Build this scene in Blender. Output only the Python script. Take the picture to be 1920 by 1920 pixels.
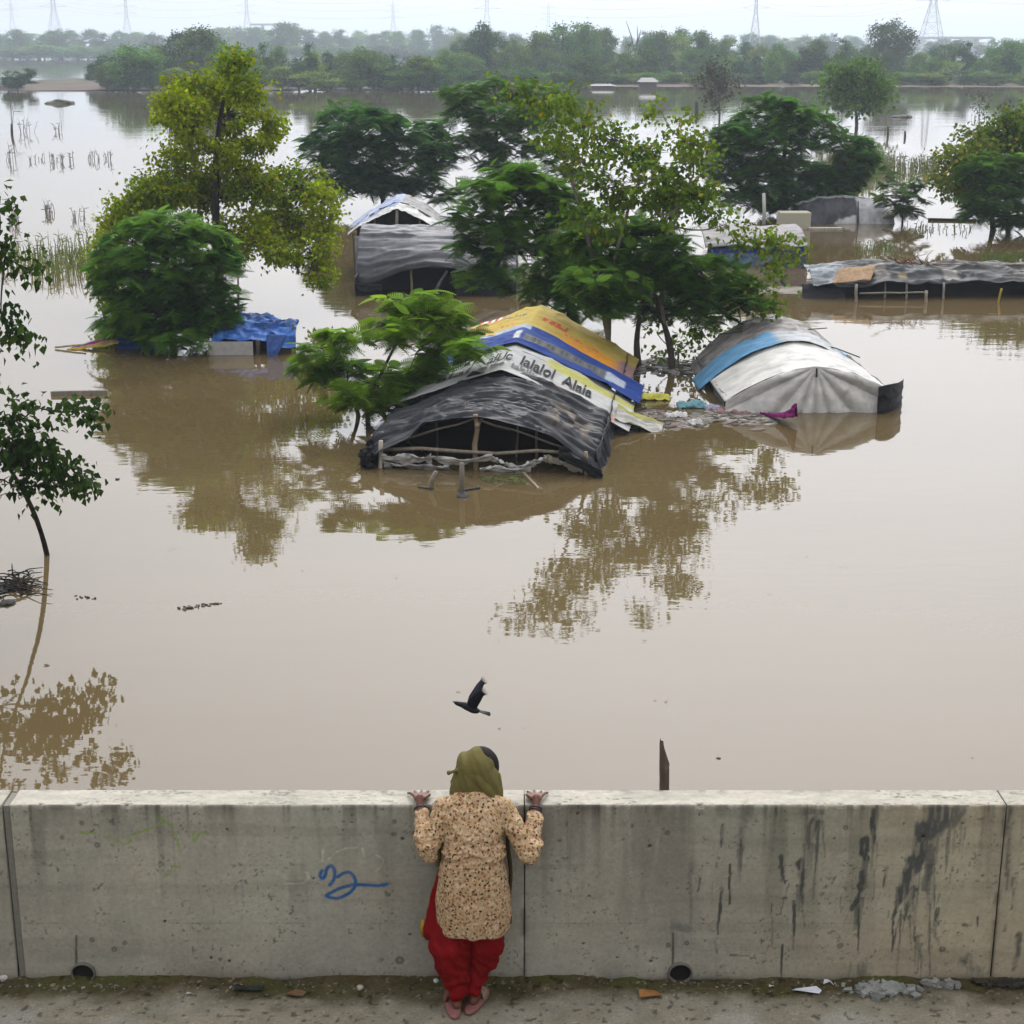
import bpy, bmesh, math, random
import numpy as np
from mathutils import Vector, Matrix

for _o in list(bpy.data.objects):
    bpy.data.objects.remove(_o, do_unlink=True)
scene = bpy.context.scene
COL = scene.collection

# ------------------------------------------------------------------ camera
CAM_H = 8.0                       # metres above the flood water
PITCH = math.radians(16.3)
FPX = 3010.0                      # focal length in pixels of a 1920 px frame
cam_data = bpy.data.cameras.new('camera')
cam_data.sensor_width = 36.0
cam_data.lens = 36.0 * FPX / 1920.0
cam_data.clip_start = 0.1
cam_data.clip_end = 20000.0
cam = bpy.data.objects.new('camera', cam_data)
COL.objects.link(cam)
cam.location = (0, 0, CAM_H)
cam.rotation_euler = (math.pi / 2 - PITCH, 0, 0)
scene.camera = cam

# ------------------------------------------------------------------ world: bright overcast monsoon sky
SUN_EL, SUN_AZ = math.radians(42), math.radians(8)      # sun beyond the water, behind thin cloud
world = bpy.data.worlds.new('World')
scene.world = world
world.use_nodes = True
wn, wl = world.node_tree.nodes, world.node_tree.links
wn.clear()
w_out = wn.new('ShaderNodeOutputWorld')
w_bg = wn.new('ShaderNodeBackground')
w_bg.inputs['Strength'].default_value = 0.1
sky = wn.new('ShaderNodeTexSky')
sky.sky_type = 'NISHITA'
sky.sun_disc = False
sky.sun_elevation = SUN_EL
sky.sun_rotation = SUN_AZ
sky.dust_density = 6.0
sky.air_density = 1.0
w_tc = wn.new('ShaderNodeTexCoord')
w_sep = wn.new('ShaderNodeSeparateXYZ')
wl.new(w_tc.outputs['Generated'], w_sep.inputs[0])
w_max = wn.new('ShaderNodeMath'); w_max.operation = 'MAXIMUM'; w_max.inputs[1].default_value = 0.0
wl.new(w_sep.outputs['Z'], w_max.inputs[0])
# even cloud deck, a little brighter overhead than at the horizon
w_mul = wn.new('ShaderNodeMath'); w_mul.operation = 'MULTIPLY_ADD'
w_mul.inputs[1].default_value = 16.0
w_mul.inputs[2].default_value = 4.8
wl.new(w_max.outputs[0], w_mul.inputs[0])
# wide soft glow of the sun behind the thin cloud
_sdv = (math.sin(SUN_AZ) * math.cos(SUN_EL), math.cos(SUN_AZ) * math.cos(SUN_EL), math.sin(SUN_EL))
w_dot = wn.new('ShaderNodeVectorMath'); w_dot.operation = 'DOT_PRODUCT'
w_dot.inputs[1].default_value = _sdv
wl.new(w_tc.outputs['Generated'], w_dot.inputs[0])
w_dm = wn.new('ShaderNodeMath'); w_dm.operation = 'MAXIMUM'; w_dm.inputs[1].default_value = 0.0
wl.new(w_dot.outputs['Value'], w_dm.inputs[0])
w_pw = wn.new('ShaderNodeMath'); w_pw.operation = 'POWER'; w_pw.inputs[1].default_value = 6.0
wl.new(w_dm.outputs[0], w_pw.inputs[0])
w_gl = wn.new('ShaderNodeMath'); w_gl.operation = 'MULTIPLY_ADD'; w_gl.inputs[1].default_value = 40.0
wl.new(w_pw.outputs[0], w_gl.inputs[0]); wl.new(w_mul.outputs[0], w_gl.inputs[2])
w_noise = wn.new('ShaderNodeTexNoise')
w_noise.inputs['Scale'].default_value = 2.2
w_noise.inputs['Detail'].default_value = 4.0
wl.new(w_tc.outputs['Generated'], w_noise.inputs['Vector'])
w_nr = wn.new('ShaderNodeMapRange')
w_nr.inputs['To Min'].default_value = 0.92
w_nr.inputs['To Max'].default_value = 1.08
wl.new(w_noise.outputs['Fac'], w_nr.inputs['Value'])
w_m3 = wn.new('ShaderNodeMath'); w_m3.operation = 'MULTIPLY'
wl.new(w_gl.outputs[0], w_m3.inputs[0]); wl.new(w_nr.outputs[0], w_m3.inputs[1])
w_col = wn.new('ShaderNodeVectorMath'); w_col.operation = 'SCALE'
w_col.inputs[0].default_value = (0.98, 0.988, 1.032)
wl.new(w_m3.outputs[0], w_col.inputs['Scale'])
w_mix = wn.new('ShaderNodeMix'); w_mix.data_type = 'RGBA'
w_mix.inputs['Factor'].default_value = 0.95
wl.new(sky.outputs[0], w_mix.inputs['A'])
wl.new(w_col.outputs[0], w_mix.inputs['B'])
wl.new(w_mix.outputs['Result'], w_bg.inputs['Color'])
wl.new(w_bg.outputs[0], w_out.inputs['Surface'])

sun_data = bpy.data.lights.new('sun', 'SUN')
sun_data.energy = 1.4
sun_data.angle = math.radians(16)
sun_data.color = (1.0, 0.97, 0.92)
sun = bpy.data.objects.new('sun', sun_data)
COL.objects.link(sun)
_sd = Vector((math.sin(SUN_AZ) * math.cos(SUN_EL), math.cos(SUN_AZ) * math.cos(SUN_EL), math.sin(SUN_EL)))
sun.rotation_euler = _sd.to_track_quat('Z', 'Y').to_euler()

vs = scene.view_settings
vs.view_transform = 'Standard'
vs.look = 'None'
vs.exposure = 0.0
vs.gamma = 1.0
vs.use_curve_mapping = False
scene.render.engine = 'CYCLES'
cy = scene.cycles
cy.use_denoising = True
cy.max_bounces = 7
cy.diffuse_bounces = 3
cy.glossy_bounces = 3
cy.transmission_bounces = 3
cy.volume_bounces = 0
cy.transparent_max_bounces = 6
cy.use_adaptive_sampling = True
cy.adaptive_threshold = 0.02
cy.caustics_reflective = False
cy.caustics_refractive = False

# ------------------------------------------------------------------ helpers
CP, SP = math.cos(PITCH), math.sin(PITCH)

def ray(u, v):
    a = (u - 960.0) / FPX
    b = (960.0 - v) / FPX
    return np.array((a, CP + b * SP, -SP + b * CP))

def at_z(u, v, z=0.0):
    """point at height z seen at photograph pixel (u, v): used to read real places off the photograph"""
    d = ray(u, v)
    return np.array((0, 0, CAM_H)) + d * ((z - CAM_H) / d[2])

def at_y(u, v, y):
    d = ray(u, v)
    return np.array((0, 0, CAM_H)) + d * (y / d[1])

def mpp(u, v, y):
    return (y / ray(u, v)[1]) / FPX

def hash3(i, j, k):
    n = (i * 374761393 + j * 668265263 + k * 2147483647 * 3 + 1013904223) & 0xFFFFFFFF
    n = ((n ^ (n >> 13)) * 1274126177) & 0xFFFFFFFF
    n = ((n ^ (n >> 16)) * 2246822519) & 0xFFFFFFFF
    return ((n ^ (n >> 15)) & 0xFFFFFF) / float(0xFFFFFF)

def vnoise(x, y, z=0.0):
    x, y, z = np.broadcast_arrays(np.asarray(x, float), np.asarray(y, float), np.asarray(z, float))
    xi, yi, zi = np.floor(x).astype(np.int64), np.floor(y).astype(np.int64), np.floor(z).astype(np.int64)
    fx, fy, fz = x - xi, y - yi, z - zi
    fx, fy, fz = fx * fx * (3 - 2 * fx), fy * fy * (3 - 2 * fy), fz * fz * (3 - 2 * fz)
    r = 0
    for a in (0, 1):
        wx = fx if a else 1 - fx
        for b in (0, 1):
            wy = fy if b else 1 - fy
            for c in (0, 1):
                wz = fz if c else 1 - fz
                r = r + wx * wy * wz * hash3(xi + a, yi + b, zi + c)
    return r

def fbm(x, y, z=0.0, o=4):
    r, a, t = 0.0, 0.5, 0.0
    x, y, z = np.asarray(x, float), np.asarray(y, float), np.asarray(z, float)
    for i in range(o):
        r = r + a * vnoise(x, y, z + 7.3 * i)
        t += a
        a *= 0.5
        x, y, z = x * 2.03 + 11.7, y * 2.03 + 5.1, z * 2.03
    return r / t

def sstep(a, b, x):
    t = np.clip((np.asarray(x, float) - a) / (b - a), 0, 1)
    return t * t * (3 - 2 * t)

def mk_mesh(name, verts, faces, colors=None, smooth=True):
    """faces: (n,k) int array or list of tuples; colors: (nverts,3)"""
    me = bpy.data.meshes.new(name)
    verts = np.asarray(verts, dtype=np.float32).reshape(-1, 3)
    if isinstance(faces, np.ndarray):
        k = faces.shape[1]
        me.vertices.add(len(verts))
        me.vertices.foreach_set('co', verts.ravel())
        me.loops.add(faces.size)
        me.loops.foreach_set('vertex_index', faces.astype(np.int32).ravel())
        me.polygons.add(len(faces))
        me.polygons.foreach_set('loop_start', np.arange(0, faces.size, k, dtype=np.int32))
        me.update(calc_edges=True)
    else:
        me.from_pydata([tuple(map(float, p)) for p in verts], [], [tuple(map(int, f)) for f in faces])
    if colors is not None:
        ca = me.color_attributes.new('Col', 'FLOAT_COLOR', 'POINT')
        c = np.ones((len(verts), 4), dtype=np.float32)
        c[:, :3] = np.asarray(colors, dtype=np.float32).reshape(-1, 3)
        ca.data.foreach_set('color', c.ravel())
    me.polygons.foreach_set('use_smooth', np.full(len(me.polygons), bool(smooth)))
    me.validate()
    me.update()
    return me

def link(name, me, mat=None, parent=None):
    o = bpy.data.objects.new(name, me)
    COL.objects.link(o)
    if mat is not None and me is not None and not me.materials:
        me.materials.append(mat)
    if parent is not None:
        o.parent = parent
        o.matrix_parent_inverse = parent.matrix_world.inverted() if parent.type != 'EMPTY' else Matrix.Translation(-Vector(parent.location))
    return o

def empty(name, loc):
    o = bpy.data.objects.new(name, None)
    COL.objects.link(o)
    o.location = tuple(map(float, loc))
    o.empty_display_size = 0.2
    return o

def tag(o, label=None, cat=None, group=None, kind=None):
    if label: o['label'] = label
    if cat: o['category'] = cat
    if group: o['group'] = group
    if kind: o['kind'] = kind
    return o

class MB:
    """collects simple shapes into one mesh"""
    def __init__(self):
        self.v, self.f, self.c = [], [], []
    def add(self, vs_, fs_, col=(1, 1, 1)):
        b = len(self.v)
        self.v += [tuple(map(float, p)) for p in vs_]
        self.f += [tuple(int(i) + b for i in f) for f in fs_]
        self.c += [tuple(col)] * len(vs_)
        return self
    def tube(self, pts, radii, n=7, col=(1, 1, 1), cap=True, flat=1.0):
        pts = [np.asarray(p, float) for p in pts]
        if np.isscalar(radii):
            radii = [radii] * len(pts)
        m = len(pts)
        rings = []
        ref = None
        for i in range(m):
            d = pts[min(i + 1, m - 1)] - pts[max(i - 1, 0)]
            d = d / (np.linalg.norm(d) + 1e-9)
            if ref is None:
                ref = np.array((0, 0, 1.0)) if abs(d[2]) < 0.9 else np.array((1.0, 0, 0))
            s = np.cross(d, ref); s /= (np.linalg.norm(s) + 1e-9)
            t = np.cross(s, d)
            ref = t
            rings.append([pts[i] + radii[i] * (math.cos(2 * math.pi * k / n) * s + flat * math.sin(2 * math.pi * k / n) * t) for k in range(n)])
        vs_ = [p for r in rings for p in r]
        fs_ = []
        for i in range(m - 1):
            for k in range(n):
                k2 = (k + 1) % n
                fs_.append((i * n + k, i * n + k2, (i + 1) * n + k2, (i + 1) * n + k))
        if cap:
            fs_.append(tuple(range(n - 1, -1, -1)))
            fs_.append(tuple((m - 1) * n + k for k in range(n)))
        return self.add(vs_, fs_, col)
    def box(self, c, s, rz=0.0, col=(1, 1, 1), jitter=0.0, rng=None):
        cx, cy_, cz = c
        a, b, h = s[0] / 2, s[1] / 2, s[2] / 2
        cr, sr = math.cos(rz), math.sin(rz)
        vs_ = []
        for dz in (-h, h):
            for dx, dy in ((-a, -b), (a, -b), (a, b), (-a, b)):
                if jitter and rng:
                    dx += rng.uniform(-jitter, jitter); dy += rng.uniform(-jitter, jitter)
                vs_.append((cx + dx * cr - dy * sr, cy_ + dx * sr + dy * cr, cz + dz))
        return self.add(vs_, [(0, 3, 2, 1), (4, 5, 6, 7), (0, 1, 5, 4), (1, 2, 6, 5), (2, 3, 7, 6), (3, 0, 4, 7)], col)
    def mesh(self, name, smooth=True):
        return mk_mesh(name, self.v, self.f, self.c, smooth)
    def build(self, name, mat, parent=None, smooth=True):
        return link(name, self.mesh(name, smooth), mat, parent)

# ------------------------------------------------------------------ materials
def new_mat(name):
    m = bpy.data.materials.new(name)
    m.use_nodes = True
    n, l = m.node_tree.nodes, m.node_tree.links
    b = n['Principled BSDF']
    return m, n, l, b

def noise_node(n, l, scale, detail=4, rough=0.55, coord='Object', stretch=None):
    tc = n.new('ShaderNodeTexCoord')
    src = tc.outputs[coord]
    if stretch:
        mp = n.new('ShaderNodeMapping'); mp.inputs['Scale'].default_value = stretch
        l.new(src, mp.inputs[0]); src = mp.outputs[0]
    t = n.new('ShaderNodeTexNoise')
    t.inputs['Scale'].default_value = scale
    t.inputs['Detail'].default_value = detail
    t.inputs['Roughness'].default_value = rough
    l.new(src, t.inputs['Vector'])
    return t

def maprange(n, l, sock, a, b, fa=0.0, fb=1.0):
    m = n.new('ShaderNodeMapRange')
    m.inputs['From Min'].default_value = fa; m.inputs['From Max'].default_value = fb
    m.inputs['To Min'].default_value = a; m.inputs['To Max'].default_value = b
    l.new(sock, m.inputs['Value'])
    return m.outputs[0]

def col_mat(name, rough=0.7, vary=(0.8, 1.2), vscale=6.0, bump=0.0, bscale=30.0, spec=0.3, stretch=None, translucent=0.0, sheen=0.0):
    """paint comes from the mesh's own colour attribute, broken up by fine procedural grain"""
    m, n, l, b = new_mat(name)
    at = n.new('ShaderNodeAttribute'); at.attribute_name = 'Col'
    t = noise_node(n, l, vscale, 6, 0.6, 'Object', stretch)
    mul = n.new('ShaderNodeVectorMath'); mul.operation = 'SCALE'
    l.new(at.outputs['Color'], mul.inputs[0])
    l.new(maprange(n, l, t.outputs['Fac'], vary[0], vary[1], 0.25, 0.75), mul.inputs['Scale'])
    l.new(mul.outputs[0], b.inputs['Base Color'])
    b.inputs['Roughness'].default_value = rough
    b.inputs['Specular IOR Level'].default_value = spec
    if bump:
        t2 = noise_node(n, l, bscale, 5, 0.6, 'Object', stretch)
        bp = n.new('ShaderNodeBump'); bp.inputs['Strength'].default_value = bump; bp.inputs['Distance'].default_value = 0.02
        l.new(t2.outputs['Fac'], bp.inputs['Height'])
        l.new(bp.outputs[0], b.inputs['Normal'])
    if translucent:
        tr = n.new('ShaderNodeBsdfTranslucent')
        l.new(mul.outputs[0], tr.inputs['Color'])
        mx = n.new('ShaderNodeMixShader'); mx.inputs[0].default_value = translucent
        l.new(b.outputs[0], mx.inputs[1]); l.new(tr.outputs[0], mx.inputs[2])
        l.new(mx.outputs[0], n['Material Output'].inputs['Surface'])
    return m

M = {}
M['leaf'] = col_mat('leaf_mat', 0.7, (0.8, 1.2), 3.0, spec=0.08, translucent=0.45)
M['far_leaf'] = col_mat('far_leaf_mat', 0.8, (0.75, 1.25), 0.4, spec=0.03, translucent=0.3)
def _vary_by_object(m):
    n, l = m.node_tree.nodes, m.node_tree.links
    oi = n.new('ShaderNodeObjectInfo')
    hs = n.new('ShaderNodeHueSaturation')
    l.new(maprange(n, l, oi.outputs['Random'], 0.55, 1.5), hs.inputs['Value'])
    ml = n.new('ShaderNodeMath'); ml.operation = 'MULTIPLY'; ml.inputs[1].default_value = 7.31
    l.new(oi.outputs['Random'], ml.inputs[0])
    fr = n.new('ShaderNodeMath'); fr.operation = 'FRACT'; l.new(ml.outputs[0], fr.inputs[0])
    l.new(maprange(n, l, fr.outputs[0], 0.465, 0.52), hs.inputs['Hue'])
    src = [x for x in n if x.type == 'VECT_MATH'][0]
    for lk in [lk for lk in l if lk.from_node == src]:
        to = lk.to_socket; l.remove(lk); l.new(hs.outputs[0], to)
    l.new(src.outputs[0], hs.inputs['Color'])
_vary_by_object(M['far_leaf'])
M['bark'] = col_mat('bark_mat', 0.9, (0.6, 1.3), 9.0, bump=0.6, bscale=25, spec=0.15)
M['tarp'] = col_mat('tarp_mat', 0.6, (0.7, 1.2), 3.0, bump=0.3, bscale=12, spec=0.2)
M['plastic'] = col_mat('plastic_sheet_mat', 0.5, (0.7, 1.3), 4.0, bump=0.3, bscale=9, spec=0.16)
M['hair'] = col_mat('hair_mat', 0.75, (0.6, 1.4), 60.0, spec=0.1)
M['banner'] = col_mat('banner_mat', 0.75, (0.80, 1.12), 7.0, bump=0.15, bscale=12, spec=0.15)
M['wood'] = col_mat('wood_mat', 0.85, (0.6, 1.3), 12.0, bump=0.5, bscale=40, spec=0.2, stretch=(1, 1, 0.25))
M['cloth'] = col_mat('cloth_mat', 0.9, (0.85, 1.12), 20.0, bump=0.1, bscale=160, spec=0.1)
M['skin'] = col_mat('skin_mat', 0.5, (0.9, 1.1), 30.0, spec=0.35)
M['debris'] = col_mat('debris_mat', 0.75, (0.6, 1.3), 12.0, bump=0.4, bscale=30, spec=0.25)
M['concrete'] = col_mat('concrete_mat', 0.88, (0.86, 1.13), 42.0, bump=0.25, bscale=120, spec=0.2)
M['ground'] = col_mat('ground_mat', 0.92, (0.75, 1.25), 60.0, bump=0.5, bscale=130, spec=0.15)
M['metal'] = col_mat('metal_mat', 0.6, (0.85, 1.1), 4.0, spec=0.4)
M['feather'] = col_mat('feather_mat', 0.6, (0.7, 1.3), 30.0, spec=0.2)

def water_material():
    m, n, l, b = new_mat('muddy_flood_water')
    t = noise_node(n, l, 1.0, 5, 0.6, 'Object', (0.035, 0.16, 1))
    cr = n.new('ShaderNodeValToRGB')
    cr.color_ramp.elements[0].position = 0.3; cr.color_ramp.elements[0].color = (0.076, 0.0545, 0.024, 1)
    cr.color_ramp.elements[1].position = 0.7; cr.color_ramp.elements[1].color = (0.096, 0.0695, 0.034, 1)
    l.new(t.outputs['Fac'], cr.inputs[0])
    l.new(cr.outputs[0], b.inputs['Base Color'])
    b.inputs['Roughness'].default_value = 0.02
    b.inputs['IOR'].default_value = 1.37
    b.inputs['Specular IOR Level'].default_value = 0.5
    w1 = noise_node(n, l, 1.0, 3, 0.5, 'Object', (0.9, 2.2, 1))
    w2 = noise_node(n, l, 1.0, 2, 0.5, 'Object', (0.16, 0.3, 1))
    ad = n.new('ShaderNodeMath'); ad.operation = 'MULTIPLY_ADD'; ad.inputs[1].default_value = 2.5
    l.new(w2.outputs['Fac'], ad.inputs[0]); l.new(w1.outputs['Fac'], ad.inputs[2])
    bp = n.new('ShaderNodeBump'); bp.inputs['Strength'].default_value = 0.6; bp.inputs['Distance'].default_value = 0.0055
    l.new(ad.outputs[0], bp.inputs['Height'])
    wp = noise_node(n, l, 1.0, 4, 0.6, 'Object', (0.045, 0.12, 1))
    l.new(maprange(n, l, wp.outputs['Fac'], 0.15, 1.0, 0.38, 0.66), bp.inputs['Strength'])
    l.new(bp.outputs[0], b.inputs['Normal'])
    return m
M['water'] = water_material()

def kurta_material():
    m, n, l, b = new_mat('printed_cotton')
    tc = n.new('ShaderNodeTexCoord')
    nz = n.new('ShaderNodeTexNoise'); nz.inputs['Scale'].default_value = 45.0
    l.new(tc.outputs['Object'], nz.inputs['Vector'])
    off = n.new('ShaderNodeVectorMath'); off.operation = 'MULTIPLY_ADD'
    l.new(nz.outputs['Color'], off.inputs[0]); off.inputs[1].default_value = (0.018, 0.018, 0.018)
    l.new(tc.outputs['Object'], off.inputs[2])
    def spots(scale, lo, hi, rnd=1.0):
        v = n.new('ShaderNodeTexVoronoi'); v.inputs['Scale'].default_value = scale
        v.inputs['Randomness'].default_value = rnd
        l.new(off.outputs[0], v.inputs['Vector'])
        return maprange(n, l, v.outputs['Distance'], 1.0, 0.0, lo, hi), v.outputs['Color']
    def mix(a, bcol, fac):
        mx = n.new('ShaderNodeMix'); mx.data_type = 'RGBA'
        l.new(fac, mx.inputs['Factor'])
        if hasattr(a, 'type'): l.new(a, mx.inputs['A'])
        else: mx.inputs['A'].default_value = a
        mx.inputs['B'].default_value = bcol
        return mx.outputs['Result']
    f0, _ = spots(40, 0.35, 0.5)
    f1, _ = spots(46, 0.26, 0.40)
    f2, _ = spots(36, 0.20, 0.30)
    f3, _ = spots(58, 0.19, 0.30)
    c = mix((0.32, 0.215, 0.120, 1), (0.39, 0.295, 0.195, 1), f0)
    c = mix(c, (0.19, 0.075, 0.036, 1), f1)
    c = mix(c, (0.035, 0.022, 0.012, 1), f2)
    c = mix(c, (0.17, 0.14, 0.035, 1), f3)
    l.new(c, b.inputs['Base Color'])
    b.inputs['Roughness'].default_value = 0.9
    b.inputs['Specular IOR Level'].default_value = 0.1
    return m
M['kurta'] = kurta_material()

# ================================================================== SETTING
def grid_faces(nu, nv):
    """faces for an (nu x nv) vertex grid stored row-major [iu*nv+iv]"""
    i, j = np.meshgrid(np.arange(nu - 1), np.arange(nv - 1), indexing='ij')
    a = (i * nv + j).ravel()
    return np.stack((a, a + nv, a + nv + 1, a + 1), axis=1)

# flood water: one sheet out to the horizon
_w = mk_mesh('water', [(-4500, -40, 0), (4500, -40, 0), (4500, 5200, 0), (-4500, 5200, 0)], [(0, 1, 2, 3)], smooth=False)
water = tag(link('water', _w, M['water']), 'brown muddy flood water spreading to the far banks', kind='structure')

PZ = 2.6            # pavement above the water
WY = 8.456          # front face of the parapet
WH = 1.155          # parapet height
WT = 0.21           # parapet thickness

# embankment that carries pavement and parapet
mb = MB()
mb.box((0, 4.2 - 6, (PZ - 0.01 - 2.0) / 2), (60, 8.8 + 12, PZ - 0.01 + 2.0))
mb.c = [(0.2, 0.19, 0.165)] * len(mb.v)
tag(mb.build('embankment', M['concrete'], smooth=False), 'concrete embankment under the pavement', kind='structure')

# pavement, painted with silt and moss along the foot of the wall
def pavement():
    xs = np.concatenate((np.linspace(-14, -3.6, 60), np.linspace(-3.55, 3.55, 700), np.linspace(3.6, 14, 60)))
    ys = np.concatenate((np.linspace(-4, 7.5, 30), np.linspace(7.55, WY + 0.03, 92)))
    X, Y = np.meshgrid(xs, ys, indexing='ij')
    d = WY - Y
    n1 = fbm(X * 3.1, Y * 5.2, 1.0, 5)
    n2 = fbm(X * 11, Y * 13, 4.0, 4)
    n3 = fbm(X * 38, Y * 38, 8.0, 3)
    Z = PZ + 0.012 * (n2 - 0.5) + 0.008 * (n3 - 0.5) + 0.035 * np.exp(-d / 0.05) * sstep(0.35, 0.7, n1)
    base = np.array((0.185, 0.165, 0.122))
    c = base[None, None] * (0.75 + 0.5 * n2)[..., None]
    pale = sstep(0.45, 0.75, n1) * sstep(0.12, 0.4, d)
    c = c * (1 - 0.5 * pale[..., None]) + np.array((0.27, 0.265, 0.235)) * 0.5 * pale[..., None]
    silt = (1 - sstep(0.07, 0.30, d + 0.22 * (n1 - 0.5) + 0.1 * (n2 - 0.5)))
    c = c * (1 - silt[..., None]) + np.array((0.050, 0.040, 0.017)) * (0.55 + 0.9 * n3)[..., None] * silt[..., None]
    moss = sstep(0.52, 0.68, fbm(X * 4, Y * 9, 21.0, 4)) * (1 - sstep(0.03, 0.26, d))
    c = c * (1 - 0.75 * moss[..., None]) + np.array((0.05, 0.05, 0.014)) * 0.75 * moss[..., None]
    speck = 0.6 * sstep(0.76, 0.82, fbm(X * 55, Y * 55, 31.0, 2))
    c = c * (1 - 0.6 * speck[..., None]) + np.array((0.34, 0.32, 0.27)) * 0.6 * speck[..., None]
    dk = sstep(0.70, 0.78, fbm(X * 30, Y * 34, 41.0, 2))
    c = c * (1 - 0.6 * dk[..., None])
    return mk_mesh('pavement', np.stack((X, Y, Z), -1), grid_faces(len(xs), len(ys)), c)
tag(link('pavement', pavement(), M['ground']), 'worn concrete pavement with silt and moss along the wall foot', kind='structure')

# ---------------------------------------------------------------- parapet wall
def wxy(u, v):
    p = at_y(u, v, WY)
    return p[0], p[2] - PZ

def seg_dist(X, H, pts):
    """distance to a polyline and position along it (0..1)"""
    best = np.full(X.shape, 9e9); tt = np.zeros(X.shape)
    L = [0.0]
    for a, b in zip(pts[:-1], pts[1:]):
        L.append(L[-1] + math.hypot(b[0] - a[0], b[1] - a[1]))
    for i, (a, b) in enumerate(zip(pts[:-1], pts[1:])):
        dx, dy = b[0] - a[0], b[1] - a[1]
        q = dx * dx + dy * dy + 1e-12
        t = np.clip(((X - a[0]) * dx + (H - a[1]) * dy) / q, 0, 1)
        d = np.hypot(X - (a[0] + t * dx), H - (a[1] + t * dy))
        m = d < best
        best = np.where(m, d, best)
        tt = np.where(m, (L[i] + t * (L[i + 1] - L[i])) / max(L[-1], 1e-9), tt)
    return best, tt

def smooth_pts(pts, n=6):
    """Catmull-Rom through hand-placed points"""
    P = [np.array(p, float) for p in pts]
    if len(P) < 3:
        return P
    out = []
    for i in range(len(P) - 1):
        p0, p1, p2, p3 = P[max(i - 1, 0)], P[i], P[i + 1], P[min(i + 2, len(P) - 1)]
        for k in range(n):
            t = k / n
            out.append(0.5 * (2 * p1 + (p2 - p0) * t + (2 * p0 - 5 * p1 + 4 * p2 - p3) * t * t + (3 * p1 - p0 - 3 * p2 + p3) * t ** 3))
    out.append(P[-1])
    return out

ZL = lambda x, y: (x / 2.4, 1440 + y / 2.4)              # left wall detail readings
ZR = lambda x, y: (1000 + x / 2.087, 1360 + y / 2.087)   # right wall detail readings
BLUE = [
    [(1448, 462), (1440, 485), (1452, 498), (1464, 480), (1472, 452), (1490, 440), (1505, 458), (1506, 488), (1496, 512), (1484, 526)],
    [(1520, 490), (1545, 474), (1572, 470), (1592, 488), (1600, 518), (1586, 550), (1552, 574), (1512, 586), (1468, 576), (1492, 560), (1540, 538), (1592, 526), (1650, 527), (1705, 529), (1742, 522)]]
GREEN = [[(690, 212), (738, 236), (700, 262)], [(740, 240), (776, 266), (795, 320), (812, 382)], [(470, 305), (520, 322), (560, 345), (590, 325)],
         [(868, 288), (876, 332), (902, 290), (940, 300)], [(770, 442), (802, 446)], [(738, 490), (762, 478), (778, 486), (775, 462)], [(360, 290), (430, 292)], [(560, 310), (640, 285), (700, 262)]]
WHITE = [[(1455, 365), (1450, 420)], [(1478, 412), (1510, 380), (1560, 361), (1610, 357)], [(1630, 360), (1642, 402)], [(1690, 390), (1722, 410), (1716, 440), (1690, 466)],
         [(1380, 470), (1386, 500), (1352, 520), (1285, 520)], [(1270, 470), (1290, 500)]]
YELLOW = [[(690, 470), (630, 465), (600, 505), (640, 545), (720, 540), (840, 535), (862, 600), (820, 680), (700, 690), (660, 640)], [(650, 635), (820, 632)]]
GREY = [[(1185, 378), (1120, 420), (1090, 500), (1095, 620)], [(880, 460), (905, 600)], [(960, 560), (962, 660)], [(1190, 378), (1260, 420)]]
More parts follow.
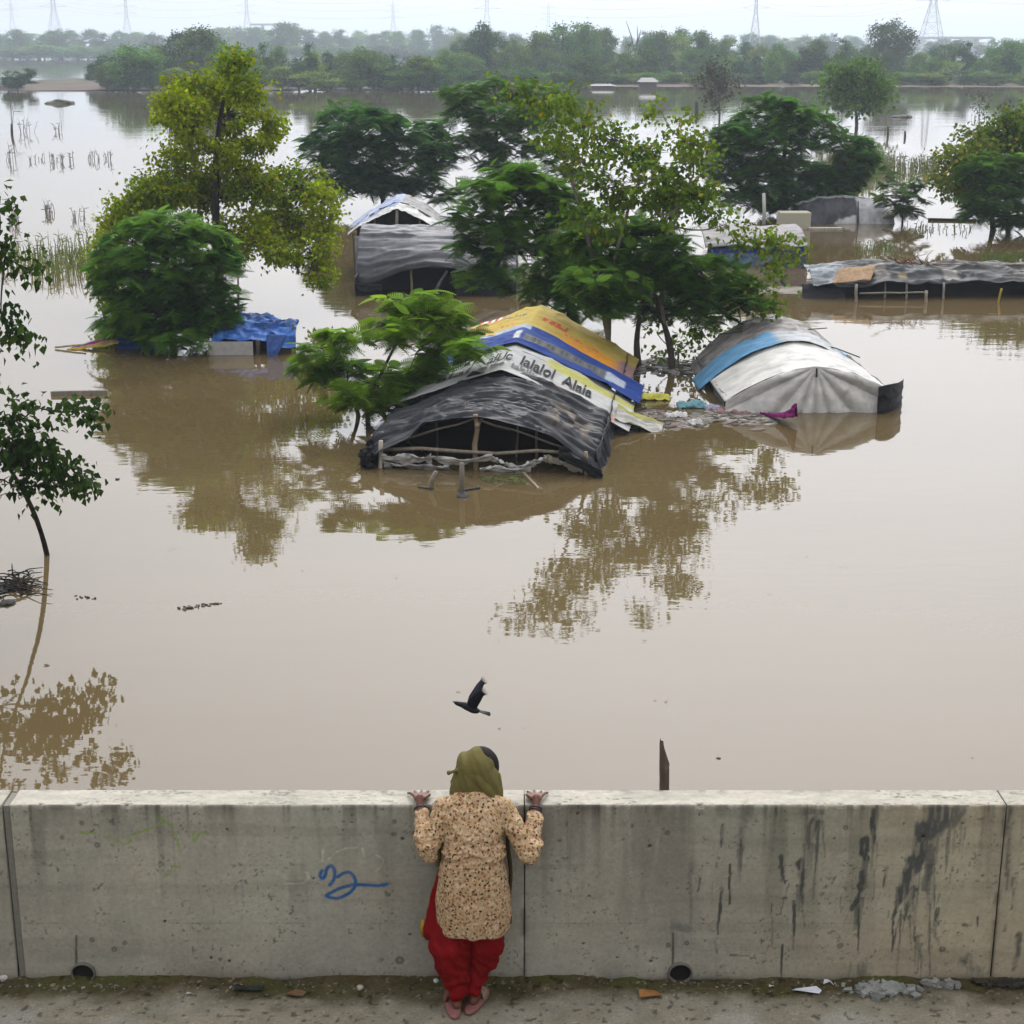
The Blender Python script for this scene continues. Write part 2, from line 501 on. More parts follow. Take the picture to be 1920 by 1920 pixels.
# dark drip stains (x0, y0, x1, y1, half-width, strength) on the right-hand panel
DRIPS = [(742, 390, 735, 475, 9, .8), (815, 400, 812, 560, 7, .6), (812, 470, 810, 500, 13, .8), (768, 545, 766, 700, 8, .85), (735, 640, 722, 820, 8, .9), (700, 620, 695, 700, 5, .5),
         (652, 595, 645, 650, 6, .7), (970, 510, 985, 620, 10, .8), (1050, 540, 1050, 640, 18, .95), (1050, 640, 1060, 790, 7, .7), (1020, 690, 1015, 880, 9, .85), (975, 860, 968, 990, 6, .9),
         (930, 690, 938, 840, 4, .5), (1000, 620, 965, 740, 5, .5), (1090, 380, 1075, 480, 22, .7), (1115, 380, 1095, 680, 8, .7), (1130, 380, 1140, 520, 6, .5), (1060, 340, 1120, 345, 16, .5),
         (1335, 340, 1328, 460, 18, .85), (1300, 450, 1300, 540, 18, .9), (1345, 460, 1330, 690, 4, .5), (1285, 580, 1275, 690, 20, .9), (1265, 690, 1250, 720, 14, .8), (1275, 720, 1272, 880, 6, .8),
         (1250, 560, 1245, 720, 5, .6), (1380, 560, 1370, 640, 7, .7), (1205, 670, 1205, 740, 4, .5),
         (1600, 330, 1560, 430, 60, .8), (1660, 330, 1640, 390, 40, .6), (1545, 400, 1500, 560, 42, .9), (1480, 540, 1440, 650, 34, .9), (1440, 650, 1410, 740, 26, .95), (1480, 640, 1460, 760, 16, .7),
         (1560, 480, 1530, 640, 34, .6), (1410, 740, 1405, 880, 6, .8), (1440, 740, 1420, 1000, 5, .7), (1475, 740, 1478, 880, 5, .6), (1500, 640, 1490, 830, 8, .6), (1570, 560, 1568, 800, 5, .6),
         (1580, 720, 1570, 830, 11, .8), (1550, 700, 1552, 980, 5, .6), (1620, 440, 1615, 600, 5, .6), (1690, 400, 1680, 500, 4, .5), (1635, 580, 1632, 620, 5, .5), (1510, 830, 1500, 870, 16, .8),
         (1740, 750, 1735, 800, 6, .8), (1680, 780, 1720, 785, 6, .6), (1865, 320, 1860, 480, 9, .7), (1880, 600, 1870, 720, 8, .6), (1900, 820, 1890, 960, 12, .7), (1855, 480, 1850, 640, 6, .6),
         (1240, 930, 1235, 990, 8, .6), (1290, 940, 1300, 985, 22, .45), (1700, 920, 1740, 960, 30, .45), (1520, 900, 1515, 990, 6, .6), (1560, 800, 1600, 880, 9, .4), (710, 850, 720, 890, 8, .6), (770, 900, 840, 905, 5, .6),
         (560, 780, 610, 800, 28, .4), (620, 540, 615, 800, 10, .25), (1815, 660, 1800, 700, 7, .7), (1590, 660, 1580, 700, 6, .5), (1430, 760, 1402, 900, 4, .7), (915, 640, 925, 740, 4, .4), (950, 320, 952, 350, 5, .7), (440, 320, 438, 345, 4, .6)]
HOLES = [('L', 280, 312, 10), ('L', 437, 347, 13), ('L', 368, 248, 12), ('L', 500, 240, 11), ('L', 1022, 278, 6), ('L', 1775, 242, 11), ('L', 1773, 297, 11), ('L', 1812, 320, 9), ('L', 415, 772, 12), ('L', 515, 815, 12),
         ('L', 562, 786, 11), ('L', 950, 855, 8), ('L', 1033, 870, 8), ('L', 1800, 865, 20), ('L', 1718, 862, 10), ('L', 1583, 247, 5), ('L', 1410, 498, 6), ('L', 558, 693, 5), ('L', 742, 690, 7), ('L', 1845, 750, 7),
         ('R', 455, 473, 8), ('R', 525, 420, 10), ('R', 1222, 400, 10), ('R', 1178, 443, 5), ('R', 1450, 386, 5), ('R', 1525, 436, 8), ('R', 172, 345, 5), ('R', 238, 735, 5), ('R', 460, 925, 9), ('R', 527, 860, 10),
         ('R', 600, 852, 11), ('R', 1372, 570, 5), ('R', 1600, 875, 12), ('R', 1200, 862, 12), ('R', 196, 855, 5), ('R', 328, 910, 5), ('R', 1680, 384, 5), ('R', 650, 350, 4), ('R', 1020, 425, 4)]

def wall_paint(X, H):
    n1 = fbm(X * 1.3, H * 1.6, 2.0, 5)
    n2 = fbm(X * 7, H * 6, 5.0, 5)
    n3 = fbm(X * 34, H * 30, 9.0, 3)
    vst = fbm(X * 9, H * 0.7, 13.0, 4)
    n4 = fbm(X * 75, H * 70, 19.0, 2)
    base = np.array((0.258, 0.236, 0.188))
    c = base * (0.70 + 0.42 * n1 + 0.24 * n2 + 0.16 * n3 - 0.08 + 0.10 * (n4 - 0.5))[..., None]
    c = c * (1 - 0.30 * sstep(0.48, 0.72, vst) * sstep(0.0, 0.9, H))[..., None]
    vs2 = fbm(X * 3.2, H * 0.35, 101.0, 4)
    c = c * (0.90 + 0.22 * vs2)[..., None]
    hst = fbm(X * 0.8, H * 11, 91.0, 4)
    c = c * (1 - 0.13 * sstep(0.5, 0.7, hst))[..., None]
    g = sstep(0.42, 0.7, fbm(X * 1.1, H * 1.4, 17.0, 3))[..., None]
    c = c * (1 - 0.6 * g) + (c * np.array((0.92, 1.0, 1.02))) * 0.6 * g
    # warmer, yellower concrete towards the right-hand end
    wr = sstep(0.9, 2.6, X)[..., None]
    c = c * (1 + wr * np.array((0.12, 0.06, -0.07)))
    for hb in (0.385, 0.77):
        ln = np.exp(-((H - hb - 0.004 * (n1 - 0.5)) / 0.004) ** 2) * sstep(0.35, 0.55, n2)
        c = c * (1 - 0.16 * ln)[..., None]
    # fine pitting
    pit = sstep(0.72, 0.8, fbm(X * 60, H * 60, 23.0, 2)) * sstep(0.40, 0.62, n2)
    c = c * (1 - 0.55 * pit)[..., None]
    # grime hanging from the coping and rising from the ground
    top = np.exp(-(WH - H) / 0.05) * sstep(0.4, 0.75, fbm(X * 14, H * 1.0, 31.0, 4))
    c = c * (1 - 0.55 * top)[..., None]
    run = np.exp(-(WH - H) / (0.05 + 0.5 * fbm(X * 3, 0 * H, 33.0, 3) ** 3)) * sstep(0.56, 0.70, fbm(X * 34, H * 0.5, 35.0, 3))
    c = c * (1 - 0.5 * run)[..., None]
    foot = np.exp(-H / 0.02) * (0.4 + 0.9 * n2)
    c = c * (1 - np.clip(0.85 * foot, 0, 0.9))[..., None]
    foot2 = np.exp(-H / 0.12) * sstep(0.45, 0.7, fbm(X * 5, H * 4, 37.0, 4))
    c = c * (1 - 0.22 * foot2)[..., None]
    px = 0.0031                      # metres per photograph pixel on the wall face
    def stroke(polys, conv, w, col, op, rough=0.5):
        nonlocal c
        for pl in polys:
            pts = [wxy(*conv(*p)) for p in smooth_pts(pl)]
            xa = min(p[0] for p in pts) - .05; xb = max(p[0] for p in pts) + .05
            if X.max() < xa or X.min() > xb:
                continue
            d, t = seg_dist(X, H, pts)
            a = (1 - sstep(w * 0.55, w * 1.15, d)) * op * (1 - rough + rough * sstep(0.3, 0.6, n3))
            c = c * (1 - a[..., None]) + np.array(col) * a[..., None]
    stroke(YELLOW, ZL, 0.007, (0.23, 0.19, 0.08), 0.4, 0.8)
    stroke(GREY, ZL, 0.007, (0.13, 0.14, 0.15), 0.35, 0.8)
    stroke(GREEN, ZL, 0.008, (0.15, 0.23, 0.03), 0.8, 0.7)
    stroke(WHITE, ZL, 0.0055, (0.42, 0.39, 0.34), 0.75, 0.6)
    stroke(BLUE, ZL, 0.0125, (0.012, 0.075, 0.21), 0.95, 0.12)
    wob = fbm(X * 26, H * 7, 51.0, 4)
    wx = (fbm(X * 9, H * 14, 55.0, 4) - 0.5) * 0.05
    fray = fbm(X * 48, H * 9, 58.0, 4)
    for (x0, y0, x1, y1, w, s) in DRIPS:
        a, b = wxy(*ZR(x0, y0)), wxy(*ZR(x1, y1))
        if X.max() < min(a[0], b[0]) - .2 or X.min() > max(a[0], b[0]) + .2:
            continue
        d, t = seg_dist(X + wx * (1 if w > 10 else 0.35), H + wx * 0.6, [a, b])
        ww = w / 2.087 * px
        ww = ww * (1.0 - 0.5 * t) * (0.25 + 1.6 * wob)
        k = (1 - sstep(0.6, 1.15, d / ww)) * min(1.0, s * 1.15) * (0.45 + 0.55 * sstep(0.38, 0.50, fray))
        if w >= 13:      # fingers of dried drips below the wider splashes
            x0_, x1_ = min(a[0], b[0]) - w * px * 0.35, max(a[0], b[0]) + w * px * 0.35
            yb_ = min(a[1], b[1])
            reach = 0.22 * sstep(0.40, 0.62, fbm(X * 62, 0.5 + 0 * H, 60.0 + w, 3)) * sstep(x0_ - .01, x0_ + .01, X) * (1 - sstep(x1_ - .01, x1_ + .01, X))
            below = (yb_ + 0.03 - H)
            k = np.maximum(k, 0.75 * s * (below > 0) * (below < reach) * sstep(0.45, 0.58, fbm(X * 62, 0.5 + 0 * H, 60.0 + w, 3)) * (1 - 0.6 * below / 0.22))
        tint = np.array((0.050, 0.051, 0.046)) * (0.7 + 0.6 * n3)[..., None] + (0.012 if w > 25 else 0.0)
        c = c * (1 - k[..., None]) + tint * k[..., None]
    for side, x, y, r in HOLES:
        a = wxy(*(ZL if side == 'L' else ZR)(x, y))
        rr = r / (2.4 if side == 'L' else 2.087) * px
        d = np.hypot(X - a[0], H - a[1]) / rr * (0.8 + 0.5 * n3)
        if r >= 10:
            k = (1 - sstep(0.75, 1.15, d)) * 0.35 + (1 - sstep(0.1, 0.45, np.abs(d - 0.85))) * 0.4
        else:
            k = (1 - sstep(0.6, 1.1, d)) * 0.92
        c = c * (1 - k[..., None]) + np.array((0.03, 0.028, 0.022)) * k[..., None]
    for jx in (0.0725, 2.869):
        kd = np.exp(-np.abs(X - jx) / 0.012) * sstep(0.35, 0.6, fbm(X * 20, H * 9, 121.0, 4)) * 0.75
        c = c * (1 - kd[..., None])
    # rust / damp plume above the left drain
    for (u, v0, v1, w) in ((143, 1755, 1812, .008), (1262, 1750, 1812, .01)):
        a, b = wxy(u, v0), wxy(u, v1)
        d, t = seg_dist(X, H, [a, b])
        k = (1 - sstep(0.3, 1.4, d / (w * (0.5 + wob)))) * 0.85
        c = c * (1 - k[..., None]) + np.array((0.035, 0.03, 0.025)) * k[..., None]
    depth = np.zeros_like(X)
    for side, x, y, r in HOLES:
        if r < 10:
            a = wxy(*(ZL if side == 'L' else ZR)(x, y))
            rr = r / (2.4 if side == 'L' else 2.087) * px
            depth += 0.012 * (1 - sstep(0.5, 1.1, np.hypot(X - a[0], H - a[1]) / rr))
    return c, depth, n1, n2, n3

def wall_panel(xa, xb, dx):
    nx = max(4, int((xb - xa) / dx))
    xs = np.linspace(xa, xb, nx)
    hs = np.linspace(-0.05, WH - 0.012, int(WH / dx))
    prof = [(0.0, h) for h in hs] + [(0.002, WH - 0.006), (0.008, WH - 0.001)]
    nf = len(prof)
    ty = np.linspace(0.014, WT - 0.012, 24)
    prof += [(float(t), WH) for t in ty] + [(WT - 0.004, WH - 0.004), (WT, WH - 0.012), (WT, WH - 0.2), (WT, -0.3)]
    prof = np.array(prof)
    X = np.repeat(xs[:, None], len(prof), 1)
    Yo = np.repeat(prof[None, :, 0], nx, 0)
    Hh = np.repeat(prof[None, :, 1], nx, 0)
    c = np.zeros(X.shape + (3,))
    c[:, :nf], dep, n1, n2, n3 = wall_paint(X[:, :nf], Hh[:, :nf])
    Y = WY + Yo
    Y[:, :nf] += dep + 0.004 * (n1 - 0.5) + 0.0022 * (n3 - 0.5)
    # top: paler weathered coping with cracks and chipped arrises
    T = slice(nf, len(prof))
    m1 = fbm(X[:, T] * 2.3, Yo[:, T] * 9, 61.0, 5); m2 = fbm(X[:, T] * 16, Yo[:, T] * 40, 66.0, 4)
    ct = np.array((0.315, 0.296, 0.245)) * (0.60 + 0.42 * m1 + 0.36 * m2)[..., None]
    crack = (1 - sstep(0.0, 0.018, np.abs(fbm(X[:, T] * 3.5, Yo[:, T] * 26, 71.0, 5) - 0.5))) * sstep(0.5, 0.62, fbm(X[:, T] * 1.7, 3.0, 76.0, 3))
    edge = np.exp(-(Yo[:, T]) / 0.02) * sstep(0.55, 0.7, fbm(X[:, T] * 30, Yo[:, T] * 20, 79.0, 3)) + np.exp(-(WT - Yo[:, T]) / 0.03) * sstep(0.5, 0.66, fbm(X[:, T] * 24, Yo[:, T] * 20, 83.0, 3))
    ct = ct * (1 - 0.55 * np.clip(crack, 0, 1))[..., None] * (1 - 0.6 * np.clip(edge, 0, 1))[..., None]
    c[:, T] = ct
    Z = PZ + Hh
    Z[:, T] += 0.006 * (m1 - 0.5) - 0.006 * crack
    chip = sstep(0.66, 0.8, fbm(X[:, nf - 3:nf + 2] * 22, 1.0, 88.0, 3))
    Z[:, nf - 3:nf + 2] -= 0.016 * chip
    Y[:, nf - 3:nf + 1] += 0.011 * chip[:, :4]
    npf = len(prof)
    V = np.stack((X, Y, Z), -1).reshape(-1, 3)
    F = grid_faces(nx, npf)[:, ::-1]
    F = F[:, ::-1]
    faces = np.concatenate((F,))
    # end caps as fans of quads closed with a mid column
    return V, faces, c.reshape(-1, 3), nx, npf

def build_panel(xa, xb, dx, parent):
    V, F, c, nx, npf = wall_panel(xa, xb, dx)
    me = mk_mesh('panel', V, F, c, True)
    bm = bmesh.new(); bm.from_mesh(me)
    bm.verts.ensure_lookup_table()
    for col in (0, nx - 1):
        vs_ = [bm.verts[col * npf + k] for k in range(npf)]
        try:
            bm.faces.new(vs_ if col == 0 else vs_[::-1])
        except ValueError:
            pass
    bm.normal_update()
    bm.to_mesh(me); bm.free()
    return link('panel', me, M['concrete'], parent)

wall = tag(empty('parapet_wall', (0, WY, PZ)), 'weathered grey concrete parapet wall along the pavement edge with graffiti and drip stains', 'wall')
for xa, xb, dx in ((-9.0, -5.96, 0.05), (-5.93, -2.962, 0.02), (-2.915, 0.0695, 0.0072), (0.0755, 2.865, 0.0072), (2.873, 5.8, 0.014), (5.83, 8.9, 0.05)):
    pn = build_panel(xa, xb, dx, wall)
    if dx == 0.0072 and xa < 0:
        pn['label'] = 'panel scrawled with a blue squiggle and faint green and white marks'
    elif dx == 0.0072:
        pn['label'] = 'panel streaked with long dark drip stains'
# mortar strip standing in the left-hand joint and the dark filler behind the open joints
mb = MB(); mb.box((-2.9385, WY + 0.1, PZ + WH / 2 - 0.004), (0.034, 0.17, WH - 0.012), col=(0.16, 0.15, 0.125))
mb.build('joint_filler', M['concrete'], wall, smooth=False)
for jx, w in ((0.0725, 0.007), (2.869, 0.009)):
    mb = MB(); mb.box((jx, WY + 0.11, PZ + WH / 2 - 0.01), (w, 0.18, WH - 0.03), col=(0.02, 0.018, 0.014))
    mb.build('joint_filler', M['concrete'], wall, smooth=False)
# drain pipes through the foot of the wall
def drain(u, v):
    x, h = wxy(u, v)
    h = max(h, 0.058)
    n = 28
    R0, R1, out = 0.073, 0.064, 0.024
    mb = MB()
    rings = [(R0, 0.01), (R0, -out), ((R0 + R1) / 2, -out - 0.004), (R1, -out), (R1, 0.0015)]
    vs_, fs_ = [], []
    for r, y in rings:
        for k in range(n):
            a = 2 * math.pi * k / n
            vs_.append((x + r * math.cos(a), WY + y, PZ + h + r * math.sin(a) * 0.92))
    for i in range(len(rings) - 1):
        for k in range(n):
            k2 = (k + 1) % n
            fs_.append((i * n + k, i * n + k2, (i + 1) * n + k2, (i + 1) * n + k))
    mb.add(vs_, fs_, (0.11, 0.10, 0.085))
    o = mb.build('drain_pipe', M['concrete'], wall)
    mb = MB()
    vs_ = [(x + R1 * 1.02 * math.cos(2 * math.pi * k / n), WY - 0.004, PZ + h + R1 * 1.02 * math.sin(2 * math.pi * k / n) * 0.92) for k in range(n)]
    mb.add(vs_, [tuple(range(n))], (0.012, 0.011, 0.01))
    mb.build('bore_shade_disc', M['concrete'], o, smooth=False)  # near-black disc paints the shade inside the pipe mouth
drain(157, 1822); drain(1275, 1828)

# ================================================================== TREES
def unit(a):
    return a / (np.linalg.norm(a, axis=-1, keepdims=True) + 1e-9)

LEAF_V = np.array(((0, 0, 0), (0.40, 0.38, 0.07), (0.0, 1.0, -0.10), (-0.40, 0.38, 0.07)))
LEAF_F = np.array(((0, 1, 2, 3),))
def frond_template(N=10, plen=0.36):
    V, F = [], []
    for i in range(N):
        t = 0.12 + 0.88 * i / (N - 1)
        L = plen * math.sin(math.pi * (0.16 + 0.78 * t)) + 0.05
        y, z = t, -0.38 * t * t
        for s in (-1, 1):
            b = len(V)
            V += [(0, y - 0.042, z), (0, y + 0.042, z), (s * L, y + 0.10, z - 0.10 * L - 0.03), (s * L * 0.9, y + 0.03, z - 0.10 * L - 0.03)]
            F.append((b, b + 1, b + 2, b + 3) if s > 0 else (b, b + 3, b + 2, b + 1))
    return np.array(V), np.array(F)
FROND_V, FROND_F = frond_template()

def place(TV, TF, pos, dirv, roll, size, colors):
    n = len(pos)
    d = unit(dirv)
    ref = np.tile(np.array((0, 0, 1.0)), (n, 1))
    ref[np.abs(d[:, 2]) > 0.95] = (1, 0, 0)
    s = unit(np.cross(d, ref)); u = np.cross(s, d)
    cr, sr = np.cos(roll)[:, None], np.sin(roll)[:, None]
    s2 = s * cr + u * sr; u2 = -s * sr + u * cr
    V = pos[:, None] + size[:, None, None] * (TV[None, :, 0:1] * s2[:, None] + TV[None, :, 1:2] * d[:, None] + TV[None, :, 2:3] * u2[:, None])
    F = TF[None] + (np.arange(n) * len(TV))[:, None, None]
    C = np.repeat(colors, len(TV), axis=0)
    return V.reshape(-1, 3), F.reshape(-1, TF.shape[1]), C

def limb(mb, a, b, ra, rb, rng, n=5, sag=0.12, sides=6, col=(0.08, 0.065, 0.05)):
    a, b = np.asarray(a, float), np.asarray(b, float)
    L = np.linalg.norm(b - a)
    off = rng.normal(0, sag * L, 3) * np.array((1, 1, 0.5))
    pts, rs = [], []
    for i in range(n):
        t = i / (n - 1)
        w = 4 * t * (1 - t)
        pts.append(a * (1 - t) + b * t + off * w * 0.5 + np.array((0, 0, -0.10 * L * w)))
        rs.append(ra * (1 - t) + rb * t)
    mb.tube(pts, rs, sides, col)

def make_crown_arrays(clumps, style, leaf, dens, colA, colB, rng, shell=0.55, yellow=0.0, droop=0.5, tips=None, mb=None, twig_col=(0.07, 0.055, 0.04), twig_r=0.012, gap=0.40, gap_scale=1.7):
    """clumps: list of (centre, rx, ry, rz). Returns verts, faces, colors of many single leaves or fronds"""
    P, D, S, R, C = [], [], [], [], []
    colA, colB = np.array(colA), np.array(colB)
    for (c, rx, ry, rz) in clumps:
        tint = rng.random()
        area = (rx * rz + rx * ry + ry * rz) / 3
        if style == 'leaf':
            nt = max(5, int(dens * area * 24))
            e = unit(rng.normal(size=(nt, 3)))
            rad = shell + (1 - shell) * rng.random((nt, 1)) ** 0.7
            rad *= rng.uniform(0.75, 1.18, (nt, 1))
            tw = c + e * rad * np.array((rx, ry, rz))
            if mb is not None:
                for p in tw[::3]:
                    limb(mb, c + (p - c) * 0.05, p, twig_r, twig_r * 0.4, rng, 3, 0.15, 4, twig_col)
            m = 12
            base = np.repeat(tw, m, 0)
            out = np.repeat(e, m, 0)
            pos = base + rng.normal(0, leaf * 1.25, base.shape) * np.array((1, 1, 0.8))
            dr = out * 0.6 + rng.normal(0, 0.55, base.shape) + np.array((0, 0, -droop))
            sz = leaf * rng.uniform(0.7, 1.25, len(pos))
            P.append(pos); D.append(dr); S.append(sz); R.append(rng.uniform(-1.2, 1.2, len(pos)))
            k = np.clip(0.55 * tint + 0.45 * np.repeat(rng.random(nt), m) + rng.normal(0, 0.12, len(pos)), 0, 1)[:, None]
            col = (colA * (1 - k) + colB * k) * rng.uniform(0.7, 1.3, (len(pos), 1)) * np.repeat(rng.uniform(0.7, 1.3, (nt, 1)), m, 0)
            if yellow:
                yl = rng.random(len(pos)) < yellow
                col[yl] = np.array((0.30, 0.25, 0.012)) * rng.uniform(0.7, 1.15, (yl.sum(), 1))
            C.append(col)
        else:
            per = 7
            nr = max(3, int(dens * area * 6.0))
            e = rng.normal(size=(nr, 3)); e[:, 2] = e[:, 2] * 0.85 + 0.15
            e = unit(e)
            rad = rng.uniform(0.25, 1.0, (nr, 1)) ** 0.55
            tip = c + e * rad * np.array((rx, ry, rz))
            if mb is not None:
                for p in tip[::4]:
                    limb(mb, c + (p - c) * 0.05, p, twig_r, twig_r * 0.4, rng, 3, 0.12, 4, twig_col)
            nf = nr * per
            az = np.repeat(rng.uniform(0, 6.28, nr), per) + np.tile(np.arange(per) * 6.283 / per, nr) + rng.normal(0, 0.25, nf)
            el = rng.normal(0.05, 0.28, nf)
            dr = np.stack((np.cos(az) * np.cos(el), np.sin(az) * np.cos(el), np.sin(el)), -1) + 0.45 * np.repeat(e * np.array((1, 1, 0.2)), per, 0)
            pos = np.repeat(tip, per, 0) + rng.normal(0, leaf * 0.14, (nf, 3))
            sz = leaf * rng.uniform(0.7, 1.25, nf)
            P.append(pos); D.append(dr); S.append(sz); R.append(rng.normal(0, 0.35, nf))
            ro = np.repeat(rng.random(nr), per)
            k = np.clip(0.4 * tint + 0.6 * ro + rng.normal(0, 0.12, nf), 0, 1)[:, None]
            C.append((colA * (1 - k) + colB * k) * rng.uniform(0.75, 1.25, (nf, 1)) * np.repeat(rng.uniform(0.6, 1.45, (nr, 1)), per, 0))
    P, D, S, R, C = map(np.concatenate, (P, D, S, R, C))
    go = rng.uniform(0, 100)
    gs = gap_scale
    gnoise = fbm(P[:, 0] * gs + go, P[:, 1] * gs, P[:, 2] * gs * 1.25, 3)
    keep = (P[:, 2] > 0.02) & (gnoise > gap)
    P, D, S, R, C = P[keep], D[keep], S[keep], R[keep], C[keep]
    TV, TF = (LEAF_V, LEAF_F) if style == 'leaf' else (FROND_V, FROND_F)
    return place(TV, TF, P, D, R, S, C), (P, D, R, S, C)

def px_clumps(cl, y, rng, spread=0.45, ysq=1.0):
    """clump readings (u, v, ru, rv) -> centres and radii in metres around depth y"""
    us = [c[0] for c in cl]
    half = 0.5 * (max(us) - min(us)) * mpp(960, 400, y)
    out = []
    for (u, v, ru, rv) in cl:
        yy = y + rng.uniform(-1, 1) * half * spread
        p = at_y(u, v, yy); m = mpp(u, v, yy)
        rx, rz = ru * m, rv * m
        out.append((p, rx, max(0.8 * rx, rz) * ysq, rz * 1.05))
    return out

def tree(name, label, y, trunk_px, clumps_px, style, leaf, dens, colA, colB, seed, r0=0.16, bark=(0.075, 0.06, 0.045), cat='tree', shell=0.55, yellow=0.0, spread=0.45, droop=0.5, group=None, extra_trunks=(), leaf_parts=0, twig_r=0.012, gap=0.43, gap_scale=1.7):
    rng = np.random.default_rng(seed)
    if style == 'frond':
        gap = 0.405
        clumps_px = [(u, v, ru * 1.12, rv * 1.16) for u, v, ru, rv in clumps_px]
    base = at_z(trunk_px[0][0], trunk_px[0][1], 0.0)
    y = base[1] if y is None else y
    root = tag(empty(name, (base[0], base[1], 0)), label, cat, group)
    cl = px_clumps(clumps_px, y, rng, spread)
    mb = MB()
    nodes = []
    for path in (trunk_px,) + tuple(extra_trunks):
        b = at_z(path[0][0], path[0][1], 0.0)
        pts = [at_y(u, v, b[1] + (y - b[1]) * i / (len(path) - 1)) for i, (u, v) in enumerate(path)]
        pts[0] = b
        pts = [pts[0] + np.array((0, 0, -0.7))] + pts
        sp = smooth_pts(pts, 4)
        nn = len(sp)
        rs = [r0 * (1.15 - 0.8 * i / (nn - 1)) * (0.92 + 0.16 * rng.random()) for i in range(nn)]
        mb.tube(sp, rs, 9, bark)
        nodes += [(p, r) for p, r in zip(sp, rs)][4:]
    order = sorted(range(len(cl)), key=lambda i: min(np.linalg.norm(cl[i][0] - p) for p, _ in nodes))
    for i in order:
        c = cl[i][0]
        best = min(nodes, key=lambda q: np.linalg.norm(c - q[0]) + 0.8 * max(0.0, q[0][2] - c[2]) - 1.2 * q[1])
        ra = min(best[1] * 0.7, 0.02 + 0.03 * np.linalg.norm(c - best[0]))
        rb = max(0.014, ra * 0.5)
        limb(mb, best[0], c, ra, rb, rng, 6, 0.10, 6, bark)
        nodes.append((c, rb))
    (V, F, C), raw = make_crown_arrays(cl, style, leaf, dens, colA, colB, rng, shell, yellow, droop, mb=mb, twig_col=bark, twig_r=twig_r, gap=gap, gap_scale=gap_scale)
    mb.build('trunk', M['bark'], root)
    if leaf_parts:
        P, D, R, S, Cc = raw
        dist = np.abs((P[:, 0] / np.maximum(P[:, 1], 1)) + 0.262)
        inview = (P[:, 0] / P[:, 1] > -0.335)
        idx = np.where(inview)[0]
        sel = rng.choice(idx, min(leaf_parts, len(idx)), replace=False)
        rest = np.setdiff1d(np.arange(len(P)), sel)
        V, F, C = place(LEAF_V, LEAF_F, P[rest], D[rest], R[rest], S[rest], Cc[rest])
        co = link('crown', mk_mesh('crown', V, F, C, False), M['leaf'], root)
        variants = []
        for k in range(6):
            kc = (np.array(colA) * (1 - k / 5) + np.array(colB) * k / 5)
            me = mk_mesh('leaf', LEAF_V, LEAF_F, np.tile(kc, (4, 1)), False)
            me.materials.append(M['leaf'])
            variants.append(me)
        for i in sel:
            d = Vector(D[i]).normalized()
            q = d.to_track_quat('Y', 'Z')
            o = bpy.data.objects.new('leaf', variants[rng.integers(6)])
            COL.objects.link(o)
            o.parent = co
            o.rotation_mode = 'QUATERNION'
            o.rotation_quaternion = q
            o.location = tuple(P[i]); o.scale = (S[i],) * 3
    else:
        link('crown', mk_mesh('crown', V, F, C, False), M['leaf'], root)
    print('TREE', label[:30], len(F))
    return root

OLIVE = ((0.110, 0.185, 0.004), (0.285, 0.345, 0.006))
DARKF = ((0.030, 0.105, 0.014), (0.07, 0.17, 0.018))
MIDF = ((0.018, 0.050, 0.009), (0.055, 0.105, 0.016))

tree('fig_tree', 'tall yellow-green tree with a narrow peaked top rising from the flood on the left', None,
     [(412, 582), (408, 480), (404, 370), (408, 260), (425, 150)],
     [(440, 122, 32, 24), (345, 150, 36, 18), (398, 165, 46, 28), (468, 178, 42, 32), (335, 195, 46, 24), (425, 215, 66, 36), (500, 228, 40, 28), (355, 240, 52, 30), (318, 222, 30, 20), (470, 262, 48, 22),
      (400, 285, 52, 26), (325, 300, 42, 22), (440, 312, 46, 20), (300, 360, 56, 36), (255, 392, 52, 36), (395, 370, 56, 36), (345, 342, 52, 30), (480, 350, 52, 36), (560, 352, 62, 42), (606, 400, 34, 46),
      (540, 420, 66, 42), (588, 478, 42, 36), (602, 520, 20, 16), (462, 428, 52, 34), (212, 430, 28, 38), (196, 500, 24, 48), (210, 548, 22, 30), (238, 445, 44, 44), (430, 470, 36, 26), (512, 470, 40, 22)],
     'leaf', 0.135, 13.5, OLIVE[0], OLIVE[1], 11, r0=0.17, bark=(0.045, 0.038, 0.032), yellow=0.05, gap=0.42, gap_scale=1.3)

tree('feathery_tree', 'dense dark green feathery tree beside the blue tarpaulin shelter', None,
     [(325, 655), (322, 610), (318, 540), (312, 470)],
     [(310, 425, 74, 24), (250, 455, 56, 34), (370, 455, 62, 34), (412, 500, 34, 40), (232, 520, 48, 40), (310, 505, 86, 44), (390, 550, 56, 40), (262, 578, 56, 34), (330, 595, 76, 40), (245, 618, 44, 16),
      (318, 632, 56, 20), (400, 600, 40, 26), (216, 600, 26, 16), (305, 560, 60, 40)],
     'frond', 0.36, 17, (0.036, 0.118, 0.015), (0.12, 0.245, 0.020), 12, r0=0.12)

tree('feathery_sapling', 'bushy feathery green sapling in front of the striped banner roof', None,
     [(690, 792), (692, 750), (720, 690), (760, 610)],
     [(760, 556, 46, 16), (800, 586, 66, 20), (834, 624, 56, 20), (742, 618, 46, 22), (884, 656, 36, 18), (782, 660, 46, 24), (604, 652, 44, 26), (642, 632, 34, 18), (590, 690, 34, 24), (650, 690, 36, 24),
      (702, 720, 56, 28), (762, 720, 52, 24), (660, 742, 44, 18), (742, 766, 40, 16), (806, 700, 34, 20)],
     'frond', 0.36, 19, (0.0571, 0.1466, 0.0095), (0.1932, 0.3191, 0.0152), 13, r0=0.06, extra_trunks=([(672, 780), (655, 740), (620, 680)],))

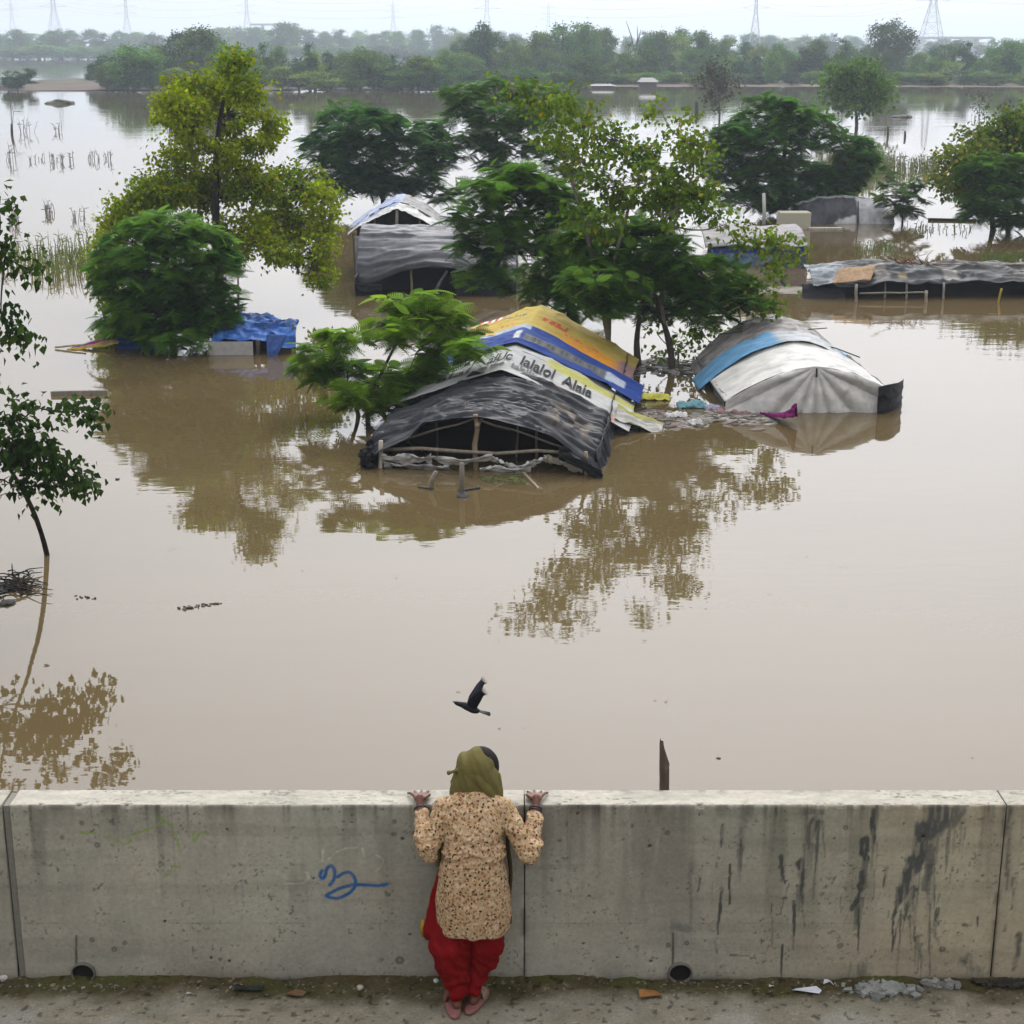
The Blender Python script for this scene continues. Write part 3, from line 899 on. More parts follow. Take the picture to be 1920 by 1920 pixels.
tree('feathery_tree', 'spreading feathery tree with a dark leaning trunk behind the yellow banner', None,
     [(1078, 606), (1062, 560), (1034, 490), (1000, 425), (965, 370)],
     [(965, 326, 46, 18), (905, 360, 52, 22), (965, 378, 66, 28), (1032, 366, 46, 24), (882, 408, 40, 22), (932, 428, 56, 28), (1010, 420, 56, 30), (890, 468, 36, 24), (1002, 480, 46, 34), (1050, 520, 46, 34),
      (908, 520, 46, 22), (1080, 566, 40, 26), (952, 470, 40, 26), (1060, 440, 46, 30), (1085, 490, 44, 30), (1020, 540, 40, 26), (1075, 400, 40, 26), (985, 350, 50, 24)],
     'frond', 0.40, 15, (0.0403, 0.1207, 0.0133), (0.126, 0.2501, 0.0171), 14, r0=0.17, bark=(0.035, 0.03, 0.026))

tree('feathery_tree', 'low feathery tree overhanging the water between the two tarpaulin roofs', None,
     [(1196, 688), (1194, 640), (1200, 590), (1210, 530)],
     [(1130, 470, 56, 28), (1200, 440, 56, 24), (1262, 468, 52, 28), (1130, 528, 66, 28), (1222, 518, 66, 30), (1312, 508, 56, 28), (1382, 540, 40, 24), (1292, 560, 46, 24), (1334, 588, 40, 16), (1180, 560, 46, 20), (1100, 448, 40, 24), (1170, 500, 50, 30), (1250, 530, 50, 26), (1340, 540, 46, 24), (1150, 575, 40, 16), (1235, 580, 40, 18), (1290, 500, 46, 24), (1400, 570, 30, 16)],
     'frond', 0.38, 17, (0.042, 0.125, 0.016), (0.135, 0.25, 0.022), 15, r0=0.10, bark=(0.06, 0.05, 0.04), extra_trunks=([(1260, 692), (1255, 640), (1235, 580), (1225, 540)],))

tree('peepal_tree', 'open airy light green tree with pale bare stems in the middle', None,
     [(1140, 690), (1142, 600), (1150, 500), (1170, 420), (1190, 350)],
     [(966, 168, 32, 18), (1018, 186, 32, 20), (1080, 198, 38, 26), (1112, 230, 44, 26), (1052, 248, 40, 24), (1020, 258, 26, 16), (1150, 262, 48, 28), (1212, 280, 46, 30), (1240, 206, 24, 16), (1274, 230, 26, 14),
      (1302, 270, 36, 24), (1280, 300, 40, 28), (1200, 340, 54, 28), (1272, 350, 52, 28), (1130, 318, 44, 24), (1312, 330, 26, 34), (1180, 388, 52, 24), (1252, 400, 52, 24), (1100, 418, 44, 24), (1082, 378, 26, 16),
      (1332, 398, 26, 20), (1362, 420, 34, 16), (1400, 466, 28, 14), (1440, 448, 32, 14), (1484, 468, 26, 13), (1432, 498, 30, 12), (1404, 540, 26, 18), (1432, 572, 30, 16), (1452, 520, 20, 14), (1150, 340, 50, 26), (1090, 300, 40, 24), (1230, 310, 50, 26), (1230, 370, 60, 26), (1300, 372, 40, 24), (1140, 410, 50, 26), (1210, 430, 50, 24), (1322, 612, 38, 16), (1272, 660, 34, 14), (1232, 625, 22, 18)],
     'leaf', 0.15, 6.6, (0.055, 0.12, 0.01), (0.15, 0.215, 0.014), 16, r0=0.075, bark=(0.17, 0.145, 0.115), yellow=0.04, spread=0.3, gap=0.455, gap_scale=1.5,
     extra_trunks=([(1262, 690), (1240, 560), (1255, 420), (1300, 330)], [(1150, 690), (1110, 480), (1085, 380), (1050, 280)]))

tree('flooded_tree', 'dark tree with drooping crown left of centre beyond the grey shelters', None,
     [(720, 398), (718, 370), (712, 320), (700, 270)],
     [(640, 216, 42, 20), (690, 232, 56, 28), (620, 268, 46, 24), (682, 288, 66, 32), (742, 248, 46, 28), (592, 300, 32, 16), (650, 338, 56, 28), (722, 340, 56, 28), (800, 250, 36, 18), (822, 290, 40, 24), (782, 300, 36, 24), (792, 340, 34, 18), (822, 364, 22, 14), (850, 262, 22, 16)],
     'frond', 0.5, 12, (0.0255, 0.0975, 0.0188), (0.0706, 0.1658, 0.0272), 17, r0=0.17, shell=0.8)
tree('flooded_tree', 'loose grey-green tree standing behind the airy light green one', None,
     [(940, 402), (938, 350), (932, 290), (930, 230)],
     [(880, 180, 46, 22), (930, 168, 46, 18), (872, 220, 40, 24), (942, 220, 56, 28), (1000, 178, 46, 20), (1050, 190, 36, 20), (990, 232, 46, 24), (902, 270, 46, 24), (962, 280, 52, 24), (1040, 300, 36, 20), (1062, 330, 34, 16), (932, 312, 36, 16)],
     'frond', 0.48, 7.5, (0.047, 0.1268, 0.0251), (0.1137, 0.2184, 0.0334), 18, r0=0.18, shell=0.85)
tree('flooded_tree', 'large rounded dark green tree right of centre behind the half-sunk tent', None,
     [(1470, 408), (1472, 370), (1470, 310), (1475, 250)],
     [(1450, 194, 42, 14), (1420, 230, 46, 26), (1490, 220, 46, 26), (1380, 260, 40, 26), (1450, 280, 66, 34), (1540, 250, 46, 30), (1590, 280, 40, 30), (1362, 310, 34, 30), (1420, 330, 56, 34), (1510, 330, 66, 34), (1590, 330, 36, 24), (1622, 300, 18, 24), (1400, 370, 46, 20), (1480, 378, 56, 20), (1560, 370, 46, 20)],
     'frond', 0.5, 11, (0.0274, 0.1053, 0.0167), (0.0902, 0.1911, 0.023), 19, r0=0.2, shell=0.8)
tree('round_tree', 'single round-crowned dark tree standing alone in the far water', None,
     [(1606, 240), (1606, 225), (1604, 200), (1604, 170)],
     [(1605, 130, 42, 16), (1566, 150, 30, 20), (1645, 150, 30, 20), (1605, 164, 56, 26), (1560, 184, 20, 14), (1642, 190, 30, 14), (1605, 194, 36, 12), (1662, 172, 12, 14)],
     'leaf', 0.42, 1.25, (0.0588, 0.1326, 0.0167), (0.1176, 0.2048, 0.023), 20, r0=0.2, spread=0.8)
tree('flooded_tree', 'tree with rusty yellow tints at the right edge of the view', None,
     [(1862, 432), (1860, 400), (1865, 340), (1872, 290)],
     [(1882, 256, 46, 28), (1832, 270, 46, 24), (1902, 222, 26, 20), (1792, 300, 36, 24), (1810, 345, 46, 26), (1772, 338, 22, 16), (1960, 250, 50, 40), (1850, 300, 50, 28), (1905, 270, 40, 34), (1835, 330, 44, 26)],
     'leaf', 0.22, 5.5, (0.065, 0.125, 0.012), (0.145, 0.175, 0.014), 21, r0=0.14, yellow=0.08, spread=0.6)
tree('flooded_tree', 'feathery dark tree at the right edge in front of the rusty tinted one', None,
     [(1890, 440), (1888, 420), (1885, 380), (1885, 330)],
     [(1850, 318, 52, 24), (1902, 322, 46, 30), (1868, 368, 50, 26), (1902, 408, 36, 18), (1838, 398, 38, 14), (1950, 330, 50, 40), (1955, 400, 40, 30)],
     'frond', 0.5, 12, (0.0392, 0.1209, 0.0156), (0.1098, 0.2242, 0.0209), 22, r0=0.12, shell=0.8)
tree('small_tree', 'small green tree touching the right side of the half-sunk tent', None,
     [(1692, 420), (1692, 400), (1694, 370)],
     [(1692, 345, 36, 18), (1722, 330, 18, 12), (1670, 370, 28, 18), (1712, 380, 32, 18), (1692, 402, 30, 12), (1660, 330, 16, 14)],
     'frond', 0.45, 6, (0.0392, 0.0975, 0.0125), (0.1078, 0.1852, 0.0188), 23, r0=0.06)
tree('thin_tree', 'thin brownish half-bare tree in the far water', None,
     [(1349, 226), (1349, 205), (1347, 180), (1345, 140)],
     [(1345, 122, 24, 14), (1335, 148, 28, 14), (1358, 158, 24, 14), (1346, 180, 24, 14), (1322, 160, 12, 8), (1376, 156, 10, 6), (1338, 205, 12, 10)],
     'leaf', 0.36, 0.75, (0.05, 0.055, 0.03), (0.075, 0.07, 0.04), 24, r0=0.12, spread=0.7)
tree('bare_bush', 'bare twiggy bush standing in the bright far water on the right', None,
     [(1836, 226), (1836, 215), (1837, 195)],
     [(1828, 182, 12, 8), (1846, 186, 12, 8), (1836, 200, 16, 8), (1840, 212, 12, 6)],
     'leaf', 0.28, 0.4, (0.07, 0.06, 0.05), (0.10, 0.085, 0.07), 25, r0=0.07, spread=0.7, twig_r=0.03)
tree('leaning_tree', 'leaning tree with heart-shaped dark leaves reaching in from the left edge', 22.9,
     [(88, 1040), (60, 953), (14, 872), (-50, 780), (-110, 620)],
     [(62, 762, 34, 14), (112, 770, 30, 13), (150, 764, 28, 11), (176, 786, 10, 12), (26, 790, 34, 20), (18, 840, 36, 32), (62, 848, 40, 26), (102, 852, 34, 18), (128, 892, 30, 18), (40, 912, 30, 16), (92, 900, 24, 14), (8, 900, 26, 24), (158, 905, 12, 9),
      (14, 628, 18, 10), (50, 632, 14, 6), (2, 585, 10, 7), (10, 482, 18, 14), (50, 503, 14, 9), (-4, 446, 12, 9), (-6, 373, 6, 3),
      (-90, 700, 50, 40), (-90, 820, 60, 50), (-110, 560, 50, 50), (-140, 450, 60, 50), (-40, 880, 36, 24), (-150, 340, 60, 50)],
     'leaf', 0.125, 11, (0.012, 0.034, 0.006), (0.042, 0.078, 0.009), 26, r0=0.045, bark=(0.03, 0.025, 0.02), spread=0.18, droop=0.9, leaf_parts=280, yellow=0.0, gap=0.38)

# ---------------------------------------------------------------- far belts of trees: a few models, many individuals
def far_model(k, wide, conic, seed):
    """returns (trunk mesh, crown mesh): about 10 m tall, foot at the origin"""
    rng = np.random.default_rng(seed)
    cl = []
    H = 10.0
    nc = 15
    for i in range(nc):
        t = (i + 0.5) / nc
        z = H * (0.16 + 0.80 * t)
        env = (1 - t) ** 0.6 if conic else math.sin(math.pi * (0.14 + 0.78 * t)) ** 0.7
        r = wide * env
        for _ in range(2):
            a = rng.uniform(0, 2 * math.pi)
            rr = r * rng.uniform(0.2, 0.75)
            s = rng.uniform(0.9, 1.5) * (0.55 + 0.5 * env)
            cl.append((np.array((rr * math.cos(a), rr * math.sin(a), z)), s * 1.1, s * 1.1, s * 0.75))
    mb = MB()
    mb.tube([(0, 0, -1.0), (0.1, 0, 2), (0, 0.15, 5), (0.1, 0, 8.5)], [0.3, 0.24, 0.16, 0.05], 7, (0.07, 0.06, 0.05))
    nodes = [(np.array((0.05, 0, z)), 0.2 * (1 - z / 11)) for z in (2, 3.5, 5, 6.5, 8)]
    for c in cl:
        b = min(nodes, key=lambda q: np.linalg.norm(q[0] - c[0]) + max(0, q[0][2] - c[0][2] + 0.4))
        limb(mb, b[0], c[0], b[1] * 0.6, 0.03, rng, 4, 0.08, 5, (0.06, 0.05, 0.04))
    base = [((0.036, 0.095, 0.020), (0.080, 0.160, 0.028)), ((0.070, 0.145, 0.022), (0.13, 0.225, 0.034)), ((0.022, 0.068, 0.020), (0.050, 0.110, 0.028))][k % 3]
    (V, F, C), _ = make_crown_arrays(cl, 'leaf', 0.36, 0.85, base[0], base[1], rng, 0.45, 0.0, 0.3, gap=0.44, gap_scale=0.55)
    return mb.mesh('far_trunk'), mk_mesh('far_crown', V, F, C, False)

FAR = [far_model(k, w, cn, 100 + k) for k, (w, cn) in enumerate(((3.6, False), (4.6, False), (2.6, True), (5.4, False), (3.2, False), (4.0, False)))]
for t_, c_ in FAR:
    t_.materials.append(M['bark']); c_.materials.append(M['far_leaf'])

def far_tree(x, y, h, wscale, model, label, group, rng, name='bank_tree'):
    r = tag(empty(name, (x, y, 0.0)), label, 'tree', group)
    r.scale = (h / 10 * wscale, h / 10 * wscale, h / 10)
    r.rotation_euler = (0, 0, rng.uniform(0, 6.28))
    for nm, me in (('trunk', FAR[model][0]), ('crown', FAR[model][1])):
        o = bpy.data.objects.new(nm, me); COL.objects.link(o); o.parent = r
    return r

def depth_of(v):
    return at_z(960, v, 0.0)[1]

def top_height(v, y):
    return at_y(960, v, y)[2]

rngF = np.random.default_rng(5)
def belt(n, u0, u1, ya, yb, prof, label, group, jit=8, wide=(0.8, 1.25), drop=0.0, models=range(6), name='bank_tree'):
    us = np.linspace(u0, u1, n) + rngF.uniform(-1, 1, n) * (u1 - u0) / n * 0.45
    for u in us:
        y = rngF.uniform(ya, yb)
        v = np.interp(u, [p[0] for p in prof], [p[1] for p in prof]) + abs(rngF.normal(0, jit)) + drop * rngF.random()
        h = max(2.2, top_height(v, y))
        x = at_y(u, 150, y)[0]
        far_tree(x, y, h, rngF.uniform(*wide) * (1.0 + 0.5 * max(0, (9 - h) / 9)), int(rngF.choice(list(models))), label, group, rngF, name)

belt(18, 165, 560, 292, 345, [(165, 120), (200, 88), (260, 84), (330, 66), (380, 54), (430, 80), (490, 74), (560, 100)], 'bushy green tree in the left-hand grove on the flooded island', 'trees of the left-hand island grove', 14)
belt(10, 200, 560, 283, 292, [(200, 118), (560, 120)], 'low green bush at the water edge of the left-hand grove', 'bushes along the left-hand grove', 6, (1.2, 1.7), name='bank_bush')
belt(5, -40, 62, 288, 310, [(-40, 128), (62, 128)], 'dark low bush at the left end of the mud bank', 'bushes at the left end of the bank', 5, (1.1, 1.6), name='bank_bush')
belt(18, 575, 860, 288, 345, [(575, 95), (650, 92), (720, 100), (780, 105), (830, 95)], 'rounded green tree in the central grove behind the feathery trees', 'trees of the central grove', 14)
belt(40, 835, 1930, 350, 430, [(830, 90), (900, 46), (960, 62), (1050, 42), (1110, 38), (1180, 66), (1270, 52), (1350, 64), (1480, 78), (1560, 72), (1660, 62), (1760, 80), (1850, 74), (1930, 76)], 'grey-green tree in the tall rear row of the far right bank', 'rear row of far bank trees', 13, (0.75, 1.3))
belt(40, 840, 1930, 330, 352, [(840, 92), (1050, 84), (1300, 92), (1500, 92), (1930, 98)], 'green tree in the lower front row of the far right bank', 'front row of far bank trees', 14, (0.9, 1.6))
belt(34, 1060, 1930, 318, 330, [(1060, 132), (1930, 134)], 'low bush at the waterline of the far right bank', 'bushes along the far right bank', 5, (1.8, 2.8), name='bank_bush')
belt(16, 600, 1060, 284, 292, [(600, 128), (1060, 126)], 'low bush at the waterline of the central grove', 'bushes along the central grove', 6, (1.6, 2.4), name='bank_bush')
belt(46, -60, 980, 850, 1150, [(-60, 56), (150, 54), (280, 62), (400, 52), (465, 36), (500, 54), (570, 30), (650, 56), (740, 58), (830, 45), (980, 60)], 'pale hazy tree of the most distant line on the left horizon', 'trees on the left horizon', 9, (1.0, 1.8))
belt(32, 980, 1980, 800, 1100, [(980, 60), (1270, 60), (1640, 64), (1980, 74)], 'pale hazy tree showing over the far right bank', 'trees on the right horizon', 9, (1.0, 1.8))
belt(40, -120, 2040, 1300, 1900, [(-120, 62), (960, 62), (2040, 70)], 'faint tree of the outermost line dissolving in haze', 'outermost hazy trees', 4, (1.6, 2.6))
belt(40, -80, 1000, 812, 842, [(-80, 84), (1000, 86)], 'hazy bush at the foot of the left horizon trees', 'bushes on the left horizon', 4, (3.0, 5.0), name='bank_bush')
_far_t = far_tree(at_y(1665, 100, 372)[0], 372, top_height(40, 372), 1.1, 3, 'tallest spreading tree over the far right bank left of the big pylon', None, rngF)
_far_t = far_tree(at_y(1100, 150, 318)[0], 318, top_height(100, 318), 1.6, 1, 'round light green tree at the waterline beside the far pale hut', None, rngF)
_far_t = far_tree(at_y(370, 150, 300)[0], 300, top_height(54, 300), 1.5, 0, 'big bushy grey-green tree rising above the left-hand grove', None, rngF)
_far_t = far_tree(at_y(250, 150, 288)[0], 288, top_height(84, 288), 1.9, 1, 'broad light green tree at the front of the left-hand grove', None, rngF)
_far_t = far_tree(at_y(675, 150, 290)[0], 290, top_height(92, 290), 1.7, 3, 'broad dark tree at the front of the central grove', None, rngF)
_far_t = far_tree(at_y(785, 150, 288)[0], 288, top_height(106, 288), 1.8, 4, 'low rounded olive tree at the right front of the central grove', None, rngF)
_far_t = far_tree(at_y(905, 150, 345)[0], 345, top_height(44, 345), 1.0, 2, 'tallest pointed tree in the middle of the far bank', None, rngF)
_far_t = far_tree(at_y(582, 150, 288)[0], 288, top_height(82, 288), 0.8, 2, 'upright dark tree standing before the gap between the groves', None, rngF)

# ---------------------------------------------------------------- banks
def bank(name, label, u0, u1, vf, depth, h, seed, col=(0.10, 0.078, 0.055)):
    y0 = depth_of(vf)
    xa, xb = at_y(u0, 150, y0)[0], at_y(u1, 150, y0)[0]
    n, m = 160, 22
    X, T = np.meshgrid(np.linspace(xa, xb, n), np.linspace(0, 1, m), indexing='ij')
    nn = fbm(X * 0.06, T * 3, seed, 4)
    Y = y0 + T * depth + 10 * (fbm(X * 0.02, 0 * X, seed + 3, 3) - 0.5) * 2
    ends = sstep(0, 0.06, (X - xa) / (xb - xa)) * (1 - sstep(0.94, 1, (X - xa) / (xb - xa)))
    Z = -0.4 + (h + 0.4) * ends * np.sin(np.pi * np.clip(T * 1.0, 0.02, 0.98)) ** 0.35 * (0.75 + 0.5 * nn)
    g = fbm(X * 0.3, T * 14, seed + 9, 4)
    c = np.array(col) * (0.7 + 0.6 * g)[..., None]
    gr = sstep(0.5, 0.62, fbm(X * 0.12, T * 6, seed + 15, 3)) * sstep(0.12, 0.3, T)
    c = c * (1 - gr[..., None]) + np.array((0.035, 0.055, 0.018)) * gr[..., None]
    tag(link(name, mk_mesh(name, np.stack((X, Y, Z), -1), grid_faces(n, m), c), M['ground']), label, kind='structure')
bank('far_bank', 'brown mud bank along the far right waterline', 1040, 2100, 163, 130, 0.45, 3.0)
bank('island_bank', 'low muddy island bank on the far left', -120, 570, 171, 90, 0.8, 6.0, (0.085, 0.065, 0.05))
bank('central_bank', 'low brown bank under the central grove', 560, 1060, 172, 150, 0.5, 8.0, (0.085, 0.068, 0.05))
bank('horizon_bank', 'hazy low shore on the horizon', -800, 2700, 101, 1100, 1.5, 12.0, (0.07, 0.075, 0.05))

# ================================================================== SHELTERS
def sheet(name, fn, ns, nt, colfn, mat, parent, wr=0.05, wscale=(1.0, 1.0), seed=0.0, s=(0, 1), t=(-1, 1), sub=None, lift=0.0, zmin=-0.25):
    """draped sheet: fn(S,T) -> (X,Y,Z) arrays; wrinkled along its own folds"""
    S, T = np.meshgrid(np.linspace(s[0], s[1], ns), np.linspace(t[0], t[1], nt), indexing='ij')
    X, Y, Z = np.broadcast_arrays(*[np.asarray(q_, float) for q_ in fn(S, T)])
    X, Y, Z = [np.broadcast_to(q_, S.shape) for q_ in (X, Y, Z)]
    P = np.stack((X, Y, Z), -1)
    du = np.gradient(P, axis=0); dv = np.gradient(P, axis=1)
    N = unit(np.cross(du, dv))
    if N[..., 2].mean() < 0:
        N = -N
    # creased folds: ridged noise stretched along one direction
    a = fbm(S * wscale[0], T * wscale[1], seed, 4)
    rid = 1 - np.abs(2 * a - 1)
    b = fbm(S * wscale[0] * 3.1 + 5, T * wscale[1] * 2.7, seed + 3, 4)
    disp = wr * ((rid ** 5) - 0.35) + wr * 0.8 * (b - 0.5) + lift
    P = P + N * disp[..., None]
    P[..., 2] = np.maximum(P[..., 2], zmin)
    C = colfn(S, T, rid, b)
    C = np.broadcast_to(C, P.shape)
    me = mk_mesh(name, P, grid_faces(ns, nt), C)
    o = link(name, me, mat, parent)
    sol = o.modifiers.new('thickness', 'SOLIDIFY'); sol.thickness = 0.008; sol.offset = -1
    return o

def plain(c, fade=0.25):
    c = np.array(c)
    return lambda S, T, r, b: c * (1 - fade + 2 * fade * b)[..., None]

def roof_fn(O, ang, L, wl, wr_, h0, h1, el=0.1, er=0.1, p=1.2, sag=0.08, tail=0.0, shift=(0.0, 0.0)):
    """gabled / arched roof running away from the viewer; t=-1..1 across, s=0..1 along"""
    ax, ay = math.sin(ang), math.cos(ang)
    px_, py_ = math.cos(ang), -math.sin(ang)
    def fn(S, T):
        w = np.where(T < 0, wl, wr_)
        e = np.where(T < 0, el, er)
        h = h0 + (h1 - h0) * S - sag * np.sin(np.pi * S)
        q = w * T + shift[0] + (shift[1] - shift[0]) * S
        z = e + (h - e) * (1 - np.abs(T) ** p)
        ls = L[0] + (L[1] - L[0]) * S
        return O[0] + ax * ls + px_ * q, O[1] + ay * ls + py_ * q, z
    return fn

def pole(name, a, b, r, col, parent, mat='wood', sides=8, bend=0.02, seed=1):
    rng = np.random.default_rng(seed)
    a, b = np.asarray(a, float), np.asarray(b, float)
    L = np.linalg.norm(b - a)
    pts = [a + (b - a) * k / 5 + (rng.normal(0, bend * L * 0.3, 3) if 0 < k < 5 else 0) for k in range(6)]
    rs = [r * (1.08 - 0.16 * k / 5) * rng.uniform(0.93, 1.07) for k in range(6)]
    mb = MB(); mb.tube(pts, rs, sides, col)
    return mb.build(name, M[mat], parent)

BLACK = (0.016, 0.0165, 0.019)
BAMBOO = (0.23, 0.175, 0.11)
# ---------------------------------------------------------------- front shelter: black sheet and printed banners
OA, ANGA = (-0.62, 30.2), math.radians(6.9)
hutA = tag(empty('banner_shelter', (OA[0], OA[1], 0)), 'half-sunk long shelter roofed with black plastic in front and striped printed banners behind', 'shelter')
_ax, _ay, _px, _py = math.sin(ANGA), math.cos(ANGA), math.cos(ANGA), -math.sin(ANGA)
LA = lambda q, s, z: np.stack(np.broadcast_arrays(OA[0] + _ax * s + _px * q, OA[1] + _ay * s + _py * q, z)).astype(float)

def black_front(S, T):
    f = roof_fn(OA, ANGA, (0, 3.7), 2.33, 2.36, 1.12, 1.20, 0.34, 0.30, 1.75, 0.08)
    X, Y, Z = f(S, T)
    # front edge droops unevenly, left corner folded down
    Z = Z - (1 - sstep(0.0, 0.22, S)) * (0.03 + 0.20 * np.abs(T) ** 2) - 0.05 * np.sin(T * 9 + 2 * S) * sstep(0.3, 0.9, np.abs(T))
    Z = Z - 0.38 * sstep(0.93, 1.0, np.abs(T))
    Y = Y - 0.18 * (1 - S) * np.abs(T) ** 2
    return X, Y, Z
def black_col(S, T, r, b):
    c = np.array((0.015, 0.0155, 0.019)) * (0.3 + 1.4 * b)[..., None]
    patch = 0.7 * sstep(0.40, 0.6, T) * (1 - sstep(0.75, 0.95, T)) * (1 - sstep(0.12, 0.28, np.abs(S - 0.42))) * sstep(0.45, 0.55, fbm(S * 26, T * 16, 5.0, 3))
    return c * (1 - patch[..., None]) + np.array((0.20, 0.165, 0.13)) * patch[..., None]
sheet('black_roof', black_front, 130, 200, black_col, M['plastic'], hutA, wr=0.14, wscale=(12.0, 1.5), seed=2.0)

def white_col(S, T, r, b):
    c = np.tile(np.array((0.36, 0.36, 0.345)), S.shape + (1,)) * (0.80 + 0.3 * b)[..., None]
    yl = sstep(0.62, 0.70, S + 0.12 * (b - 0.5)) * (1 - sstep(0.86, 0.92, S)) * sstep(0.22, 0.34, T)
    c = c * (1 - yl[..., None]) + np.array((0.33, 0.32, 0.09)) * yl[..., None]
    tan = (1 - sstep(0.16, 0.26, S)) * sstep(0.28, 0.42, T) * (1 - sstep(0.85, 0.9, T))
    c = c * (1 - 0.8 * tan[..., None]) + np.array((0.30, 0.155, 0.10)) * 0.8 * tan[..., None]
    dk = sstep(0.72, 0.76, S) * (1 - sstep(0.78, 0.82, S)) * sstep(0.05, 0.10, T) * (1 - sstep(0.22, 0.28, T))
    return c * (1 - 0.8 * dk[..., None])
fn_white = roof_fn(OA, ANGA, (3.25, 6.0), 2.45, 2.72, 1.33, 1.42, 0.45, 0.08, 1.15, 0.03)
white_banner = sheet('white_banner', fn_white, 60, 150, white_col, M['banner'], hutA, wr=0.06, wscale=(3.5, 2.2), seed=6.0, lift=0.03)
white_banner['label'] = 'white banner with bold black lettering and a yellow strip'

def blue_col(S, T, r, b):
    c = np.tile(np.array((0.012, 0.036, 0.17)), S.shape + (1,)) * (0.8 + 0.4 * b)[..., None]
    def rect(s0, s1, t0, t1, col):
        nonlocal c
        k = (sstep(s0 - .02, s0 + .02, S) * (1 - sstep(s1 - .02, s1 + .02, S)) * sstep(t0 - .008, t0 + .008, T) * (1 - sstep(t1 - .008, t1 + .008, T)))[..., None]
        c = c * (1 - k) + np.array(col) * k
    rect(0.22, 0.66, 0.03, 0.70, (0.085, 0.09, 0.095))
    k = 0
    for i in range(16):
        t0 = 0.07 + i * 0.038
        rect(0.28, 0.60, t0, t0 + 0.012, (0.03, 0.033, 0.03) if i % 3 else (0.14, 0.135, 0.11))
    rect(0.22, 0.62, 0.70, 0.86, (0.30, 0.33, 0.38))
    rect(0.22, 0.72, -0.05, 0.0, (0.42, 0.43, 0.42))
    rect(0.88, 1.0, -1, 0.05, (0.3, 0.34, 0.4))
    return c
fn_blue = roof_fn(OA, ANGA, (5.75, 7.75), 2.5, 2.82, 1.47, 1.50, 0.55, 0.12, 1.12, 0.02)
blue_banner = sheet('blue_banner', fn_blue, 70, 200, blue_col, M['banner'], hutA, wr=0.06, wscale=(3.0, 2.2), seed=9.0, lift=0.05)
blue_banner['label'] = 'blue banner with a dark photograph strip'

def yellow_col(S, T, r, b):
    c = np.tile(np.array((0.36, 0.27, 0.05)), S.shape + (1,)) * (0.85 + 0.3 * b)[..., None]
    k = (sstep(0.15, 0.5, T) * (1 - sstep(0.35, 0.6, S)))[..., None]
    c = c * (1 - k) + np.array((0.47, 0.20, 0.02)) * k
    k = (sstep(0.78, 0.9, T) * (1 - sstep(0.5, 0.7, S)))[..., None]
    c = c * (1 - k) + np.array((0.22, 0.13, 0.13)) * k
    # rows of red and dark print too small to read
    for (s0, s1, t0, t1, col) in ((0.50, 0.62, 0.05, 0.34, (0.40, 0.07, 0.02)), (0.40, 0.47, 0.30, 0.66, (0.42, 0.10, 0.03)), (0.30, 0.40, -0.7, -0.12, (0.44, 0.12, 0.03)), (0.5, 0.58, -0.6, -0.15, (0.36, 0.2, 0.03)), (0.68, 0.74, -0.36, -0.1, (0.1, 0.1, 0.08))):
        m = sstep(s0 - .015, s0 + .015, S) * (1 - sstep(s1 - .015, s1 + .015, S)) * sstep(t0, t0 + .01, T) * (1 - sstep(t1 - .01, t1, T))
        m = m * sstep(0.47, 0.53, vnoise(T * 58, S * 22, 3.0))
        c = c * (1 - m[..., None]) + np.array(col) * m[..., None]
    ed = (sstep(0.84, 0.88, S) * (1 - sstep(-0.42, -0.36, T)))[..., None]
    dots = sstep(0.45, 0.55, np.sin(T * 75) * 0.5 + 0.5)[..., None]
    c = c * (1 - ed) + (np.array((0.42, 0.03, 0.03)) * dots + np.array((0.62, 0.55, 0.5)) * (1 - dots)) * ed
    return c
fn_yel = roof_fn(OA, ANGA, (7.6, 10.6), 2.3, 2.5, 1.48, 1.56, 0.75, 0.22, 1.08, 0.02, shift=(0, 0.1))
yel = sheet('yellow_banner', fn_yel, 80, 200, yellow_col, M['banner'], hutA, wr=0.06, wscale=(3.0, 2.2), seed=12.0, lift=0.03)
yel['label'] = 'yellow and orange banner with rows of red print'
# lettering standing on the white banner, draped with it
def lettering(txt, s0, sh, t0, t1, name, col, shear=0.0):
    cu = bpy.data.curves.new(name, 'FONT')
    cu.body = txt; cu.size = 1.0; cu.offset = 0.022; cu.resolution_u = 3; cu.shear = shear
    to = bpy.data.objects.new(name, cu); COL.objects.link(to)
    dg = bpy.context.evaluated_depsgraph_get(); dg.update()
    me0 = bpy.data.meshes.new_from_object(to.evaluated_get(dg))
    bpy.data.objects.remove(to, do_unlink=True)
    n = len(me0.vertices)
    co = np.zeros(n * 3, dtype=np.float32); me0.vertices.foreach_get('co', co)
    co = co.reshape(-1, 3)
    x = (co[:, 0] - co[:, 0].min()) / (co[:, 0].max() - co[:, 0].min())
    T = t0 + x * (t1 - t0); S = s0 + co[:, 1] * sh
    X, Y, Z = fn_white(S, T)
    Z = Z + 0.085
    faces = [tuple(p.vertices) for p in me0.polygons]
    me = mk_mesh(name, np.stack((X, Y, Z), -1), faces, np.tile(np.array(col), (n, 1)), False)
    return link(name, me, M['banner'], white_banner)
lettering('alUc  Ialalol  Alala', 0.32, 0.44, -0.18, 0.68, 'lettering', (0.02, 0.02, 0.022))
lettering('le the  IahIIc', 0.16, 0.17, -0.22, 0.26, 'small_lettering', (0.10, 0.10, 0.11))
lettering('alal', 0.20, 0.30, -0.62, -0.32, 'side_lettering', (0.03, 0.03, 0.03))
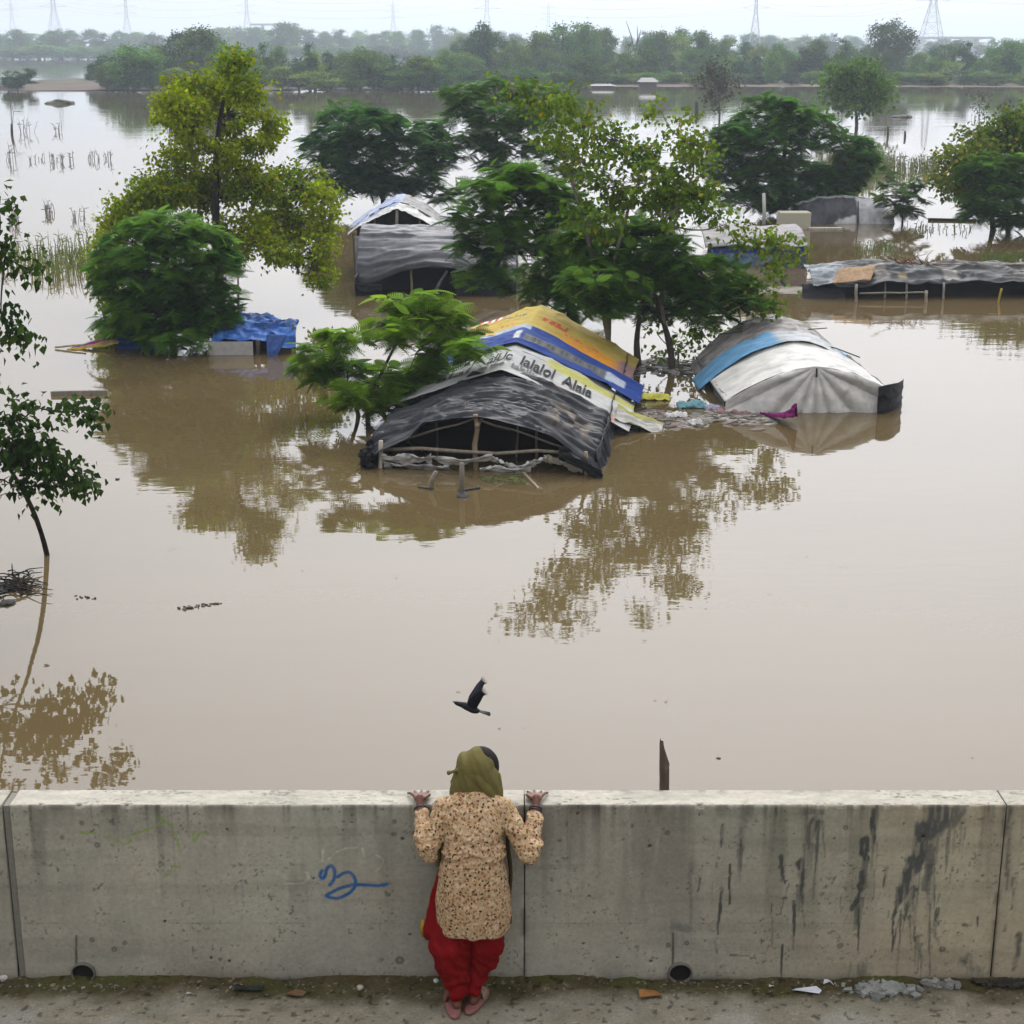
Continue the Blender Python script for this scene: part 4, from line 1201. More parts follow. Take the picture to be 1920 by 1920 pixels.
# banner tail trailing into the water on the right
def tail_fn(S, T):
    q = 2.42 + 1.0 * S
    s_ = 4.0 + 0.55 * T * (1 - 0.25 * S) + 0.1 * S
    z = 0.34 * (1 - S) ** 1.4 + 0.03 + 0.02 * T + 0.03 * np.sin(9 * S + 3 * T)
    p = LA(q, s_, z)
    return p[0], p[1], p[2] + 0 * q
def tail_col(S, T, r, b):
    c = np.tile(np.array((0.30, 0.29, 0.26)), S.shape + (1,)) * (0.85 + 0.3 * b)[..., None]
    k = sstep(0.15, 0.35, T)[..., None]
    return c * (1 - k) + np.array((0.24, 0.23, 0.06)) * k
sheet('banner_tail', tail_fn, 40, 30, tail_col, M['banner'], hutA, wr=0.06, wscale=(1.5, 4), seed=15.0)
def orange_fn(S, T):
    p = LA(2.40 + 0.30 * S, 7.9 + 0.4 * T, 0.32 - 0.30 * S ** 1.5 + 0.03 * np.cos(2 * T))
    return p[0], p[1], p[2]
sheet('orange_flap', orange_fn, 14, 14, plain((0.48, 0.16, 0.015)), M['banner'], hutA, wr=0.03, wscale=(2, 2), seed=18.0)
# open front: posts, rails, hanging strips
pole('centre_post', LA(-0.10, 0.12, -0.4), LA(-0.10, 0.12, 1.10), 0.05, BAMBOO, hutA, seed=3)
pole('front_rail', LA(-1.92, 0.05, 0.36), LA(1.85, 0.05, 0.40), 0.035, (0.20, 0.17, 0.13), hutA, seed=4)
pole('rafter', LA(-2.0, 0.1, 0.40), LA(-0.1, 0.12, 1.02), 0.022, (0.13, 0.11, 0.085), hutA, seed=5)
pole('rafter', LA(-0.1, 0.12, 1.02), LA(1.75, 0.1, 0.46), 0.022, (0.13, 0.11, 0.085), hutA, seed=6)
pole('corner_post', LA(-1.98, 0.0, -0.4), LA(-1.95, 0.0, 0.55), 0.045, (0.34, 0.31, 0.26), hutA, seed=7)
pole('corner_post', LA(2.1, 0.0, -0.4), LA(2.05, 0.0, 0.45), 0.04, BAMBOO, hutA, seed=8)
pole('inner_post', LA(1.05, 0.5, -0.4), LA(1.05, 0.5, 0.85), 0.03, (0.12, 0.1, 0.08), hutA, seed=9)
pole('inner_post', LA(-1.0, 0.9, -0.4), LA(-1.0, 0.9, 0.95), 0.03, (0.10, 0.085, 0.07), hutA, seed=10)
pole('inner_post', LA(0.55, 1.2, -0.4), LA(0.62, 1.2, 0.95), 0.025, (0.2, 0.17, 0.13), hutA, seed=11)
pole('ridge_pole', LA(-0.05, 0.0, 0.90), LA(0.0, 10.2, 1.30), 0.045, BAMBOO, hutA, seed=12)
def strip(q0, q1, z0, z1, w, sagz, col, seed):
    def fn(S, T):
        q = q0 + (q1 - q0) * S
        z = z0 + (z1 - z0) * S - sagz * 4 * S * (1 - S) + w * 0.5 * T * (0.45 + 0.9 * np.abs(np.sin(S * 5 + seed)))
        p = LA(q, -0.03 - 0.04 * T, 0)
        return p[0], p[1], z
    sheet('hanging_cloth', fn, 30, 8, plain(col, 0.35), M['cloth'], hutA, wr=0.07, wscale=(4, 2), seed=seed)
strip(-1.95, -0.95, 0.20, 0.22, 0.19, 0.02, (0.42, 0.41, 0.39), 21)
strip(-1.0, 0.25, 0.25, 0.30, 0.12, 0.09, (0.40, 0.39, 0.37), 22)
strip(0.18, 0.75, 0.28, 0.06, 0.10, 0.0, (0.46, 0.45, 0.43), 23)
strip(0.70, 1.30, 0.06, 0.30, 0.10, 0.0, (0.46, 0.45, 0.43), 24)
strip(0.0, 1.0, 0.02, 0.03, 0.14, -0.01, (0.40, 0.39, 0.37), 25)
strip(1.25, 2.0, 0.30, 0.10, 0.14, 0.0, (0.32, 0.29, 0.24), 26)
strip(-1.9, -0.6, 0.06, 0.04, 0.10, 0.0, (0.30, 0.29, 0.27), 27)
def black_corner(S, T):
    p = LA(1.55 + 0.85 * S, -0.12 - 0.15 * S, 0)
    z = (0.58 - 0.42 * S) * (0.5 + 0.5 * T) + (0.36 - 0.42 * S) * (0.5 - 0.5 * T)
    return p[0], p[1] + 0.0 * T, z
sheet('black_corner_flap', black_corner, 24, 20, plain((0.014, 0.014, 0.016), 0.4), M['plastic'], hutA, wr=0.10, wscale=(3, 2), seed=28, zmin=-0.1)
def black_left(S, T):
    p = LA(-2.36 + 0.26 * S, -0.05 - 0.08 * np.sin(np.pi * S), 0)
    return p[0], p[1], 0.16 + 0.22 * T + 0.1 * S
sheet('black_bundle', black_left, 16, 16, plain((0.012, 0.012, 0.014), 0.4), M['plastic'], hutA, wr=0.14, wscale=(3, 2), seed=29, zmin=-0.1)
# side and back sheets that close the inside
for sgn, zt, nm in ((-1, 0.34, 21.0), (1, 0.28, 33.0)):
    def side_fn(S, T, sgn=sgn, zt=zt):
        p = LA(sgn * (2.26 + 0.1 * S) , 0.15 + 10.2 * S, 0)
        return p[0] + 0 * T, p[1] + 0 * T, -0.15 + (zt + 0.3) * (0.5 + 0.5 * T) + 0.0 * S
    sheet('side_sheet', side_fn, 60, 10, plain((0.02, 0.02, 0.024), 0.4), M['plastic'], hutA, wr=0.06, wscale=(9, 2), seed=nm)
def back_fn(S, T):
    p = LA(T * 2.3, 10.3 + 0 * S, 0)
    return p[0], p[1], -0.15 + S * (1.35 * (1 - np.abs(T) ** 1.2) + 0.35)
sheet('back_sheet', back_fn, 12, 30, plain((0.05, 0.06, 0.1), 0.3), M['plastic'], hutA, wr=0.05, wscale=(3, 3), seed=35)
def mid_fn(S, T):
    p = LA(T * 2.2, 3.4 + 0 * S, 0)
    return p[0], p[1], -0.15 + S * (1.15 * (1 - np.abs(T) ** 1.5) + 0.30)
sheet('interior_shade_sheet', mid_fn, 12, 30, plain((0.012, 0.012, 0.014), 0.3), M['plastic'], hutA, wr=0.05, wscale=(3, 3), seed=36)  # near-black sheet stands in for the shaded depth behind the open front

# ---------------------------------------------------------------- white tent on the right
OC, ANGC = (6.82, 35.5), math.radians(-1.5)
hutC = tag(empty('white_tent', (OC[0], OC[1], 0)), 'half-sunk arched shelter under white plastic with a blue band across its roof', 'shelter')
LC = lambda q, s, z: np.stack(np.broadcast_arrays(OC[0] + math.sin(ANGC) * s + math.cos(ANGC) * q, OC[1] + math.cos(ANGC) * s - math.sin(ANGC) * q, z)).astype(float)
fnC1 = roof_fn(OC, ANGC, (0.0, 2.6), 2.02, 1.62, 0.98, 1.14, 0.22, 0.48, 1.7, 0.02)
sheet('white_roof', fnC1, 60, 90, plain((0.44, 0.43, 0.40), 0.14), M['tarp'], hutC, wr=0.05, wscale=(5, 1.4), seed=41, lift=0.02)
fnC2 = roof_fn(OC, ANGC, (2.2, 3.55), 2.28, 2.0, 1.16, 1.20, 0.0, 0.0, 2.0, 0.0)
def blueC(S, T, r, b):
    c = np.tile(np.array((0.085, 0.22, 0.36)), S.shape + (1,)) * (0.75 + 0.5 * b)[..., None]
    k = (sstep(-0.22, -0.10, T) * (1 - sstep(0.56, 0.62, T)))[..., None]
    c = c * (1 - 0.92 * k) + np.array((0.36, 0.365, 0.36)) * (0.7 + 0.5 * b)[..., None] * 0.92 * k
    k2 = sstep(0.62, 0.68, T)[..., None]
    return c * (1 - k2) + np.array((0.03, 0.14, 0.34)) * k2
sheet('blue_band', fnC2, 30, 90, blueC, M['tarp'], hutC, wr=0.05, wscale=(3, 2), seed=44, lift=0.015)
fnC3 = roof_fn(OC, ANGC, (3.4, 5.4), 2.1, 1.95, 1.22, 1.28, 0.0, 0.0, 1.9, 0.0)
sheet('grey_net', fnC3, 40, 90, lambda S, T, r, b: np.array((0.24, 0.22, 0.205)) * (0.5 + b)[..., None] * (1 - 0.45 * sstep(0.8, 0.95, r))[..., None], M['tarp'], hutC, wr=0.05, wscale=(4, 4), seed=47, lift=0.02)
fnC4 = roof_fn(OC, ANGC, (1.3, 2.6), 2.14, 2.05, 0.9, 1.05, 0.0, 0.0, 1.9, 0.0)
sheet('right_blue_sheet', fnC4, 24, 60, lambda S, T, r, b: np.where((S > 0.35)[..., None], np.array((0.03, 0.13, 0.33)), np.array((0.10, 0.10, 0.115))) * (0.7 + 0.6 * b)[..., None], M['tarp'], hutC, wr=0.06, wscale=(3, 3), seed=49, t=(0.62, 1))
# pleated gable wall gathered to one point under the ridge
def gableC(S, T):
    w = np.where(T < 0, 2.02, 1.62)
    e = np.where(T < 0, 0.22, 0.48)
    q = w * T
    ztop = e + (0.99 - e) * (1 - np.abs(T) ** 1.7) + 0.02
    z = -0.12 + (ztop + 0.12 + 0.02) * S
    ang = np.arctan2(q, np.maximum(1.02 - z, 0.05))
    pl = np.abs(np.sin(ang * 9.0 + 0.6 * np.sin(ang * 4))) * np.clip(np.hypot(q, 1.0 - z), 0, 0.8) * 0.13
    p = LC(q, -0.02 - pl - 0.10 * (1 - S), 0)
    return p[0], p[1], z
sheet('pleated_gable', gableC, 60, 160, plain((0.46, 0.45, 0.42), 0.14), M['tarp'], hutC, wr=0.012, wscale=(3, 6), seed=52)
pole('gable_peg', LC(0.0, -0.12, 0.80), LC(0.0, -0.10, 1.0), 0.022, (0.02, 0.02, 0.02), hutC, seed=53)
def blackC(S, T):
    p = LC(1.36 + 0.80 * S, -0.34 + 0.9 * S ** 2, 0)
    z = 0.26 + 0.02 * S + (0.36 + 0.03 * np.sin(5 * S)) * T
    return p[0], p[1], z
sheet('black_corner_flap', blackC, 30, 24, plain((0.014, 0.014, 0.016), 0.4), M['plastic'], hutC, wr=0.035, wscale=(2, 1.5), seed=54, zmin=-0.1)
pole('roof_rope', LC(-0.9, 5.3, 1.12), LC(1.45, 1.9, 0.86), 0.016, (0.03, 0.03, 0.03), hutC, seed=55)
pole('roof_rope', LC(-1.5, 4.6, 0.95), LC(1.2, 4.4, 1.13), 0.014, (0.05, 0.045, 0.04), hutC, seed=56)
for sg in (-1, 1):
    def sideC(S, T, sg=sg):
        p = LC(sg * 1.95 + 0 * T, 0.4 + 4.9 * S, 0)
        return p[0], p[1], -0.2 + 0.5 * (0.5 + 0.5 * T)
    sheet('side_sheet', sideC, 30, 8, plain((0.12, 0.13, 0.14), 0.3), M['tarp'], hutC, wr=0.06, wscale=(6, 2), seed=57 + sg)
def backC(S, T):
    p = LC(T * 1.95, 5.3 + 0 * S, 0)
    return p[0], p[1], -0.15 + S * (1.1 * (1 - np.abs(T) ** 1.9) + 0.2)
sheet('back_sheet', backC, 10, 24, plain((0.16, 0.16, 0.16), 0.3), M['tarp'], hutC, wr=0.04, wscale=(3, 3), seed=60)

# ---------------------------------------------------------------- long low black shelter on the right
pD = at_z(1540, 562)
hutD = tag(empty('long_shelter', (pD[0], pD[1], 0)), 'long low black shelter sunk to its roof edge at the right', 'shelter')
xD0, xD1, yD = at_z(1518, 556)[0], 21.5, 52.0
def dfn(S, T):
    x = xD0 + (xD1 - xD0) * S
    z0 = 0.46 + 0.13 * (fbm(S * 9, 0 * S, 3.0, 3) - 0.5) * 2 + 0.10 * (fbm(S * 14, T * 2, 5.0, 3) - 0.5) * 2 + 0.10 * np.clip((S - 0.62) * 4, 0, 1) - 0.40 * np.clip((S - 0.86) * 6, 0, 1) * (T < 0)
    y = yD + (T + 1) * 1.35 + 0.3 * S + 0.25 * (fbm(S * 12, 0 * S, 8.0, 3) - 0.5) * (T < 0)
    z = z0 + 0.42 * np.sin(np.pi * 0.5 * np.clip((T + 1) * 0.8, 0, 1)) - 0.18 * (T > 0.4) * (T - 0.4)
    return x, y, z
def dcol(S, T, r, b):
    c = np.array((0.040, 0.040, 0.041)) * (0.3 + 1.4 * b)[..., None]
    k = (sstep(0.52, 0.72, S) * sstep(0.3, 0.7, b + 0.35 * S))[..., None]
    c = c * (1 - k) + np.array((0.19, 0.175, 0.155)) * (0.6 + 0.8 * b)[..., None] * k
    for (s0, s1, t0, t1, pc) in ((0.17, 0.22, -0.9, 0.1, (0.16, 0.15, 0.13)), (0.26, 0.33, -0.5, 0.6, (0.09, 0.10, 0.11)), (0.37, 0.42, -0.95, -0.2, (0.20, 0.19, 0.17)), (0.48, 0.55, -0.2, 0.9, (0.13, 0.12, 0.11)), (0.24, 0.27, -0.85, -0.6, (0.26, 0.2, 0.09))):
        kk = (sstep(s0, s0 + .008, S + 0.02 * (b - 0.5)) * (1 - sstep(s1 - .008, s1, S + 0.02 * (b - 0.5))) * sstep(t0, t0 + .1, T) * (1 - sstep(t1 - .1, t1, T)))[..., None]
        c = c * (1 - 0.8 * kk) + np.array(pc) * 0.8 * kk
    k = ((1 - sstep(0.08, 0.13, S)))[..., None]
    return c * (1 - k) + np.array((0.16, 0.18, 0.19)) * (0.7 + 0.6 * b)[..., None] * k
sheet('black_roof', dfn, 220, 50, dcol, M['tarp'], hutD, wr=0.13, wscale=(8, 4.0), seed=61)
def dback(S, T):
    x = xD0 + 0.5 + (xD1 - xD0 - 0.5) * S
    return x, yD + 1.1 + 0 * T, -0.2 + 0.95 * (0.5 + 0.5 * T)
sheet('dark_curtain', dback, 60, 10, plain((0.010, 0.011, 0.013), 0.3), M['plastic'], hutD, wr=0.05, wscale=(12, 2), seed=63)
def dright(S, T):
    x = xD0 + (xD1 - xD0) * (0.60 + 0.30 * S)
    return x, yD + 0.12 + 0 * T, -0.15 + 0.72 * (0.5 + 0.5 * T)
sheet('grey_side_cloth', dright, 50, 12, lambda S, T, r, b: np.array((0.20, 0.19, 0.175)) * (0.3 + 1.3 * b)[..., None], M['cloth'], hutD, wr=0.08, wscale=(10, 1.5), seed=64)
for (u, v0, v1, r) in ((1606, 566, 533, 0.05), (1737, 566, 545, 0.055), (1700, 560, 530, 0.035), (1770, 560, 530, 0.04), (1660, 558, 530, 0.035)):
    b = at_z(u, v0); t_ = at_y(u, v1, b[1])
    pole('post', (b[0], b[1], -0.5), t_, r, (0.26, 0.23, 0.19), hutD, seed=u)
b0, b1 = at_y(1612, 550, 51.9), at_y(1740, 548, 51.9)
pole('rail', b0, b1, 0.03, (0.22, 0.2, 0.17), hutD, seed=71)
p0 = at_y(1880, 520, 51.5); p1 = at_y(1868, 575, 51.3)
pole('yellow_pipe', (p0[0], p0[1], 0.42), (p1[0], p1[1], -0.3), 0.035, (0.26, 0.18, 0.02), hutD, seed=72)
# brown board lying across the left end
def board_fn(S, T):
    c = at_y(1602, 520, 52.2)
    return c[0] + 0.62 * T + 0.35 * S - 0.15, c[1] + 0.9 * S - 0.3, c[2] + 0.36 * S + 0.06 * T - 0.1
sheet('brown_board', board_fn, 14, 16, plain((0.24, 0.155, 0.085), 0.25), M['wood'], hutD, wr=0.04, wscale=(2, 3), seed=73)
def dleft(S, T):
    c = at_y(1548, 535, 52.0)
    return c[0] + 0.7 * T, c[1] + 0.3 * S + 0.1, -0.1 + (c[2] + 0.1) * S
sheet('black_left_flap', dleft, 12, 16, plain((0.02, 0.02, 0.024), 0.4), M['plastic'], hutD, wr=0.06, wscale=(2, 3), seed=74)
def dropbox(u, v, y, s, col, name, parent, mat='debris', seed=0):
    rng = np.random.default_rng(seed)
    p = at_y(u, v, y)
    me = bpy.data.meshes.new(name)
    bm = bmesh.new(); bmesh.ops.create_icosphere(bm, subdivisions=3, radius=1.0)
    V = np.array([vv.co[:] for vv in bm.verts])
    n = fbm(V[:, 0] * 2 + seed, V[:, 1] * 2, V[:, 2] * 2 + seed, 4)
    V = V * (0.55 + 0.9 * n)[:, None] * np.array(s)
    F = [tuple(x.index for x in f.verts) for f in bm.faces]
    bm.free()
    me = mk_mesh(name, V + p, F, np.array(col) * (0.6 + 0.8 * n)[:, None], True)
    return link(name, me, M[mat], parent)
_r = np.random.default_rng(5); mbx = MB()
_p = at_y(1702, 494, 53.6)
for _ in range(46):
    q = _p + _r.normal(0, 1, 3) * np.array((0.42, 0.25, 0.04)); d_ = _r.normal(0, 1, 3) * np.array((0.35, 0.2, 0.16)) + np.array((0, 0, 0.12))
    mbx.tube([q, q + d_ * 0.5 + (0, 0, 0.04), q + d_], [0.02, 0.016, 0.008], 4, np.array((0.17, 0.085, 0.04)) * _r.uniform(0.6, 1.3))
mbx.build('dry_branches', M['wood'], hutD)

# ---------------------------------------------------------------- grey and blue shelter behind it
yE = at_z(1400, 500)[1]
hutE = tag(empty('grey_shelter', (at_z(1400, 500)[0], yE, 0)), 'small shelter with faded grey roof and blue side sheets behind the overhanging leaves', 'shelter')
def efn(S, T):
    x = at_y(1322, 470, yE)[0] + S * (at_y(1515, 470, yE)[0] - at_y(1322, 470, yE)[0])
    return x, yE + (T + 1) * 1.5, 0.72 + 0.5 * np.sin(np.pi * 0.5 * np.clip((T + 1) * 0.75, 0, 1)) + 0.05 * np.sin(S * 7)
sheet('grey_roof', efn, 60, 30, plain((0.15, 0.14, 0.14), 0.3), M['tarp'], hutE, wr=0.05, wscale=(2, 8), seed=81)
def eside(S, T):
    x = at_y(1326, 490, yE)[0] + S * (at_y(1515, 490, yE)[0] - at_y(1326, 490, yE)[0])
    return x, yE + 0.06 + 0.06 * np.sin(14 * S), -0.15 + 0.9 * (0.5 + 0.5 * T)
sheet('blue_side', eside, 60, 16, lambda S, T, r, b: np.where((T > 0.45)[..., None], np.array((0.02, 0.035, 0.16)), np.where((S > 0.72)[..., None], np.array((0.05, 0.05, 0.13)), np.array((0.09, 0.15, 0.21)))) * (0.6 + 0.8 * b)[..., None], M['tarp'], hutE, wr=0.06, wscale=(8, 2), seed=82)
for k, (u, vv) in enumerate(((1330, 500), (1420, 500), (1512, 500))):
    b = at_z(u, vv); pole('post', (b[0], yE + 0.15, -0.4), (b[0], yE + 0.15, 0.8), 0.04, BAMBOO, hutE, seed=83 + k)
def eend(S, T):
    x = at_y(1515, 490, yE)[0] - 0.02
    return x + 0 * S, yE + (0.1 + 2.7 * S), -0.15 + 1.0 * (0.5 + 0.5 * T)
sheet('end_sheet', eend, 16, 10, plain((0.16, 0.17, 0.22), 0.3), M['tarp'], hutE, wr=0.05, wscale=(4, 2), seed=86)

# ---------------------------------------------------------------- half-sunk tent far right, block and pole beside it
yF = at_z(1600, 420)[1]
xF0, xF1 = at_y(1505, 400, yF)[0], at_y(1680, 400, yF)[0]
hutF = tag(empty('half_sunk_tent', ((xF0 + xF1) / 2, yF, 0)), 'half-sunk tent, left half dark and right half pale, by the big dark tree', 'shelter')
def ffn(S, T):
    x = xF0 + (xF1 - xF0) * S
    h = 1.08 * np.sin(np.pi * (0.12 + 0.80 * S)) ** 0.45
    return x, yF + (T + 1) * 1.6, -0.12 + (h + 0.12) * np.sin(np.pi * 0.5 * np.clip((T + 1) * 1.1, 0, 1)) ** 0.75
def fcol(S, T, r, b):
    c = np.array((0.035, 0.036, 0.042)) * (0.4 + 1.2 * b)[..., None]
    k = (sstep(0.60, 0.63, S))[..., None]
    c = c * (1 - k) + np.array((0.37, 0.37, 0.38)) * (0.75 + 0.5 * b)[..., None] * k
    k = (sstep(-0.1, 0.05, T))[..., None]
    c = c * (1 - k) + np.array((0.30, 0.30, 0.29)) * k
    k = (sstep(0.34, 0.37, S) * (1 - sstep(0.57, 0.6, S)) * (1 - sstep(-0.95 + 0.0, -0.93, T - 0.55 * (S - 0.35))))[..., None]
    return c * (1 - k) + np.array((0.36, 0.36, 0.35)) * k
sheet('draped_cover', ffn, 90, 50, fcol, M['tarp'], hutF, wr=0.08, wscale=(9, 2), seed=91)
pole('tent_post', (xF0 + 0.61 * (xF1 - xF0), yF - 0.02, -0.4), (xF0 + 0.60 * (xF1 - xF0), yF + 0.25, 1.0), 0.035, (0.05, 0.05, 0.05), hutF, seed=92)
bt = at_z(1491, 430)
mbx = MB(); mbx.box((bt[0], bt[1] + 0.5, 0.18), (1.35, 0.9, 1.1), 0.03, (0.38, 0.36, 0.28), 0.02, random.Random(3))
blk = tag(mbx.build('water_tank', M['concrete'], smooth=False), 'pale concrete tank standing in the water left of the half-sunk tent', 'tank')
bv = blk.modifiers.new('edge', 'BEVEL'); bv.width = 0.03; bv.segments = 2
bp_ = at_z(1432, 420)
mbx = MB(); _tp = at_y(1432, 362, bp_[1]); mbx.tube([(bp_[0], bp_[1], -0.5), (bp_[0], bp_[1], 0.6), _tp], [0.085, 0.082, 0.08], 10, (0.42, 0.41, 0.38))
tag(mbx.build('concrete_pole', M['concrete']), 'short pale concrete pole standing in the water by the big dark tree', 'pole')
bh = at_z(1490, 432); 
def plank(u0, v0, u1, v1, w, h, col, name, label, cat='plank', mat='wood', group=None):
    a, b = at_z(u0, v0), at_z(u1, v1)
    d = unit(b - a); s = np.array((-d[1], d[0], 0)) * w / 2
    mb = MB()
    vs_ = []
    for zz in (-0.03, h):
        vs_ += [a + s + (0, 0, zz), a - s + (0, 0, zz), b - s * 0.9 + (0, 0, zz), b + s * 0.8 + (0, 0, zz)]
    mb.add(vs_, [(3, 2, 1, 0), (4, 5, 6, 7), (0, 1, 5, 4), (1, 2, 6, 5), (2, 3, 7, 6), (3, 0, 4, 7)], col)
    return tag(mb.build(name, M[mat], smooth=False), label, cat, group)
plank(1515, 430, 1578, 430, 0.4, 0.08, (0.36, 0.33, 0.28), 'floating_plank', 'pale plank floating beside the concrete tank')
plank(1740, 413, 1830, 415, 0.3, 0.10, (0.03, 0.03, 0.03), 'floating_pole', 'dark pole floating across the bright water at the far right', 'pole')
plank(96, 741, 202, 739, 0.10, 0.10, (0.20, 0.18, 0.15), 'floating_plank', 'thin plank floating behind the leaves at the left edge')

# ---------------------------------------------------------------- grey and white shelters left of centre
yB = at_z(800, 556)[1]
xB0, xB1 = at_y(664, 520, yB)[0], at_y(968, 520, yB)[0]
hutB = tag(empty('grey_tent', ((xB0 + xB1) / 2, yB, 0)), 'big grey tarpaulin tent with a dark open front left of centre', 'shelter')
def bfn(S, T):
    x = xB0 + (xB1 - xB0) * S
    # front edge lifts over the opening, ends come down
    ze = 0.34 + 0.62 * np.clip(np.sin(np.pi * np.clip((S - 0.08) / 0.80, 0, 1)), 0, 1) ** 1.1 + 0.0 * T
    zr = 1.95 - 0.35 * np.clip((S - 0.6) / 0.4, 0, 1)
    k = np.sin(np.pi * 0.5 * np.clip((T + 1) * 0.62, 0, 1)) ** 0.9
    yy = yB + 0.05 + 1.5 * (T + 1) + 0.5 * (1 - np.sin(np.pi * np.clip(S, 0, 1)))
    return x, yy, ze + (zr - ze) * k
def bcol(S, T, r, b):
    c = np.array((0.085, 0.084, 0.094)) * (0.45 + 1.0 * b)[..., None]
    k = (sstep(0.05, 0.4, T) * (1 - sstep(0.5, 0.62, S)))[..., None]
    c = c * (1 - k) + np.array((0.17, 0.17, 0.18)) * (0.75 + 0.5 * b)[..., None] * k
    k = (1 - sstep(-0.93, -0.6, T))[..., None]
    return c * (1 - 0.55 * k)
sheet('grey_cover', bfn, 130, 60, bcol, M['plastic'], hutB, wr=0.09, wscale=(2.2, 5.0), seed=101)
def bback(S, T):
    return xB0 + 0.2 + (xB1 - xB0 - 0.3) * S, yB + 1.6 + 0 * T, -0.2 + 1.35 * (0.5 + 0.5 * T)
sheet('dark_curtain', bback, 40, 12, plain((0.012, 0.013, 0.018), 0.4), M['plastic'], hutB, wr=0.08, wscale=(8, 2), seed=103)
for sg, xx in ((0, xB0), (1, xB1)):
    def bside(S, T, xx=xx):
        return xx + 0.05 * np.sin(9 * S), yB + 0.2 + 2.6 * S, -0.15 + (0.75 + 0.5 * S) * (0.5 + 0.5 * T)
    sheet('side_sheet', bside, 24, 12, plain((0.03, 0.03, 0.038), 0.4), M['plastic'], hutB, wr=0.06, wscale=(4, 2), seed=104 + sg)
def bleft(S, T):
    return xB0 + 0.0 + 0.9 * S, yB + 0.12 - 0.06 * S, -0.1 + (0.52 - 0.05 * S) * (0.5 + 0.5 * T)
sheet('black_front_flap', bleft, 16, 10, plain((0.014, 0.015, 0.02), 0.4), M['plastic'], hutB, wr=0.06, wscale=(3, 2), seed=107)
def bright(S, T):
    return xB0 + (xB1 - xB0) * (0.62 + 0.34 * S), yB + 0.10 + 0.04 * np.sin(9 * S), -0.1 + (0.5 + 0.12 * S) * (0.5 + 0.5 * T)
sheet('black_front_flap', bright, 26, 10, plain((0.014, 0.015, 0.02), 0.4), M['plastic'], hutB, wr=0.08, wscale=(5, 2), seed=108)
pole('leaning_pole', at_y(818, 542, yB - 0.05), at_y(838, 508, yB + 0.2), 0.05, (0.09, 0.085, 0.09), hutB, seed=109)
pole('post', (xB0 + 0.35 * (xB1 - xB0), yB + 0.3, -0.4), (xB0 + 0.35 * (xB1 - xB0), yB + 0.3, 0.9), 0.04, BAMBOO, hutB, seed=110)

yG = 57.6
pG = at_y(742, 470, yG)
hutG = tag(empty('white_gable_shelter', (pG[0], yG, 0)), 'shelter with a pale blue and white gabled roof behind the grey tent', 'shelter')
zr_ = at_y(747, 388, yG)[2]; ze_ = at_y(650, 440, yG)[2]
wG = (at_y(836, 430, yG)[0] - at_y(648, 430, yG)[0]) / 2
OG = ((at_y(836, 430, yG)[0] + at_y(648, 430, yG)[0]) / 2 + 0.05, yG)
sheet('white_roof', roof_fn(OG, 0.0, (0, 1.5), wG, wG, zr_ - 0.10, zr_ + 0.06, ze_, ze_, 1.3, 0.02), 34, 80, lambda S, T, r, b: np.where((T < -0.0)[..., None] & (S > 0.55)[..., None], np.array((0.20, 0.24, 0.34)), np.array((0.34, 0.34, 0.32))) * (0.75 + 0.5 * b)[..., None], M['tarp'], hutG, wr=0.06, wscale=(3, 4), seed=111)
sheet('blue_roof', roof_fn(OG, 0.0, (1.3, 3.4), wG * 1.02, wG * 1.0, zr_ + 0.02, zr_ + 0.12, ze_ + 0.05, ze_ + 0.02, 1.3, 0.02), 30, 80, lambda S, T, r, b: np.where((T < 0.05)[..., None], np.array((0.19, 0.23, 0.33)), np.array((0.16, 0.155, 0.15))) * (0.75 + 0.5 * b)[..., None], M['tarp'], hutG, wr=0.06, wscale=(3, 4), seed=113, lift=0.04)
pole('centre_post', (OG[0], yG + 0.08, -0.4), (OG[0], yG + 0.08, zr_ - 0.12), 0.06, (0.20, 0.18, 0.15), hutG, seed=114)
for k, sx in enumerate((-0.88, 0.88, -0.45, 0.45)):
    pole('side_post', (OG[0] + sx * wG, yG + 0.1, -0.4), (OG[0] + sx * wG, yG + 0.1, ze_ + (zr_ - ze_) * (1 - abs(sx) ** 1.3) - 0.1), 0.035, (0.12, 0.1, 0.08), hutG, seed=115 + k)
def gback(S, T):
    return OG[0] + T * wG * 0.95, yG + 2.6 + 0 * S, -0.2 + S * (ze_ + (zr_ - ze_) * (1 - np.abs(T) ** 1.3) + 0.2)
sheet('back_sheet', gback, 12, 30, plain((0.05, 0.045, 0.04), 0.3), M['tarp'], hutG, wr=0.05, wscale=(3, 3), seed=120)
def gfront(S, T):
    return OG[0] + 0.15 + T * wG * 0.92, yG - 0.25 + 0 * S, -0.2 + S * (ze_ - 0.02 + 0.2)
sheet('grey_front_sheet', gfront, 14, 50, plain((0.25, 0.25, 0.26), 0.2), M['tarp'], hutG, wr=0.07, wscale=(3, 7), seed=122)

